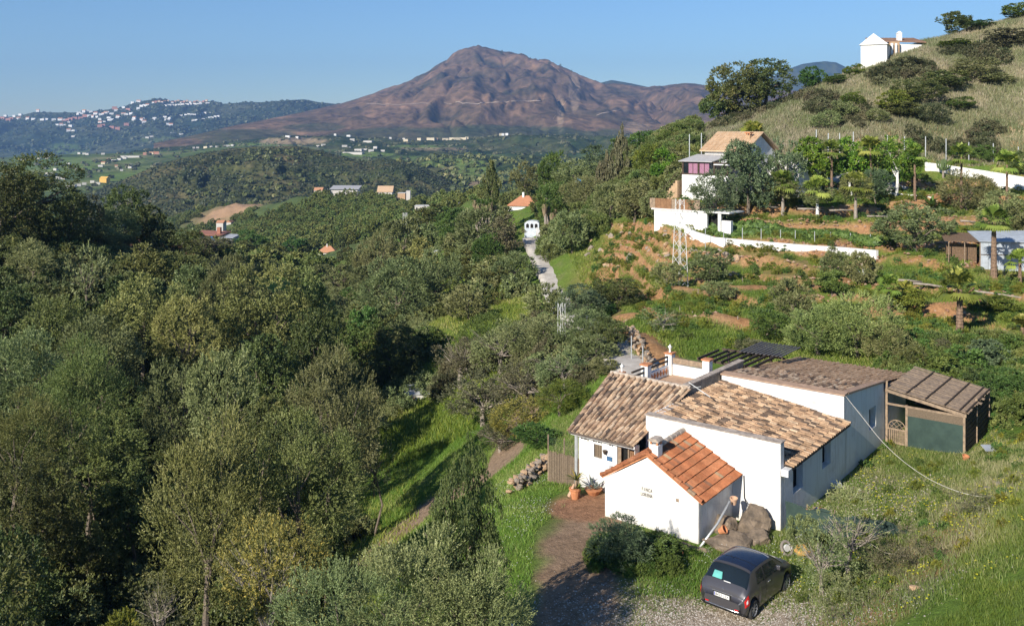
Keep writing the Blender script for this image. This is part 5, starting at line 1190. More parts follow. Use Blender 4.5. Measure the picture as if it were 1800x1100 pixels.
yucca(967, 350, 412, 34, 134, 4, 'giant yuccas with bare trunks beside the road gate')
yucca(968, 292, 350, 36, 152, 4, 'giant yuccas rising behind the orange-roofed house')
T('spire','dark',862,322,40,84,142,'pointed cypress above the giant yuccas', name='cypress_tree')
# banana and candelabra cactus
b = P(1637, 348, 102); b.z = h1(b.x, b.y); t = thing('banana_plant', 'broad-leaved banana plant at the driveway edge', 'plant', b)
blades('leaves', 22, 1.9, .42, L_['green'], 3, droop=.7, up=1.1, parent=t, loc=(0, 0, .5)); m = MB(); m.tube([(0, 0, -.2), (0, 0, .7)], .12, 8); m.build('stem', M['bark'], t)
b = P(1658, 300, 112); b.z = h1(b.x, b.y); t = thing('candelabra_cactus', 'candelabra cactus in front of the upper white wall', 'cactus', b)
M['cactus'] = simple('cactus_skin', (.11, .16, .06), .7, scale=6); m = MB(); m.tube([(0, 0, -.2), (0, 0, 1.2)], .12, 7); m.build('stem', M['palebark'], t)
for i in range(11):
    a = i * 2.4; r = .15 + .05 * (i % 6); m = MB(); m.tube([(0, 0, .9), (math.cos(a) * r * 2, math.sin(a) * r * 2, 1.3), (math.cos(a) * r * 2.4, math.sin(a) * r * 2.4, 2.0 + .1 * (i % 4))], .09, 6); m.build('arm', M['cactus'], t)

# ---------------------------------------------------------------- grass, weeds, scrub: uncountable
def grass(name, n, xr, yr, h, w, mat, keep, seed, lean=.5):
    g = np.random.default_rng(seed); Y = g.uniform(yr[0], yr[1], n); X = g.uniform(xr[0], xr[1], n) * (Y if abs(xr[1]) < 2 else 1)
    k = keep(X, Y, g); X = X[k]; Y = Y[k]; n = len(X); Z = hgt(X, Y)
    hh = h * g.uniform(.4, 1.3, n) * (.6 + .8 * fbm(X / 2, Y / 2, 2)); a = g.uniform(0, 6.28, n); l = g.normal(0, lean, (n, 2)) * hh[:, None]
    dx = np.cos(a) * w / 2; dy = np.sin(a) * w / 2; s = g.uniform(.7, 1.4, n)
    v = np.stack([np.stack([X - dx * s, Y - dy * s, Z - .02], -1), np.stack([X + dx * s, Y + dy * s, Z - .02], -1), np.stack([X + l[:, 0], Y + l[:, 1], Z + hh], -1)], 1).reshape(-1, 3)
    tv = np.clip(fbm(X / 3, Y / 3, 3) + g.normal(0, .16, n), 0, 1)
    o = link(name, npmesh(name, v, np.arange(3 * n).reshape(-1, 3), mat, tv=np.repeat(tv, 3))); return tag(o, kind='stuff')
gLawn = leafmat('lawn_blade', [(0, (.10, .16, .02)), (.45, (.17, .26, .035)), (.7, (.27, .33, .06)), (1, (.42, .40, .15))], .35)
gBank = leafmat('bank_blade', [(0, (.07, .12, .02)), (.45, (.13, .20, .03)), (.75, (.22, .26, .06)), (1, (.34, .32, .14))], .3)
gMix = leafmat('weed_blade', [(0, (.12, .18, .03)), (.4, (.21, .26, .055)), (.7, (.32, .31, .12)), (1, (.50, .43, .26))], .3)
gDry = leafmat('dry_blade', [(0, (.11, .15, .055)), (.4, (.18, .20, .095)), (.7, (.28, .26, .155)), (1, (.40, .35, .24))], .2)
def inhouse(X, Y):
    x = (X - HO.x) * .78632 - (Y - HO.y) * .61782; y = (X - HO.x) * .61782 + (Y - HO.y) * .78632
    return ((x > -9) & (x < .15) & (y > -.9) & (y < 16.6)) | ((x > -6) & (x < -1.7) & (y > -3.1) & (y < 0)) | ((x > -.1) & (x < 3.8) & (y > 12.7) & (y < 18)) | ((x > -10.2) & (x < -5.5) & (y > -2.8) & (y < -.6) & (x > -8.8))
def open_(X, Y): return (dpoly(X, Y, DRIVE) > 1.7) & ~inhouse(X, Y) & (dpoly(X, Y, ROAD) > 2.0) & ((dpoly(X, Y, TRACK) > 1.1) | (Y > 75))
PX, PY_ = P(1028, 890, 37.5).x, 37.6
grass('lawn_grass', 170000, (-9, 7), (30, 62), .14, .026, gLawn, lambda X, Y, g: open_(X, Y) & (np.hypot(X - PX, Y - PY_) > 1.7), 1)
grass('yard_grass', 190000, (2, 24), (25.5, 50), .15, .024, gMix, lambda X, Y, g: open_(X, Y) & (np.hypot((X - 6.2) / 3.2, (Y - 28.4) / 1.6) > g.uniform(.6, 1.3, len(X))) & (g.random(len(X)) < .35 + .9 * fbm(X / 2.5, Y / 2.5, 2)), 2)
_bank = [P(*q).xy for q in [(1500,1090,27),(1600,1010,28.5),(1650,945,31.5),(1700,890,33.5),(1790,850,35.5)]]
grass('bank_grass', 150000, (10, 24), (22, 38), .13, .02, gBank, lambda X, Y, g: (dpoly(X, Y, _bank) > g.uniform(.5, 2.2, len(X))) & (X > 11 + (Y - 25) * .75) & (fbm(X / 1.6, Y / 1.6, 3) > .40), 3)
grass('dry_bank_grass', 20000, (9, 24), (24, 38), .26, .02, gDry, lambda X, Y, g: (dpoly(X, Y, _bank) < g.uniform(.4, 2.0, len(X))), 4, lean=.35)
def _flat(X, Y, g):
    e = .35; s_ = np.abs(hgt(X, Y + e) - hgt(X, Y - e)) / (2 * e); return (s_ < .42) & (np.minimum.reduce([dpoly(X, Y, q) for q in BANKS]) > g.uniform(.7, 1.6, len(X))) & (fbm(X / 6, Y / 6, 4) < .70)
grass('terrace_grass', 190000, (.09, .58), (56, 112), .20, .055, gLawn, _flat, 5)
grass('slope_grass', 90000, (-.17, .09), (60, 150), .32, .08, gLawn, lambda X, Y, g: dpoly(X, Y, ROAD) > 2.4, 6)
grass('hillside_dry_grass', 140000, (.12, .58), (116, 165), .55, .10, gDry, lambda X, Y, g: X > 0, 7, lean=.35)
grass('ravine_grass', 60000, (-.62, -.1), (34, 95), .3, .07, gLawn, lambda X, Y, g: g.random(len(X)) < .7, 8)
def pebbles(name, n, fn, mat, s, seed):
    g = np.random.default_rng(seed); X, Y = fn(g, n); Z = hgt(X, Y); base = np.array([(1, 0, 0), (-.5, .87, 0), (-.5, -.87, 0), (0, 0, 1.1)]); sc_ = s * g.uniform(.4, 1.5, n)
    a = g.uniform(0, 6.28, n); ca, sa = np.cos(a), np.sin(a); b = base[None] * sc_[:, None, None]
    v = np.stack([b[..., 0] * ca[:, None] - b[..., 1] * sa[:, None] + X[:, None], b[..., 0] * sa[:, None] + b[..., 1] * ca[:, None] + Y[:, None], b[..., 2] * .6 + Z[:, None]], -1).reshape(-1, 3)
    f = (np.array([(0, 1, 3), (1, 2, 3), (2, 0, 3)])[None] + (np.arange(n) * 4)[:, None, None]).reshape(-1, 3)
    return tag(link(name, npmesh(name, v, f, mat, tv=np.repeat(g.random(n), 4))), kind='stuff')
mPeb = leafmat('pebble', [(0, (.20, .155, .11)), (.6, (.36, .30, .23)), (1, (.62, .57, .50))], 0)
mRed = leafmat('earth_clod', [(0, (.30, .16, .08)), (.5, (.42, .26, .15)), (1, (.56, .42, .28))], 0)
pebbles('white_chippings', 17000, lambda g, n: (g.normal(6.4, 2.6, n), g.normal(28.2, 1.3, n)), mPeb, .028, 1)
pebbles('stony_patch', 1800, lambda g, n: (g.normal(14.8, 1.6, n), g.normal(38, 1.9, n)), mPeb, .04, 2)
def _ter(g, n):
    Y = g.uniform(60, 112, n * 3); X = g.uniform(.1, .58, n * 3) * Y; e = .4; s_ = np.abs(hgt(X, Y + e) - hgt(X, Y - e)) / (2 * e); k = (s_ > .5) & (g.random(n * 3) < .8); return X[k][:n], Y[k][:n]
def pebs2(name, n, fn, mat, s, seed):
    g = np.random.default_rng(seed); X, Y = fn(g, n); return pebbles(name, len(X), lambda g_, n_: (X, Y), mat, s, seed)
pebs2('terrace_rubble', 14000, _ter, mRed, .16, 3)
def gn_scatter(name, pts, size, style, lod, mat, seed):
    """one object that sets a leafy crown on every point: ground cover nobody could count"""
    g = np.random.default_rng(seed); n = len(pts)
    me = bpy.data.meshes.new(name); me.vertices.add(n); me.vertices.foreach_set('co', np.asarray(pts, np.float32).ravel())
    a_ = me.attributes.new('sz', 'FLOAT', 'POINT'); a_.data.foreach_set('value', (size * g.uniform(.55, 1.25, n)).astype(np.float32))
    a_ = me.attributes.new('rz', 'FLOAT', 'POINT'); a_.data.foreach_set('value', g.uniform(0, 6.28, n).astype(np.float32))
    src = bpy.data.objects.new(name + '_source', crown_mesh(style, lod, seed % 3, mat))
    ng = bpy.data.node_groups.new(name, 'GeometryNodeTree'); ng.interface.new_socket('Geometry', in_out='INPUT', socket_type='NodeSocketGeometry'); ng.interface.new_socket('Geometry', in_out='OUTPUT', socket_type='NodeSocketGeometry')
    i_ = ng.nodes.new('NodeGroupInput'); o_ = ng.nodes.new('NodeGroupOutput'); ip = ng.nodes.new('GeometryNodeInstanceOnPoints'); oi = ng.nodes.new('GeometryNodeObjectInfo'); oi.inputs['Object'].default_value = src
    na = ng.nodes.new('GeometryNodeInputNamedAttribute'); na.data_type = 'FLOAT'; na.inputs['Name'].default_value = 'sz'
    nb_ = ng.nodes.new('GeometryNodeInputNamedAttribute'); nb_.data_type = 'FLOAT'; nb_.inputs['Name'].default_value = 'rz'; cx = ng.nodes.new('ShaderNodeCombineXYZ')
    mp = ng.nodes.new('GeometryNodeMeshToPoints')
    ng.links.new(i_.outputs[0], mp.inputs['Mesh']); ng.links.new(mp.outputs[0], ip.inputs['Points']); ng.links.new(na.outputs['Attribute'], ip.inputs['Scale'])
    sm = ng.nodes.new('GeometryNodeSetMaterial'); sm.inputs['Material'].default_value = L_[mat]
    ng.links.new(nb_.outputs['Attribute'], cx.inputs['Z']); ng.links.new(cx.outputs[0], ip.inputs['Rotation']); ng.links.new(oi.outputs['Geometry'], sm.inputs['Geometry']); ng.links.new(sm.outputs[0], ip.inputs['Instance']); ng.links.new(ip.outputs[0], o_.inputs[0])
    o = link(name, me); m_ = o.modifiers.new('scatter', 'NODES'); m_.node_group = ng; me.materials.append(L_[mat]); return tag(o, kind='stuff')
def clumps(name, pts, sz, mat, seed, quads=70, flat=.8):
    """many small leafy clumps as one mesh: far woods and scrub"""
    g = np.random.default_rng(seed); n = len(pts)
    d = g.normal(size=(n, quads, 3)); d /= np.linalg.norm(d, axis=2)[..., None]; d[..., 2] = np.abs(d[..., 2]) * 1.1 - .15
    s = (sz * g.uniform(.55, 1.25, n))[:, None, None]; c = pts[:, None] + d * s * g.uniform(.6, 1, (n, quads, 1)) * np.array([1, 1, flat]); 
    t = g.normal(size=(n, quads, 3)); t = t - (t * d).sum(-1, keepdims=True) * d * .7; t /= np.linalg.norm(t, axis=2)[..., None]; b = np.cross(d, t)
    w = s * 2.0 / math.sqrt(quads) * 1.15
    v = np.stack([c - t * w, c + b * w * .8, c + t * w, c - b * w * .8], 2).reshape(-1, 3)
    tv = np.clip(g.normal(.45, .2, n)[:, None] + g.normal(0, .12, (n, quads)), 0, 1)
    return tag(link(name, npmesh(name, v, np.arange(len(v)).reshape(-1, 4), mat, tv=np.repeat(tv.ravel(), 4))), kind='stuff')
KO = [(545,605,270,335),(515,560,215,262),(335,412,200,300),(372,408,380,500),(575,725,444,470),(722,762,270,330),(748,780,120,160),(700,765,50,77),(885,950,105,172),(915,965,95,142)]
def groundpts(boxes, seed):
    g = np.random.default_rng(seed); out_ = []
    for (x0, x1, y0, y1, n) in boxes:   # bearing range (photo columns), distance range
        px = g.uniform(x0, x1, n); Y = np.sqrt(g.uniform(y0 ** 2, y1 ** 2, n)); X = (px - 900) / F * Y; ok_ = ~np.any([(px > k[0]) & (px < k[1]) & (Y > k[2]) & (Y < k[3]) for k in KO], axis=0); X, Y = X[ok_], Y[ok_]; out_.append(np.stack([X, Y, hgt(X, Y)], -1))
    return np.concatenate(out_)
w_ = groundpts([(430,690,300,450,900)], 1); pp_ = 900 + w_[:, 0] / w_[:, 1] * F; rr_ = HY + (CZ - w_[:, 2]) / w_[:, 1] * F
w_[:, 2] += 1.5; gn_scatter('hillside_wood', w_, 2.9, 'bushy', 0, 'wood', 1)
w_ = groundpts([(120,450,300,640,620),(690,860,230,470,150),(300,560,150,300,120)], 2)
soilm = (np.abs(w_[:, 0] + 163) < 22) & (np.abs(w_[:, 1] - 555) < 45); w_ = w_[~soilm]; w_[:, 2] += .9; gn_scatter('valley_trees', w_, 2.6, 'bushy', 0, 'wood', 2)
def hillpts(name, n, seed, lift=0, v0=.03, v1=1, x0=-1e9, x1=1e9):
    g = np.random.default_rng(seed); pxs, v, X, Y, Z = SURF[name]; o = []
    i = g.integers(0, len(pxs), n * 2); j = (np.sqrt(g.uniform(v0 ** 2, v1 ** 2, n * 2)) * (len(v) - 1)).astype(int) if False else (g.uniform(v0, v1, n * 2) * (len(v) - 1)).astype(int)
    k = (pxs[i] > x0) & (pxs[i] < x1); i = i[k][:n]; j = j[k][:n]
    p = np.stack([X[j, i], Y[j, i], Z[j, i] + lift], -1); p[:, :2] += g.normal(0, 2.5, (len(p), 2)); return p
clumps('scrub_cover', hillpts('scrub_hill', 11000, 1, -.3), 1.15, L_['scrub'], 3, 6, .8)
_s = hillpts('scrub_hill', 900, 2, 0.4); _f = fbm(_s[:, 0] / 70, _s[:, 1] / 70, 3); clumps('scrub_trees', _s[_f > .58], 3.2, L_['dark'], 4, 26)
clumps('valley_wood', hillpts('valley', 480, 5, .6, .3, 1), 4.5, L_['far'], 5, 14)
clumps('slope_wood', hillpts('field_slopes', 500, 6, 1.0, .2, 1), 4.5, L_['dark'], 6, 14)
clumps('ridge_wood', hillpts('foot_ridge', 800, 7, -1, .2, 1), 5, L_['far'], 7, 12)
clumps('range_wood', hillpts('village_range', 2600, 8, -2, .2, 1), 9, L_['far'], 8, 10)

def scatter(name, n, boxes, sz, mat, seed, quads=60, keep=None, lift=.2):
    p = groundpts([(*b, int(n * b[4]) if len(b) > 4 else n) if False else b for b in boxes], seed)
    if keep is not None: p = p[keep(p[:, 0], p[:, 1])]
    p[:, 2] += lift * sz; h_ = len(p) // 2
    gn_scatter(name, p[:h_], sz, quads[0], quads[1], mat, seed); gn_scatter(name, p[h_:], sz, quads[2] if len(quads) > 2 else quads[0], quads[1], quads[3] if len(quads) > 3 else mat, seed + 1)
off_track = lambda X, Y: (dpoly(X, Y, TRACK) > 2.0) & (dpoly(X, Y, ROAD) > 2.8) & (dpoly(X, Y, DRIVE) > 3) & ~inhouse(X, Y)
_lawn = [P(*q).xy for q in [(660,880,56),(720,800,60),(760,745,68),(800,850,52)]]
_ol = lambda X, Y: off_track(X, Y) & (dpoly(X, Y, _lawn) > 4.0)
scatter('ravine_undergrowth', 0, [(-120,620,30,100,1500),(560,760,66,150,420)], 1.15, 'dark', 21, ('bushy', 1, 'open', 'olive'), _ol)
scatter('ravine_brush', 0, [(-100,560,34,110,150)], 1.5, 'olive', 22, ('feather', 1, 'bushy', 'dark'), _ol)
scatter('thicket_undergrowth', 0, [(775,1060,52,80,400)], 1.2, 'brown', 23, ('feather', 1, 'bushy', 'olive'), lambda X, Y: off_track(X, Y) & (dpoly(X, Y, _lawn) > 6))
scatter('middle_brush', 0, [(620,960,100,200,1000)], 1.5, 'olive', 24, ('bushy', 0, 'feather', 'spire'), lambda X, Y: off_track(X, Y) & (fbm(X / 9, Y / 9, 3) > .46))
scatter('knoll_brush', 0, [(960,1225,112,175,800)], 1.5, 'wood', 25, ('feather', 1, 'bushy', 'olive'))
scatter('bramble_cover', 0, [(1560,1830,47,60,520)], .8, 'green', 26, ('bushy', 1, 'feather', 'wood'), off_track)
scatter('terrace_weeds', 0, [(1040,1800,58,112,900)], .4, 'green', 27, ('bushy', 0, 'feather', 'yellow'), off_track)
scatter('hillside_scrub', 0, [(1250,1820,118,148,1300)], .9, 'far', 28, ('feather', 0, 'bushy', 'brown'), lambda X, Y: fbm(X / 12, Y / 12, 3) > .60)
scatter('garden_weeds', 0, [(1040,1180,31.5,34,90)], .4, 'green', 29, ('feather', 1, 'bushy', 'green'), lambda X, Y: ~inhouse(X, Y))
scatter('yard_weeds', 0, [(1380,1800,28,50,160)], .22, 'yellow', 30, ('feather', 0, 'bushy', 'green'), off_track)

mFl = leafmat('flower_yellow', [(0, (.55, .42, .03)), (1, (.75, .62, .06))], .2); mFw = leafmat('flower_white', [(0, (.6, .58, .5)), (1, (.8, .8, .75))], .2)
def _yard(g, n):
    X = g.uniform(9, 24, n * 3); Y = g.uniform(26, 50, n * 3); k = open_(X, Y) & (fbm(X / 1.7, Y / 1.7, 3) > .56); return X[k][:n], Y[k][:n]
def _yard2(g, n):
    X = g.uniform(-2, 12, n * 3); Y = g.uniform(26, 44, n * 3); k = open_(X, Y) & (fbm(X / 1.2 + 7, Y / 1.2, 3) > .5); return X[k][:n], Y[k][:n]
for o_ in (pebs2('yellow_flowers', 2200, _yard, mFl, .035, 11), pebs2('white_flowers', 2600, _yard2, mFw, .018, 12)):
    v_ = np.zeros(len(o_.data.vertices) * 3, np.float32); o_.data.vertices.foreach_get('co', v_); v_ = v_.reshape(-1, 3); v_[:, 2] += np.repeat(np.random.default_rng(2).uniform(.06, .2, len(v_) // 4), 4); o_.data.vertices.foreach_set('co', v_.ravel())
# ---------------------------------------------------------------- the parked car
M['paint'] = simple('grey_car_paint', (.075, .072, .078), .28, scale=1, var=.04, spec=.5)
pb = M['paint'].node_tree.nodes['Principled BSDF']; pb.inputs['Coat Weight'].default_value = .6; pb.inputs['Metallic'].default_value = .35
M['glass'] = simple('car_glass', (.012, .018, .022), .06, scale=1, spec=.6)
M['roofblue'] = simple('car_roof', (.015, .022, .045), .18, scale=1, spec=.6)
M['redlamp'] = simple('tail_lamp', (.55, .02, .02), .25, spec=.6); M['chrome'] = simple('chrome', (.75, .75, .75), .2, metal=.9)
M['plate'] = simple('plate_white', (.80, .80, .78), .5); M['teal'] = simple('teal_cloth', (.12, .42, .38), .8); M['rim'] = simple('alloy_rim', (.55, .56, .58), .35, metal=.5)
M['blackplastic'] = simple('black_plastic', (.02, .02, .02), .6)
cd = Vector((.6561, .7547, 0)); cl = Vector((-.7547, .6561, 0)); rw = P(1322, 1091, 28.75)
CB = Vector((rw.x, rw.y, 0)) - cd * .62 + cl * .70; CB.z = h1(rw.x + .2, rw.y + 1) + .02
car = thing('parked_car', 'small dark grey hatchback parked on the rough yard beside the white house', 'car', CB, math.atan2(cd.y, cd.x))
CB_z = [h1(*(CB + cd * q + cl * s).xy) for q in (.62, 2.92) for s in (.7, -.7)]; car.location.z = sum(CB_z) / 4 + .01
car.rotation_euler = (0, -math.atan2((CB_z[2] + CB_z[3] - CB_z[0] - CB_z[1]) / 2, 2.3), math.atan2(cd.y, cd.x))
# stations along the car: x, low half width, belt half width, roof half width, bottom, belt height, top height
ST = [(0.00, .60, .56, .40, .36, .60, .62), (.05, .74, .70, .50, .28, .76, .80), (.13, .79, .75, .56, .25, .88, .93), (.24, .81, .775, .60, .24, .93, 1.06), (.42, .815, .785, .60, .22, .95, 1.26),
      (.60, .82, .79, .585, .20, .955, 1.405), (.80, .82, .79, .575, .20, .955, 1.465), (1.2, .82, .79, .575, .20, .95, 1.495), (1.65, .82, .79, .575, .20, .94, 1.49), (2.0, .82, .79, .57, .20, .93, 1.45), (2.25, .82, .785, .58, .20, .925, 1.35),
      (2.55, .82, .78, .62, .20, .92, 1.14), (2.75, .82, .775, .66, .21, .90, .975), (3.0, .81, .76, .62, .22, .85, .93), (3.25, .78, .72, .54, .24, .77, .86), (3.42, .70, .64, .46, .28, .66, .74), (3.53, .55, .48, .34, .34, .54, .58)]
SA = np.array(ST)
def smoothst(x):
    i = np.clip(np.searchsorted(SA[:, 0], x) - 1, 0, len(SA) - 2); p0, p1, p2, p3 = SA[max(i - 1, 0)], SA[i], SA[i + 1], SA[min(i + 2, len(SA) - 1)]
    t = (x - p1[0]) / (p2[0] - p1[0]); m1 = (p2 - p0) / max(p2[0] - p0[0], 1e-6) * (p2[0] - p1[0]); m2 = (p3 - p1) / max(p3[0] - p1[0], 1e-6) * (p2[0] - p1[0])
    r = (2 * t ** 3 - 3 * t * t + 1) * p1 + (t ** 3 - 2 * t * t + t) * m1 + (-2 * t ** 3 + 3 * t * t) * p2 + (t ** 3 - t * t) * m2; r[0] = x; return r
def arch(x):
    z = 0
    for cx in (.62, 2.92):
        if abs(x - cx) < .36: z = max(z, .29 + math.sqrt(max(.36 ** 2 - (x - cx) ** 2, 0)))
    return z
def csurf(x, v, o=0.0):
    """v 0 bottom .. 1 belt .. 2 roof edge .. 3 centre line"""
    _, lw, bw, rw_, zb_, zB, zT = smoothst(x)
    zb_ = max(zb_, arch(x))
    if v <= 1:
        z = zb_ + (zB - zb_) * v; y = lw * (1 - .10 * (1 - v) ** 2) + .02 * math.sin(math.pi * v) ; y += (bw - lw) * v ** 3; nrm = Vector((0, 1, 0))
    elif v <= 2:
        t = v - 1; sh_ = (zT - zB) * .80; z = zB + sh_ * t; y = bw + (rw_ + .05 - bw) * t ** 1.15 ; nrm = Vector((0, .9, .35))
    else:
        t = v - 2; z = zB + (zT - zB) * (.80 + .20 * math.sin(t * math.pi / 2)); y = (rw_ + .05) * math.cos(t * math.pi / 2); nrm = Vector((0, .3, 1))
    return Vector((x, y, z)) + nrm.normalized() * o
def patch(fn, xs, vs_, side, name, mat, par, flip=False, th=0):
    V = []; 
    for x in xs:
        for v in vs_: p = fn(x, v); V.append((p.x, p.y * side, p.z))
    f = gridfaces(len(xs), len(vs_)); f = f if side > 0 else f[:, ::-1]
    return link(name, npmesh(name, np.array(V), f, mat, smooth=True), par)
xs = np.unique(np.concatenate([np.linspace(0, 3.53, 70), [.26, .98, 2.56, 3.28]])); vv = np.concatenate([np.linspace(0, 1, 8), np.linspace(1.12, 2, 7), np.linspace(2.17, 3, 6)])
V = []; ring = list(vv) + list(vv[::-1][1:])
for x in xs:
    for k, v in enumerate(ring): p = csurf(x, v); V.append((p.x, p.y * (1 if k < len(vv) else -1), p.z))
fb = [tuple(f) for f in gridfaces(len(xs), len(ring))]; nR = len(ring)
me = bpy.data.meshes.new('body'); caps = [tuple(range(nR)), tuple((len(xs) - 1) * nR + i for i in range(nR))[::-1]]
me.from_pydata(V, [], fb + caps); me.materials.append(M['paint']); me.polygons.foreach_set('use_smooth', [True] * len(me.polygons)); me.polygons[len(fb)].use_smooth = False; me.polygons[len(fb) + 1].use_smooth = False; body = link('body', me, car)
u_ = MB(); u_.box(.15, 3.4, -.68, .68, .2, .60); u_.build('underbody', M['blackplastic'], car)
O2 = .006
def wpatch(pts, name, mat, par, side, off=O2, n=8):
    """quad patch on the body surface given four (x, v) corners"""
    a, b, c_, d = pts; V = []
    for i in range(n + 1):
        for j in range(n + 1):
            s, t = i / n, j / n; x = (a[0] * (1 - s) + b[0] * s) * (1 - t) + (d[0] * (1 - s) + c_[0] * s) * t; v = (a[1] * (1 - s) + b[1] * s) * (1 - t) + (d[1] * (1 - s) + c_[1] * s) * t
            p = csurf(x, v, off); V.append((p.x, p.y * side, p.z))
    f = gridfaces(n + 1, n + 1); return link(name, npmesh(name, np.array(V), f if side > 0 else f[:, ::-1], mat, smooth=True), par)
for sd in (1, -1):
    wpatch([(1.36, 1.06), (2.42, 1.08), (2.12, 1.86), (1.36, 1.88)], 'side_window', M['glass'], car, sd)
    wpatch([(.80, 1.10), (1.28, 1.06), (1.28, 1.88), (.92, 1.84)], 'rear_quarter_window', M['glass'], car, sd)
    wpatch([(1.34, 1.02), (1.33, .12), (1.325, .12), (1.325, 1.9)], 'door_gap', M['blackplastic'], car, sd, .004)
    h_ = MB(); h_.box(1.48, 1.64, -.012, .018, -.015, .015); p = csurf(1.55, .88); h_.build('door_handle', M['chrome'], car, loc=(0, p.y * sd + .01 * sd, p.z), bevel=.004)
    mi = MB(); mi.hexa([(2.18, -.06, 0), (2.32, -.06, .02), (2.32, .12, .02), (2.18, .14, 0)], [(2.19, -.05, .13), (2.30, -.05, .12), (2.30, .1, .12), (2.19, .12, .13)]); p = csurf(2.25, 1.05); mi.build('wing_mirror', M['paint'], car, loc=(0, (p.y + .03) * sd, p.z + .02), bevel=.02)
    wpatch([(.05, .92), (.05, .52), (.24, .50), (.20, .95)], 'tail_lamp', M['redlamp'], car, sd, .012)
    wpatch([(.09, .78), (.09, .64), (.15, .63), (.15, .80)], 'lamp_centre', M['plate'], car, sd, .016, 4)
    wpatch([(3.25, .95), (3.25, .6), (3.40, .55), (3.40, .95)], 'headlamp', M['chrome'], car, sd, .008)
# roof panel, rear window, windscreen span both sides
def span(x0, x1, v0, name, mat, off=O2, nx=10, ny=16, v0b=None):
    V = []
    for i in range(nx + 1):
        x = x0 + (x1 - x0) * i / nx; va = v0 if v0b is None else v0 + (v0b - v0) * i / nx
        for j in range(ny + 1):
            q = -1 + 2 * j / ny; v = 3 - (3 - va) * abs(q); p = csurf(x, v, off); V.append((p.x, p.y * (1 if q >= 0 else -1) if abs(q) > 1e-6 else 0, p.z))
    return link(name, npmesh(name, np.array(V), gridfaces(nx + 1, ny + 1)[:, ::-1], mat, smooth=True), car)
span(.70, 1.98, 2.1, 'roof', M['roofblue'], .008); span(1.02, 1.04, 2.1, 'roof_seam', M['blackplastic'], .012, 2); span(1.90, 1.97, 2.15, 'roof_sky_reflection', M['grey'], .012, 2)  # grey strip at the roof front paints in the reflected sky
span(.235, .60, 1.62, 'rear_window', M['glass'], .008, v0b=2.05); span(2.07, 2.66, 2.05, 'windscreen', M['glass'], .008, v0b=1.75); span(.60, .67, 2.05, 'rear_spoiler', M['paint'], .03, 3)
tc = MB(); tc.hexa([(.255, .12, 1.05), (.255, .45, 1.05), (.33, .45, 1.05), (.33, .12, 1.05)], [(.37, .15, 1.23), (.37, .42, 1.23), (.40, .42, 1.23), (.40, .15, 1.23)]); tc.build('teal_cover', M['teal'], car, loc=(-.045, 0, .03), bevel=.02)
tc = MB(); tc.box(.25, .27, -.18, .05, 1.04, 1.06); tc.build('window_sticker', M['plate'], car, loc=(-.03, 0, .01))
# tailgate: plate, handle bar, badge, bumper strips
m = MB(); m.box(-.012, .004, -.30, .30, .60, .74); pr = m.build('plate_recess', M['blackplastic'], car, loc=(.012, 0, .035)); 
m = MB(); m.box(-.02, -.012, -.26, .26, .615, .725); npl = m.build('number_plate', M['plate'], car, loc=(.008, 0, .035))
cu = bpy.data.curves.new('plate_text', 'FONT'); cu.body = '8423 LSX'; cu.size = .115; cu.align_x = 'CENTER'; cu.offset = .0015; cu.extrude = .001
tmp = bpy.data.objects.new('tmp', cu); me = bpy.data.meshes.new_from_object(tmp); bpy.data.objects.remove(tmp); me.materials.clear(); me.materials.append(M['ink'])
link('plate_text', me, npl, (-.0215, -.015, .632), (R(90), 0, R(-90)))
m = MB(); m.box(-.0205, -.0195, .225, .255, .62, .72); m.build('plate_band', M['blueplastic'], npl)
m = MB(); m.box(-.01, .02, -.33, .33, .775, .80); m.build('tailgate_bar', M['chrome'], car, loc=(.03, 0, 0), bevel=.005)
m = MB(); m.cyl((0, 0, 0), .045, .012, 16, ax='x'); m.build('badge', M['chrome'], car, loc=(.085, 0, .87), rot=(0, -.5, 0))
m = MB(); m.tube([(.12, -.72, .36), (.0, -.55, .36), (-.015, 0, .36), (.0, .55, .36), (.12, .72, .36)], .014, 6); m.build('bumper_strip', M['chrome'], car, smooth=True)
m = MB(); m.hexa([(.02, -.6, .27), (.1, -.74, .27), (.1, .74, .27), (.02, .6, .27)], [(-.012, -.6, .335), (.09, -.75, .335), (.09, .75, .335), (-.012, .6, .335)]); m.build('bumper_valance', M['blackplastic'], car)
for sd in (1, -1): m = MB(); m.box(-.015, .0, .5 * sd - .06, .5 * sd + .06, .40, .43); m.build('reflector', M['redlamp'], car)
m = MB(); m.tube([(.9, .1, 1.5), (.82, .1, 1.64)], .006, 5); m.build('aerial', M['blackplastic'], car)
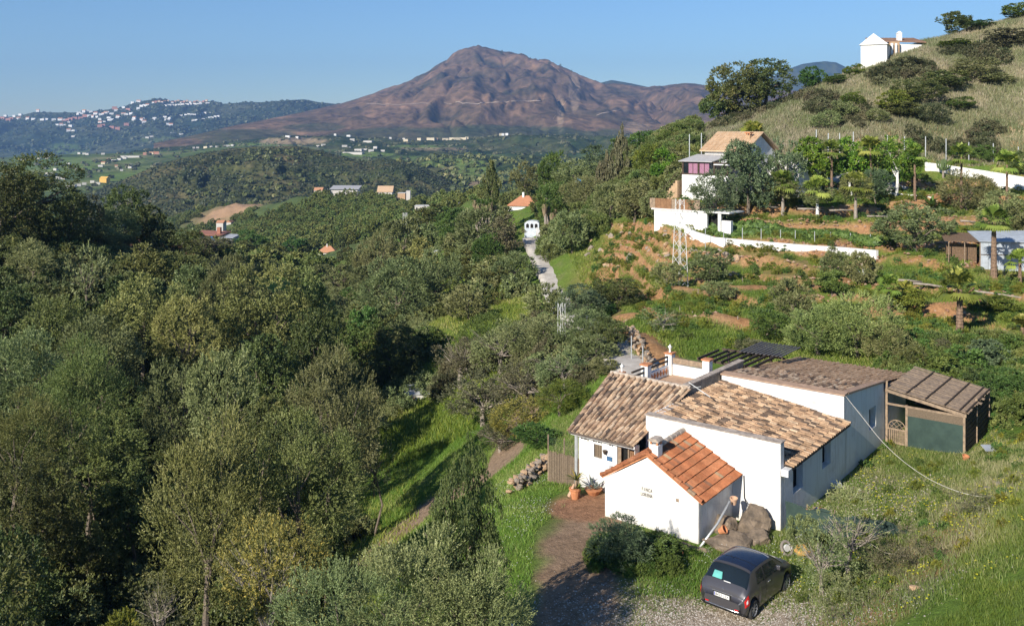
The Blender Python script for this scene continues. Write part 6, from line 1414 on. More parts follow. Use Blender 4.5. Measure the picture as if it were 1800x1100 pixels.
def wheel(x, sd):
    w_ = MB(); n = 24; prof = [(.19, -.09), (.265, -.095), (.29, -.06), (.292, 0), (.29, .06), (.265, .095), (.19, .09)]
    vs = [(x + r * math.cos(2 * math.pi * j / n), .70 * sd + y, .29 + r * math.sin(2 * math.pi * j / n)) for r, y in prof for j in range(n)]
    w_.add(vs, [(i * n + j, i * n + (j + 1) % n, (i + 1) * n + (j + 1) % n, (i + 1) * n + j) for i in range(len(prof) - 1) for j in range(n)])
    wo = w_.build('wheel', M['tyre'], car, smooth=True)
    r = MB(); yo = .70 * sd + .05 * sd; r.cyl((x, yo - .012, .29), .045, .03, 10, ax='y')
    for k in range(8):
        a = k * math.pi / 4; c_, s_ = math.cos(a), math.sin(a); q = .018
        b_ = [(x + c_ * .03 - s_ * q, yo, .29 + s_ * .03 + c_ * q), (x + c_ * .03 + s_ * q, yo, .29 + s_ * .03 - c_ * q), (x + c_ * .185 + s_ * q, yo + .02 * sd, .29 + s_ * .185 - c_ * q), (x + c_ * .185 - s_ * q, yo + .02 * sd, .29 + s_ * .185 + c_ * q)]
        r.hexa([(p[0], p[1] - .01, p[2]) for p in b_], [(p[0], p[1] + .01, p[2]) for p in b_])
    r.tube([(x + .195 * math.cos(2 * math.pi * j / 24), yo + .02 * sd, .29 + .195 * math.sin(2 * math.pi * j / 24)) for j in range(25)], .014, 5)
    r.build('rim', M['rim'], wo, smooth=False)
    d_ = MB(); d_.cyl((x, .66 * sd - .01, .29), .19, .02, 20, ax='y'); d_.build('brake_disc', M['black'], wo)
for x in (.62, 2.92):
    for sd in (1, -1): wheel(x, sd)
m = MB(); m.box(0, .6, 0, .03, 0, .25); _p = P(912, 1046, 27.2); tag(m.build('white_board', M['plate'], None, loc=(_p.x, _p.y, h1(_p.x, _p.y)), rot=(0, 0, 1.9)), 'white board leaning under the dark spire tree by the drive', 'board')

# ---------------------------------------------------------------- villa on the hillside
VO = P(1310, 263, 103); VO.z = 0; VR = R(-45)
def VW(x, y, z=0): return VO + Matrix.Rotation(VR, 3, 'Z') @ Vector((x, y, z))
M['tan_tile'] = tilemat('tan_roof_tile', [(0, (.50, .34, .21)), (.5, (.58, .41, .26)), (1, (.62, .46, .31))], .12)
M['orange_tile'] = tilemat('orange_roof_tile', [(0, (.48, .22, .12)), (.5, (.55, .28, .16)), (1, (.60, .34, .20))], .15)
M['curtain'] = simple('pink_curtain', (.36, .19, .26), .9, scale=14, c2=(.24, .11, .17)); M['greyroof'] = simple('grey_roof_sheet', (.42, .41, .40), .7, scale=1.5, c2=(.36, .35, .34))
vi = thing('villa', 'white hillside villa with a tan tiled roof and a pink-curtained veranda', 'villa', VO, VR)
w = MB(); w.box(-5.2, 0, 0, .3, 7.6, 12.8); w.build('wall', M['white'], vi)
w = MB(); w.prism([(.302, 7.6), (6.4, 7.6), (6.4, 12.6), (3.2, 14.5), (.302, 12.8)], -.3, 0, 'x'); w.build('wall', M['white'], vi)
w = MB(); w.prism([(.302, 7.6), (6.4, 7.6), (6.4, 12.6), (3.2, 14.5), (.302, 12.8)], -5.2, -4.9, 'x'); w.build('wall', M['white'], vi)
w = MB(); w.box(-4.9, -.3, 6.1, 6.4, 7.6, 12.5); w.build('wall', M['white'], vi)
w = MB(); w.box(.0, 3.6, 5.2, 10.5, 7.6, 11.6); w.build('rear_wing', M['white'], vi)
rf_ = []
for (y0, z0, y1, z1) in ((-.5, 12.66, 3.2, 14.75), (6.9, 12.66, 3.2, 14.75)):
    s_ = MB(); s_.hexa([(-5.6, y0, z0), (.4, y0, z0), (.4, y1, z1), (-5.6, y1, z1)], [(-5.6, y0, z0 + .12), (.4, y0, z0 + .12), (.4, y1, z1 + .12), (-5.6, y1, z1 + .12)]); ro = s_.build('roof', M['tan_tile'], vi)
    tb = MB(); rd = random.Random(2)
    for i in range(28):
        x = -5.6 + (i + .5) * 6.0 / 28
        for k in range(8):
            a = (x, y0 + (y1 - y0) * k / 8, z0 + (z1 - z0) * k / 8 + .13); b_ = (x, y0 + (y1 - y0) * (k + 1) / 8, z0 + (z1 - z0) * (k + 1) / 8 + .12); tb.cur = rd.random(); tb.tube([a, b_], .085, 5, .07)
    tag(tb.build('roof_tiles', M['tan_tile'], ro), kind='stuff')
m = MB(); m.box(-.9, -.4, 1.6, 2.1, 13.2, 14.5); c_ = m.build('chimney', M['ochre'], vi); m = MB(); m.box(-1.0, -.3, 1.5, 2.2, 14.72, 14.85); [m.box(-.88 + a, -.80 + a, 1.62 + b_, 1.70 + b_, 14.5, 14.72) for a in (0, .38) for b_ in (0, .38)]; m.build('chimney_cap', M['terracotta'], c_)
# veranda
w = MB(); w.box(-6.3, -.4, -2.9, -.003, 7.2, 10.1); w.build('veranda_wall', M['white'], vi)
m = MB(); m.hexa([(-6.6, -3.2, 11.55), (-2.2, -3.2, 11.55), (-1.9, -.003, 12.25), (-6.2, -.003, 12.25)], [(-6.6, -3.2, 11.63), (-2.2, -3.2, 11.63), (-1.9, -.003, 12.33), (-6.2, -.003, 12.33)]); m.build('veranda_roof', M['greyroof'], vi)
m = MB(); m.hexa([(-2.1, -3.0, 11.25), (.1, -3.0, 11.25), (.2, -.01, 11.7), (-1.8, -.01, 11.9)], [(-2.1, -3.0, 11.35), (.1, -3.0, 11.35), (.2, -.01, 11.8), (-1.8, -.01, 12.0)]); m.build('porch_roof', M['stucco'], vi)
for x in (-6.3, -4.25, -2.2, -.5): m = MB(); m.box(x, x + .16, -2.9, -2.74, 10.1, 11.6); m.build('post', M['darkwood'], vi)
m = MB(); m.box(-6.3, -.4, -2.92, -2.8, 10.1, 10.26); m.build('sill_beam', M['darkwood'], vi); m = MB(); m.box(-6.3, -.4, -2.92, -2.8, 11.42, 11.55); m.build('top_beam', M['darkwood'], vi)
for i, x in enumerate((-6.1, -5.45, -4.85, -4.0, -3.35)):
    m = MB(); m.box(x, x + .56, -2.84, -2.80, 10.26, 11.42); wf = m.build('window', M['glass'] if i == 0 else M['curtain'], vi); n_ = MB(); n_.box(x - .04, x, -2.90, -2.79, 10.26, 11.42); n_.build('mullion', M['darkwood'], wf)
m = MB(); m.box(-2.0, -.6, -2.8, -2.7, 10.26, 11.4); m.build('veranda_opening', M['shade'], vi)
m = MB(); m.tube([(-5.9, -2.96, 8.1), (-5.2, -2.96, 8.9)], .05, 5); m.build('wall_strut', M['grey'], vi)
st = thing('garden_steps', 'ochre stone steps with a rail left of the villa veranda', 'steps', VW(-6.5, -3.4), VR)
for i in range(9): m = MB(); m.box(-2.6 + i * .28, -2.32 + i * .28, 0, 1.2, 6.4, 7.0 + i * .3); m.build('step', M['ochre'], st)
for a in (0.0, 1.15): m = MB(); m.tube([(-2.5, a, 8.0), (.0, a, 10.4)], .04, 5); m.tube([(-2.5, a, 7.0), (-2.5, a, 8.0)], .04, 5); m.build('handrail', M['darkwood'], st)
# white walls: swept between photo points at their own distances
def sweep_wall(name, pts, h, th, mat, label, cat='wall', down=1.5, gp=None):
    """pts: (column, row of the foot, distance)"""
    Q = [P(*p) if not gp else GP(p[0], p[1], *gp) for p in pts]; fine = []
    for a, b in zip(Q[:-1], Q[1:]): fine += [a.lerp(b, i / 4) for i in range(4)]
    fine.append(Q[-1]); t = thing(name, label, cat, (0, 0, 0)); V = []
    for i, q in enumerate(fine):
        d = (fine[min(i + 1, len(fine) - 1)] - fine[max(i - 1, 0)]); n = Vector((-d.y, d.x, 0)).normalized() * th / 2; g = min(q.z, h1(q.x, q.y)) - down
        V += [(q.x - n.x, q.y - n.y, g), (q.x - n.x, q.y - n.y, q.z + h), (q.x + n.x, q.y + n.y, q.z + h), (q.x + n.x, q.y + n.y, g)]
    f = [(4 * i + j, 4 * i + 4 + j, 4 * i + 4 + (j + 1) % 4, 4 * i + (j + 1) % 4) for i in range(len(fine) - 1) for j in range(4)] + [(0, 1, 2, 3), tuple(4 * (len(fine) - 1) + k for k in (3, 2, 1, 0))]
    me = bpy.data.meshes.new('wall_body'); me.from_pydata(V, [], f); me.materials.append(mat); link('wall_body', me, t); return t, fine
sweep_wall('garden_wall', [(1205,410,94),(1222,418,93),(1255,428,92),(1320,434,91),(1400,441,90),(1480,446,89),(1542,452,88)], .62, .3, M['white'], 'long curving low white wall below the vegetable strip', down=.3, gp=(84, 104))
sweep_wall('boundary_wall', [(1626,300,114),(1680,308,114),(1740,317,113),(1815,330,112)], 1.05, .25, M['white'], 'white boundary wall stepping down behind the palms at the right', gp=(104, 130))
sweep_wall('kerb_wall', [(1385,328,101),(1440,332,101),(1500,336,101),(1570,342,100),(1640,350,100)], .22, .25, M['white'], 'low white kerb along the edge of the villa driveway', down=.4, gp=(92, 125))
rw_ = thing('retaining_wall', 'tall white retaining wall with a garage opening below the villa', 'wall')
a, b = P(1150, 398, 99), P(1243, 402, 95); d = (b - a); Lw = Vector((d.x, d.y, 0)).length; az = math.atan2(d.y, d.x); rw_.location = (a.x, a.y, 0); rw_.rotation_euler = (0, 0, az)
zt_ = CZ - (371 - HY) / F * 97; m = MB(); m.box(0, Lw, 0, .3, 2, zt_); m.build('wall_body', M['white'], rw_); m = MB(); m.box(-.3, Lw + 2.5, -.1, 3.2, zt_ + .002, zt_ + .14); m.build('coping', M['white'], rw_)
m = MB(); m.box(Lw + 1.2, Lw + 1.5, 0, .3, 2, zt_); m.build('pier', M['white'], rw_); m = MB(); m.box(Lw, Lw + 1.2, .8, .9, 2, zt_); m.build('garage_opening', M['shade'], rw_)
m = MB(); m.box(Lw + 1.6, Lw + 2.6, .0, .5, 3, 5.4 + .6); m.build('side_wall', M['stucco'], rw_)
bf = thing('screen_fence', 'brown screen fence on top of the white retaining wall', 'fence', (a.x, a.y, zt_ + .14), az)
for i in range(9): m = MB(); m.box(-.6 + i * .66, .04 + i * .66, .1, .14, 0, 1.05); m.build('fence_panel', M['brownwood'] if i % 4 else M['wood'], bf)
# vegetable strip and its posts
_g = np.random.default_rng(5); tpar = _g.random(1500)
vx = []; cs = [P(1240, 412, 95), P(1320, 420, 94), P(1400, 426, 93), P(1480, 432, 92), P(1540, 438, 91)]
for t_ in tpar:
    k = min(int(t_ * 4), 3); q = cs[k].lerp(cs[k + 1], t_ * 4 - k); q = q + Vector((_g.normal(0, .1), _g.uniform(-1.2, .9), 0)); vx.append((q.x, q.y, max(h1(q.x, q.y), q.z - .3) + .15))
clumps('vegetable_strip', np.array(vx), .42, L_['green'], 31, 26)
def post(px, pb, pt, Y, label, group, mat='zinc', r=.035, name='fence_post'):
    b_ = P(px, pb, Y); g = min(h1(b_.x, b_.y), b_.z); m = MB(); m.cyl((0, 0, -.1), r, (b_.z - g) + (pb - pt) / F * Y + .1, 6); return tag(m.build(name, M[mat], None, loc=(b_.x, b_.y, g)), label, 'post', group)
for px in (1240,1272,1305,1338,1372,1398,1432,1460,1495,1530): post(px, 440 - (1540 - px) * .03, 412 - (1540 - px) * .05, 90.5, 'one of the thin posts standing along the vegetable strip', 'posts along the vegetable strip')
for px, pb, pt in ((1212,262,236),(1233,258,234),(1268,256,232),(1435,258,228),(1456,256,234),(1476,254,234),(1500,252,232),(1627,270,240),(1663,272,244),(1703,280,250),(1746,282,252),(1790,290,258),(1560,256,238),(1590,262,240)):
    post(px, pb, pt, 117, 'one of the grey posts of the wire fence across the hillside', 'posts of the hillside wire fence', r=.06)
for i, (px, pb, pt) in enumerate([(1207,458,460-0),]): pass
for px, pb, pt, Y in ((1134,487,470,90),(1207,484,458,90),(1219,535,508,76),(1227,530,507,76),(1305,515,487,80),(1335,538,507,75),(1343,510,492,79),(1384,516,494,79),(1368,548,518,73),(1195,562,537,70),(1217,565,547,69),(1222,583,568,65),(1261,587,562,65),(1297,600,555,64),(1329,582,560,66),(1320,556,545,71),(1258,621,598,60),(1284,622,608,60),(1146,528,512,82),(1214,626,612,58),(1412,510,498,79),(1245,545,530,72)):
    post(px, pb, pt, Y, 'one of the thin stakes holding young trees on the orchard terraces', 'stakes on the orchard terraces', 'palebark', .03, 'orchard_stake')
post(1110, 632, 590, 55, 'left one of two thin posts above the stone kerb of the path', None); post(1130, 648, 608, 52, 'right one of two thin posts above the stone kerb of the path', None)
# driveway and edge logs
dv = []
for px, py, Y in ((1385,331,101),(1440,333,101),(1500,337,101),(1570,343,100),(1640,351,100)): dv.append(GP(px, py, 92, 125))
V = [];
for q in dv: V += [(q.x, q.y + .3, q.z + .12), (q.x * 1.045, q.y + 4.8, max(q.z, h1(q.x * 1.045, q.y + 4.8)) + .15)]
V2 = [(x, y, z - 1) for x, y, z in V]; n_ = len(V); me = bpy.data.meshes.new('driveway'); me.from_pydata(V + V2, [], [(2 * i, 2 * i + 2, 2 * i + 3, 2 * i + 1) for i in range(4)] + [(2 * i, 2 * i + n_, 2 * i + 2 + n_, 2 * i + 2) for i in range(4)]); me.materials.append(M['concrete']); tag(link('driveway', me), kind='structure')
def log(p1, p2, Y1, Y2, label):
    a_ = P(*p1, Y1); b_ = P(*p2, Y2); m = MB(); 
    for k in range(3): o_ = Vector((0, .0, .13 * k)); m2 = MB(); m2.tube([a_ + o_, a_.lerp(b_, .5) + o_ + Vector((0, 0, .04)), b_ + o_], .075, 7)
    m.tube([a_, a_.lerp(b_, .5) + Vector((0, 0, .05)), b_], .10, 7, .08); return tag(m.build('edging_log', M['palebark'], None, smooth=True), label, 'log')
log((1336,364),(1368,365),98,98,'short edging log at the left end of the upper earth terrace'); log((1402,367),(1448,369),97,97,'edging log between two shaggy plants on the earth terrace'); log((1458,370),(1500,370),97,97,'edging log right of the middle shaggy plant'); log((1524,380),(1572,382),96,96,'edging log at the right of the shaggy plants')
log((1688,388),(1720,392),90,90,'edging log left of the dense tree behind the shed'); log((1380,468),(1450,482),86,84,'long log lying on the terrace under the curving white wall'); log((1605,498),(1662,505),74,73,'log on the terrace left of the palm above the bare slope'); log((1664,506),(1800,524),73,70,'long pale log along the terrace at the right edge'); log((1572,492),(1622,496),75,75,'log under the young leaning olive')
# orchard path kerb of stones
ks = thing('stone_kerb', 'line of ochre stones banking up the path behind the house', 'stone kerb'); rd = random.Random(8); kp = [P(1100,588,62), P(1112,610,58), P(1130,632,54.5), P(1152,650,52)]
for i in range(110):
    t_ = rd.random() * 3; k = min(int(t_), 2); q = kp[k].lerp(kp[k + 1], t_ - k); q = q + Vector((rd.gauss(.25, .18), rd.gauss(0, .2), 0)); s_ = rd.uniform(.1, .22); link('stone', protos[rd.randrange(5)], ks, (q.x, q.y, h1(q.x, q.y) + rd.random() * .5), (rd.random(), rd.random(), rd.random() * 6), (s_ * 1.2, s_, s_ * .8))
def stones(n, fn, s0, s1, label, group, seed):
    rd = random.Random(seed)
    for i in range(n):
        q = fn(rd); s_ = rd.uniform(s0, s1); o = link('rock', protos[rd.randrange(5)], None, (q[0], q[1], h1(q[0], q[1])), (rd.random(), rd.random(), rd.random() * 6), (s_ * 1.3, s_, s_ * .7)); tag(o, label, 'rock', group)
def inpx(x0, x1, y0, y1, Y0, Y1):
    def f(rd):
        t_ = rd.random(); g = GP(rd.uniform(x0, x1), y0 + (y1 - y0) * t_, Y0, Y1); return (g.x, g.y)
    return f
stones(26, inpx(1030, 1180, 470, 395, 85, 125), .2, .5, 'one of the rocks breaking out of the earth cut beside the road', 'rocks of the earth cut', 1)
stones(16, inpx(1215, 1300, 440, 460, 84, 100), .2, .45, 'one of the rocks under the curving white wall', 'rocks under the curving white wall', 2)
stones(14, inpx(1690, 1800, 640, 690, 46, 62), .18, .35, 'one of the pale rocks showing through the brambles', 'pale rocks in the brambles', 3)
stones(12, inpx(850, 880, 470, 435, 100, 135), .25, .55, 'one of the pinkish stones of the slide left of the road', 'stones of the slide left of the road', 4)
for px, py, lb in ((1757,852,'pink block on the bank at the end of the rope'),(1735,860,'flat stone at the foot of the pink block'),(1655,925,'pale stone in the middle of the dry bank'),(1608,1035,'flat grey stone low on the dry bank')):
    g = GP(px, py, 22, 45); tag(link('rock', protos[px % 5], None, (g.x, g.y, g.z + .04), (0, 0, px), (.2, .15, .12)), lb, 'rock')

# ---------------------------------------------------------------- lattice pylons
def pylon(px, pt, pb, Y, wb, wt, label, sect=11, rods=.036):
    b_ = P(px, pb, Y); g = min(h1(b_.x, b_.y), b_.z); H = b_.z - g + (pb - pt) / F * Y
    t = thing('lattice_pylon', label, 'pylon', (b_.x, b_.y, g), .5); cs_ = [(-1, -1), (1, -1), (1, 1), (-1, 1)]; W = lambda z: (wb + (wt - wb) * z / H) / 2
    for cx, cy in cs_: m = MB(); m.tube([(cx * W(0), cy * W(0), -.2), (cx * W(H), cy * W(H), H)], rods, 4); m.build('leg', M['lightmetal'], t)
    for i in range(sect):
        z0, z1 = H * i / sect, H * (i + 1) / sect; m = MB()
        for k in range(4):
            a_, c_ = cs_[k], cs_[(k + 1) % 4]
            if i % 2: a_, c_ = c_, a_
            m.tube([(a_[0] * W(z0), a_[1] * W(z0), z0), (c_[0] * W(z1), c_[1] * W(z1), z1)], rods * .6, 4)
        m.build('brace', M['lightmetal'], t)
    return t
pylon(1195, 350, 505, 80, 1.0, .5, 'tall white lattice pylon on the orchard terraces below the villa')
pylon(987, 533, 597, 63, .42, .34, 'short flat lattice post rising from the thicket behind the house', 6, .02)
pylon(712, 374, 400, 250, .9, .8, 'pale lattice post on the green slope in the middle distance', 5, .06)
post(1120, 250, 240, 160, 'lone thin pole on the knoll', None, r=.05, name='pole'); post(1178, 262, 235, 145, 'thin pole on the brow left of the villa', None, r=.05, name='pole')

# ---------------------------------------------------------------- grey shed at the right
so_ = P(1724, 468, 82); gs = thing('metal_shed', 'grey metal shed with a wire cage at the right edge of the terraces', 'shed', (so_.x, so_.y, h1(so_.x, so_.y) - .1), R(-12))
M['corr'] = simple('grey_sheet_metal', (.40, .44, .48), .55, scale=2.5, c2=(.30, .33, .36), bump=.1)
for i in range(10): m = MB(); m.box(i * .62, i * .62 + .60, 0, .05, 0, 2.5 if i < 12 else 2.3); m.build('sheet', M['corr'], gs)
m = MB(); m.box(0, 6.2, -.03, -.005, 1.35, 1.42); m.build('rail', M['darkwood'], gs); m = MB(); m.box(0, 6.2, .06, 2.8, 2.2, 2.45); m.build('shed_body', M['shade'], gs)
m = MB(); m.hexa([(-.2, -.2, 2.52), (6.4, -.2, 2.52), (6.4, 3.6, 3.2), (-.2, 3.6, 3.0)], [(-.2, -.2, 2.58), (6.4, -.2, 2.58), (6.4, 3.6, 3.26), (-.2, 3.6, 3.06)]); m.build('roof', M['corr'], gs)
M['rust'] = simple('rusty_mesh', (.20, .13, .08), .95, scale=9, c2=(.10, .065, .04), bump=.5)
for x in (-2.6, -1.3, -.05): m = MB(); m.cyl((x, 0, 0), .04, 2.5, 6); m.build('cage_post', M['wood'], gs)
m = MB(); m.box(-2.6, -.1, .9, .94, 0, 2.2); m.build('cage_mesh', M['rust'], gs); m = MB(); m.hexa([(-3, -.1, 2.5), (-.1, -.1, 2.45), (-.1, 3.2, 2.9), (-2.6, 3.2, 2.9)], [(-3, -.1, 2.54), (-.1, -.1, 2.5), (-.1, 3.2, 2.94), (-2.6, 3.2, 2.94)]); m.build('cage_roof', M['rust'], gs)
m = MB(); m.box(-2.8, 0, -.1, .2, -.2, .15); m.build('footing', M['concrete'], gs)
# little shed by the lawn
so_ = P(713, 722, 76); ls = thing('garden_hut', 'little pale hut with a grey flat roof beside the lawn', 'hut', (so_.x, so_.y, min(h1(so_.x, so_.y), so_.z) - .1), R(8))
zf = max(so_.z - ls.location.z, 0); m = MB(); m.box(0, 1.85, 0, 1.5, -.5, zf + 1.25); m.build('wall', M['stucco'], ls); m = MB(); m.hexa([(-.1, -.1, zf + 1.27), (2.0, -.1, zf + 1.27), (2.0, 1.7, zf + 1.6), (-.1, 1.7, zf + 1.6)], [(-.1, -.1, zf + 1.34), (2.0, -.1, zf + 1.34), (2.0, 1.7, zf + 1.68), (-.1, 1.7, zf + 1.68)]); m.build('roof', M['grey'], ls); m = MB(); m.box(.15, .75, -.03, -.002, -.3, zf + 1.1); m.build('door', M['wood'], ls)

# ---------------------------------------------------------------- houses
def bldg(px0, px1, pt, pb, Y, depth, label, wall='white', roof='orange_tile', kind='gable', rz=0, cat='house', roofh=.35, wins=0, chim=False, name='house', sink=2.0, group=None):
    """front wall from px0 to px1, eaves row pt, foot row pb"""
    a_ = P(px0, pb, Y); Wd = (px1 - px0) / F * Y; H = (pb - pt) / F * Y
    t = thing(name, label, cat, a_, rz, group); m = MB(); m.box(0, Wd, 0, depth, -sink, H); wo = m.build('wall', M[wall], t); rh = roofh * Wd if kind != 'flat' else .1
    e = .06 * Wd; r_ = MB()
    if kind == 'gable': r_.prism([(-e, H + .02), (depth + e, H + .02), (depth / 2, H + rh)], -e, Wd + e, 'x')
    elif kind == 'front': r_.prism([(-e, H + .02), (Wd + e, H + .02), (Wd / 2, H + rh)], -e, depth + e, 'y')
    elif kind == 'hip': r_.add([(-e, -e, H + .02), (Wd + e, -e, H + .02), (Wd + e, depth + e, H + .02), (-e, depth + e, H + .02), (Wd * .35, depth / 2, H + rh), (Wd * .65, depth / 2, H + rh)], [(0, 3, 2, 1), (0, 1, 5, 4), (1, 2, 5), (2, 3, 4, 5), (3, 0, 4)])
    elif kind == 'lean': r_.hexa([(-e, -e, H + .02), (Wd + e, -e, H + .02), (Wd + e, depth + e, H + rh), (-e, depth + e, H + rh)], [(-e, -e, H + .12), (Wd + e, -e, H + .12), (Wd + e, depth + e, H + rh + .1), (-e, depth + e, H + rh + .1)])
    else: r_.box(-e * .5, Wd + e * .5, -e * .5, depth + e * .5, H + .02, H + .02 + rh)
    ro = r_.build('roof', M[roof], t)
    if chim: m = MB(); m.box(Wd * .42, Wd * .42 + Wd * .07, depth * .4, depth * .4 + Wd * .07, H, H + rh * 1.35); m.build('chimney', M['white'], ro)
    for i in range(wins):
        x = Wd * (i + .5) / wins; m = MB(); m.box(x - Wd * .05, x + Wd * .05, -.04, -.004, H * .35, H * .75); m.build('window', M['shade'], t)
    return t
# ruined house on the ridge
rz_ = bldg(1513, 1556, 80, 106, 152, 6, 'bright white gabled end block of the ruined house on the ridge', kind='front', roof='white', roofh=.46, name='ridge_house', sink=3, rz=R(-28))
M['brokentile'] = tilemat('broken_tile', [(0, (.36, .22, .15)), (.5, (.26, .16, .11)), (1, (.45, .30, .2))], .4)
rr = thing('ruined_house', 'half-ruined house with brown roof and white chimney beside the bright gable on the ridge', 'ruin', P(1556, 104, 154), 0)
m = MB(); m.box(0, 1.2, .2, 5, -4, 2.3); m.box(1.2, 2.6, .6, 5, -4, 2.9); m.build('broken_wall', M['ochre'], rr); m = MB(); m.box(1.0, 1.35, .1, .3, -2, 2.6); m.box(1.7, 2.0, .1, .3, -2, 2.6); m.build('door_post', M['stucco'], rr)
m = MB(); m.box(2.8, 6.9, 1.5, 5.5, -6, 2.6); m.build('wall', M['stucco'], rr); m = MB(); m.hexa([(-1.0, 1.2, 2.9), (7.2, 1.0, 2.75), (7.2, 6, 3.9), (-1.0, 6, 3.9)], [(-1.0, 1.2, 3.05), (7.2, 1.0, 2.9), (7.2, 6, 4.05), (-1.0, 6, 4.05)]); ro = m.build('roof', M['brokentile'], rr)
m = MB(); m.box(2.9, 3.6, 2, 2.7, 3.0, 4.4); m.prism([(2.85, 4.4), (3.65, 4.4), (3.25, 4.8)], 1.95, 2.75, 'y'); m.build('chimney', M['white'], ro)
stones(34, inpx(1440, 1515, 118, 102, 140, 156), .25, .6, 'one of the stones of the tumbled wall leading up to the ruined house', 'stones of the tumbled ridge wall', 7)
# orange-roofed house, gate house, gate
oh = bldg(893, 943, 362, 380, 170, 5, 'orange hip-roofed white house in the trees above the road', kind='hip', roofh=.34, chim=True, rz=R(-14), sink=4, name='cottage')
M['teal_gate'] = simple('dark_green_gate', (.03, .10, .09), .6)
M['gatewall'] = simple('blue_white_wall', (.42, .48, .54), .9, scale=2, c2=(.55, .57, .60))
gh = thing('gate_house', 'pale blue-white gate house with three small windows and an arched top by the road', 'gate house', P(922, 418, 140), R(-10))
m = MB(); m.prism([(0, 0), (2.2, 0), (2.2, 2.2), (1.9, 2.45), (1.1, 2.55), (.35, 2.45), (0, 2.2)], 0, 1.6, 'y'); m.build('wall', M['gatewall'], gh)
for x in (.25, .9, 1.55): m = MB(); m.prism([(x, 1.5), (x + .4, 1.5), (x + .4, 2.0), (x + .2, 2.15), (x, 2.0)], -.05, -.003, 'y'); m.build('window', M['shade'], gh)
m = MB(); m.box(.2, 2.1, -.3, -.2, -1.8, -.1); m.build('gate', M['teal_gate'], gh)
m = MB(); m.box(0, .2, -.32, -.1, -2, 0); m.box(2.1, 2.3, -.32, -.1, -2, 0); m.build('gate_post', M['white'], gh)
sweep_wall('gate_wall', [(944,418,137),(952,432,133),(960,441,129)], 1.5, .3, M['white'], 'white wall flanking the road gate on the right', down=.6)
bldg(962, 968, 418, 430, 126, .3, 'narrow white pier at the end of the gate wall', kind='flat', roof='white', cat='pier', name='gate_pier', sink=1)
# parked far car
fc = thing('white_car', 'white car parked on the grass in the middle distance', 'car', P(758, 443, 145), .3); fc.location.z = h1(fc.location.x, fc.location.y)
m = MB(); m.prism([(0, .3), (2.6, .3), (2.6, .8), (2.0, .9), (1.6, 1.35), (.5, 1.35), (0, .95)], -.7, .7, 'y'); m.build('body', M['plate'], fc, bevel=.08); m = MB(); m.prism([(.1, .95), (1.95, .92), (1.57, 1.28), (.52, 1.28)], -.72, .72, 'y'); m.build('window', M['glass'], fc)
for x in (.5, 2.1): m = MB(); m.cyl((x, -.74, .3), .28, 1.48, 12, ax='y'); m.build('wheel', M['tyre'], fc)
# blue house
bh = thing('blue_house', 'low blue-walled house with a flat reddish roof and chimney in the left valley', 'house', P(341, 425, 270), R(-8))
M['azure'] = simple('blue_paint', (.03, .20, .55), .6, scale=2, c2=(.04, .28, .6)); M['redroof'] = simple('red_flat_roof', (.36, .16, .10), .8, scale=1.5, c2=(.28, .12, .08))
m = MB(); m.box(1, 6.6, 0, 6, -2, 1.6); m.build('wall', M['azure'], bh); m = MB(); m.box(6.6, 11.2, 1, 6, -2, 1.1); m.build('wall', M['greyroof'], bh); m = MB(); m.hexa([(-.6, -.6, 2.1), (8.0, -.6, 1.75), (8.4, 6.5, 2.2), (-.6, 6.5, 2.5)], [(-.6, -.6, 2.3), (8.0, -.6, 1.95), (8.4, 6.5, 2.4), (-.6, 6.5, 2.7)]); ro = m.build('roof', M['redroof'], bh)
m = MB(); m.box(6, 7, 2, 3, 2.2, 4.0); m.build('chimney', M['redroof'], ro); m = MB(); m.hexa([(7.4, 0, 1.3), (11.8, 0, 1.2), (11.8, 5, 1.7), (7.4, 5, 1.8)], [(7.4, 0, 1.4), (11.8, 0, 1.3), (11.8, 5, 1.8), (7.4, 5, 1.9)]); m.build('awning', M['grey'], bh)
for x in (2, 3.8): m = MB(); m.box(x, x + 1, -.05, -.004, .2, 1.2); m.build('window', M['glass'], bh)
m = MB(); m.box(0, 5.2, -3, -.5, -2.5, -.8); m.build('terrace', M['terracotta'], bh); m = MB(); m.box(0, 5.4, -3.2, -2.9, -.798, -.5); m.build('parapet', M['stucco'], bh)
bldg(558, 590, 444, 456, 300, 5, 'red-roofed white cottage at the foot of the wooded hill', kind='hip', roofh=.32, chim=True, name='cottage', sink=4)
M['greenpaint'] = simple('green_cladding', (.05, .30, .18), .6)
bldg(530, 553, 458, 466, 245, 3, 'green-clad shed left of the red-roofed cottage', wall='greenpaint', roof='grey', kind='flat', name='shed', cat='shed', sink=3)
bldg(521, 530, 455, 465, 248, 3, 'white end of the green-clad shed', wall='white', roof='grey', kind='flat', name='shed', cat='shed', sink=3)
po = thing('garden_pond', 'oval garden tank with a pale rim in the valley gardens', 'tank', P(627, 528, 138)); po.location.z = max(po.location.z, h1(po.location.x, po.location.y)); m = MB(); m.lathe((0, 0, -1), [(1.9, 0), (1.9, 1.4), (1.65, 1.4), (1.65, 1.1)], 20); m.build('rim', M['stucco'], po)
m = MB(); m.cyl((0, 0, -.2), 1.6, .3, 20); m.build('water', M['glass'], po)
for i in range(13): pp_ = P(610 + i * 4, 452 + (i % 3), 292); tag(rock(tuple(pp_), (.7, .5, .9), i + 40, M['stucco'], 'ornament', 'one of the pale ornaments in the garden right of the red-roofed cottage', 'ornament', group='pale garden ornaments', sub=1))
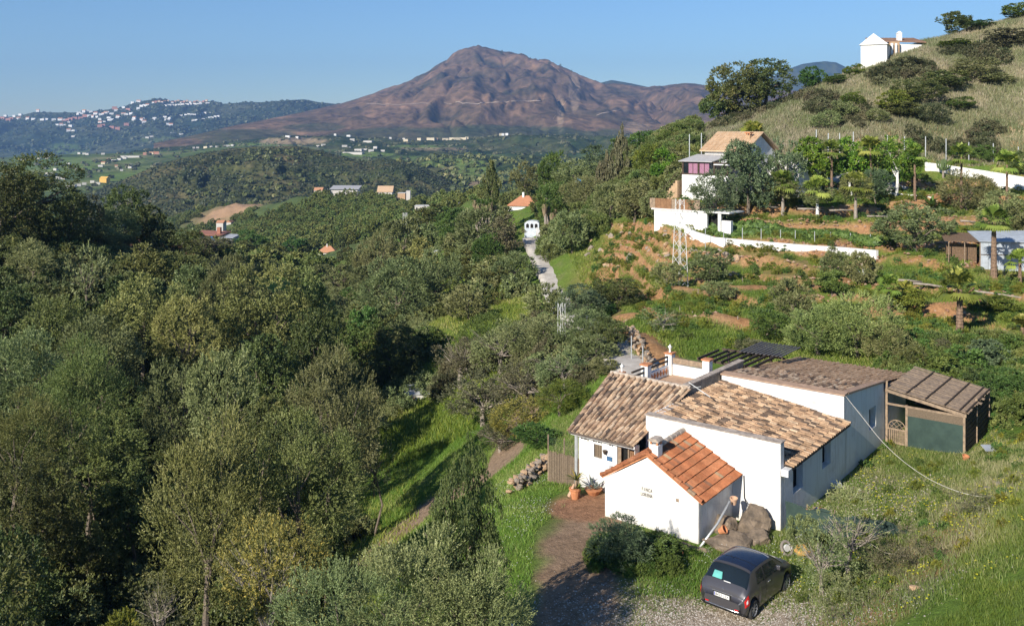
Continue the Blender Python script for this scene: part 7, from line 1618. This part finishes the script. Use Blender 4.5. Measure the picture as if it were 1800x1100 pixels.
# ridge buildings
bldg(582, 628, 333, 342, 450, 9, 'long pale hangar with a grey roof on the wooded ridge', roof='greyroof', kind='lean', roofh=.10, name='hangar', cat='barn', sink=6)
bldg(664, 689, 338, 347, 450, 7, 'tan-roofed house with garden terrace on the ridge', roof='tan_tile', wall='stucco', kind='gable', roofh=.42, name='house', wins=3, sink=6)
bldg(642, 705, 346, 350, 446, .8, 'pale terrace wall below the tan-roofed ridge house', roof='stucco', wall='stucco', kind='flat', name='terrace_wall', cat='wall', sink=5)
bldg(699, 712, 340, 347, 445, 5, 'small ochre flat-roofed house right of the tan-roofed one', wall='ochre', roof='stucco', kind='flat', name='house', sink=5)
bldg(714, 721, 336, 352, 443, 3, 'narrow white tower beside the ochre house on the ridge', roof='white', kind='flat', name='tower', cat='tower', sink=5)
bldg(552, 566, 335, 340, 455, 5, 'small red-roofed house peeping over the left of the ridge', kind='gable', name='house', sink=6)
bldg(729, 757, 363, 371, 300, 5, 'roofless white hut with dark openings on the green ridge', kind='flat', roof='stucco', wins=4, name='hut', cat='ruin', sink=4)
bldg(805, 816, 358, 363, 260, 3, 'tiny pale hut at the end of the ridge track', kind='flat', roof='stucco', name='hut', cat='hut', sink=3)
bldg(1114, 1128, 286, 293, 152, 3, 'small pinkish gabled hut among the trees on the knoll', wall='stucco', roof='redroof', kind='front', roofh=.35, name='hut', cat='hut', sink=3)
M['bluetarp'] = simple('blue_tarp', (.10, .28, .50), .6); tag(rock(tuple(P(1017, 318, 139)), (.5, .4, .5), 77, M['bluetarp'], 'water_tank', 'small blue tank glinting in the tree mass behind the gate', 'tank', sub=2))
tank = bldg(397, 406, 391, 396, 480, 5, 'white house at the bend of the valley track', kind='front', name='house', sink=2); bldg(380, 392, 392, 398, 420, 5, 'white house below the bend of the valley track', kind='gable', name='house', sink=6)
M['yellowwall'] = simple('yellow_wall', (.70, .42, .10), .8); M['pinkwall'] = simple('pink_wall', (.52, .26, .20), .8); M['cream'] = simple('cream_wall', (.70, .60, .42), .8)
def far(hn, px, py, w, h, wall, label, group=None, roof='orange_tile', kind='flat', depth=None, cat='house'):
    q = onpx(hn, px, py); W = w / F * q.y; H = h / F * q.y; t = thing('far_house', label, cat, q, random.uniform(-.4, .4), group); m = MB(); m.box(-W / 2, W / 2, 0, depth or W * .6, -H * 1.5, H); m.build('wall', M[wall], t)
    r_ = MB(); D = depth or W * .6
    if kind == 'gable': r_.prism([(-.3, H + .02), (D + .3, H + .02), (D / 2, H * 1.5)], -W / 2 - .3, W / 2 + .3, 'x')
    else: r_.box(-W / 2 - .1, W / 2 + .1, -.1, D + .1, H + .02, H + .3)
    r_.build('roof', M[roof if kind == 'gable' else wall], t); return t
far('valley', 181, 322, 15, 7, 'yellowwall', 'large yellow house in the left valley', roof='yellowwall', kind='gable'); far('valley', 172, 326, 8, 4, 'white', 'white house beside the yellow one in the valley')
for px, py in ((122,332),(130,329),(137,328),(146,324),(163,322),(110,316),(101,316),(82,307),(92,307),(97,300)): far('valley', px, py, 7, 3.6, 'white', 'one of the white houses in a row left of the yellow house', 'white houses left of the yellow house', kind='gable' if px % 3 == 0 else 'flat')
for px, py, w in ((191,283,7),(200,284,10),(210,281,8),(218,280,7),(226,277,34),(255,273,9),(265,272,8),(275,271,8),(181,290,7),(174,294,8),(226,297,6),(230,292,7),(205,295,5),(212,300,5)): far('valley', px, py, w, 3.0, ('white', 'cream', 'white', 'pinkwall')[px % 4] if w < 30 else 'white', 'one of the pale houses scattered on the valley floor at the left', 'pale houses on the left valley floor', kind='gable' if px % 2 and w < 30 else 'flat', depth=None if w < 30 else 8)
for px, py in ((38,281),(45,281),(66,280),(80,279),(86,276),(140,270),(148,272),(154,273),(181,272),(120,290)): far('valley', px, py, 6, 2.8, 'white', 'one of the white houses on the low crest in the left valley', 'white houses on the low valley crest')
for px, py, w in ((340,262,4),(347,261,5),(362,260,8),(371,260,5),(382,260,5),(393,259,5),(401,258,6),(408,257,5),(414,257,5),(452,262,6),(495,257,5),(505,242,8),(521,243,5),(560,257,6),(568,256,7)): far('foot_ridge', px, py, w, 2.8, 'cream' if px == 362 else 'white', 'one of the white farm buildings left of the valley greenhouse', 'white farm buildings at the mountain foot, left')
for px, py, w in ((606,259,9),(612,262,8),(620,270,36),(630,265,14),(640,264,14),(651,266,9),(660,262,7),(672,267,7),(590,236,4),(612,241,7),(618,247,8),(645,251,16),(687,242,4),(709,242,5)): far('foot_ridge', px, py, w, 3.2, 'white', 'one of the white buildings grouped around the valley greenhouse', 'white buildings around the valley greenhouse', depth=12 if w > 20 else None)
for px, py, w, c_ in ((713,249,8,'cream'),(736,247,7,'cream'),(757,246,14,'cream'),(768,240,7,'ochre'),(785,245,10,'cream'),(795,242,8,'cream'),(802,245,12,'cream'),(812,240,12,'cream'),(820,238,6,'cream'),(880,231,5,'cream'),(885,229,5,'white'),(890,227,5,'white')): far('foot_ridge', px, py, w, 4, c_, 'one of the cream buildings of the hamlet under the mountain', 'cream hamlet under the mountain')
for px, py in ((318,237),(303,236),(259,243),(267,241),(128,242)): far('village_range', px, py, 7, 2.6, 'white', 'one of the lone white houses low on the far blue range', 'lone white houses low on the blue range')
V1 = [(8,204),(25,206),(35,204),(33,211),(48,210),(58,211),(74,212),(82,212),(95,212),(105,212),(66,196),(113,213),(121,217),(101,222),(108,222),(116,222),(122,223),(137,203),(140,200),(145,202),(147,198),(152,196),(160,199),(158,205),(168,201),(162,207),(169,207),(178,203),(180,203),(186,201),(188,200),(196,202),(176,211),(191,209),(190,213),(196,212),(184,216),(174,218),(207,207),(216,204),(221,203),(218,191),(204,196),(230,201),(208,208),(232,182),(243,181),(248,188),(254,187),(258,187),(236,212),(234,209),(249,212),(250,209),(252,215),(268,211),(271,210),(290,208),(292,213),(295,212),(298,210),(296,220),(300,222),(120,232),(128,232),(242,192)]
for px, py in V1: far('village_range', px, py, random.Random(px).uniform(5, 8), 3.4, 'white', 'one of the white houses scattered over the far blue hill', 'white houses scattered over the far blue hill', kind='gable' if px % 3 == 0 else 'flat')
for px, py in ((3,210),(14,212),(20,211),(112,216),(118,214),(124,212),(130,211),(174,225),(180,224),(197,226),(207,227),(222,221),(225,195),(150,207),(202,192),(142,210)): far('village_range', px, py, 8, 4.6, 'pinkwall', 'one of the pinkish blocks among the white houses on the far hill', 'pinkish blocks on the far hill')
for i in range(13): far('village_range', 291 + i * 6.2, 186 - i * .25, 6.4, 2.2, 'white', 'one of the terraced white houses in the long row under the hill crest', 'long white row under the hill crest', depth=10)
for i in range(18): far('village_range', 268 + i * 5.6, 182 - (i % 3) * 1.4, 4.2, 2.2, ('white', 'pinkwall', 'cream')[i % 3], 'one of the houses stepping up behind the long white row on the crest', 'houses behind the long white row', kind='gable')
for i in range(9): far('village_range', 319 + i * 6, 203 - i * .35, 5.0, 2.0, 'white', 'one of the white houses in the upper line below the crest', 'upper line of white houses below the crest')
for i in range(9): far('village_range', 340 + i * 5.5, 213 - i * .9, 5.0, 2.4, 'white', 'one of the white houses in the lower line below the crest', 'lower line of white houses below the crest')
for px, py, h in ((881,93,5),(925,101,2),(932,102,2),(966,112,4),(973,113,4),(985,116,4),(1006,124,2)):
    q = onpx('mountain', px, py + 2); s_ = h / F * q.y; o = link('ridge_tree', crown_mesh('bushy', 0, 0), None, q + Vector((0, 0, s_ * .6)), None, (s_ * .5, s_ * .5, s_ * .7)); leafy(o, 'dark'); tag(o, 'one of the lone trees standing on the mountain skyline', 'tree', 'lone trees on the mountain skyline')
# tracks across the mountain
def mtrack(hn, pts, w, mat):
    pl_ = [onpx(hn, *p) for p in pts]; fine = []
    for a_, b_ in zip(pts[:-1], pts[1:]): fine += [onpx(hn, a_[0] + (b_[0] - a_[0]) * i / 6, a_[1] + (b_[1] - a_[1]) * i / 6) for i in range(6)]
    V = []
    for q in fine: V += [(q.x, q.y - 1, q.z + 2.5), (q.x, q.y + w * .4, q.z + 2.5 + w * .45)]
    return tag(link('track', npmesh('track', np.array(V), [(2 * i, 2 * i + 2, 2 * i + 3, 2 * i + 1) for i in range(len(fine) - 1)], mat)), kind='structure')
M['track'] = simple('dusty_track', (.40, .31, .23), 1)
mtrack('mountain', [(645,184),(700,186),(760,184),(800,184)], 3, M['track']); mtrack('mountain', [(800,183),(840,184),(870,182),(900,180),(960,179)], 5, M['track']); mtrack('mountain', [(970,115),(985,130),(1005,142),(1015,158),(1000,175),(988,190),(968,215)], 5, M['ochre'])
mtrack('mountain', [(1050,205),(1075,198),(1095,193)], 4, M['track'])
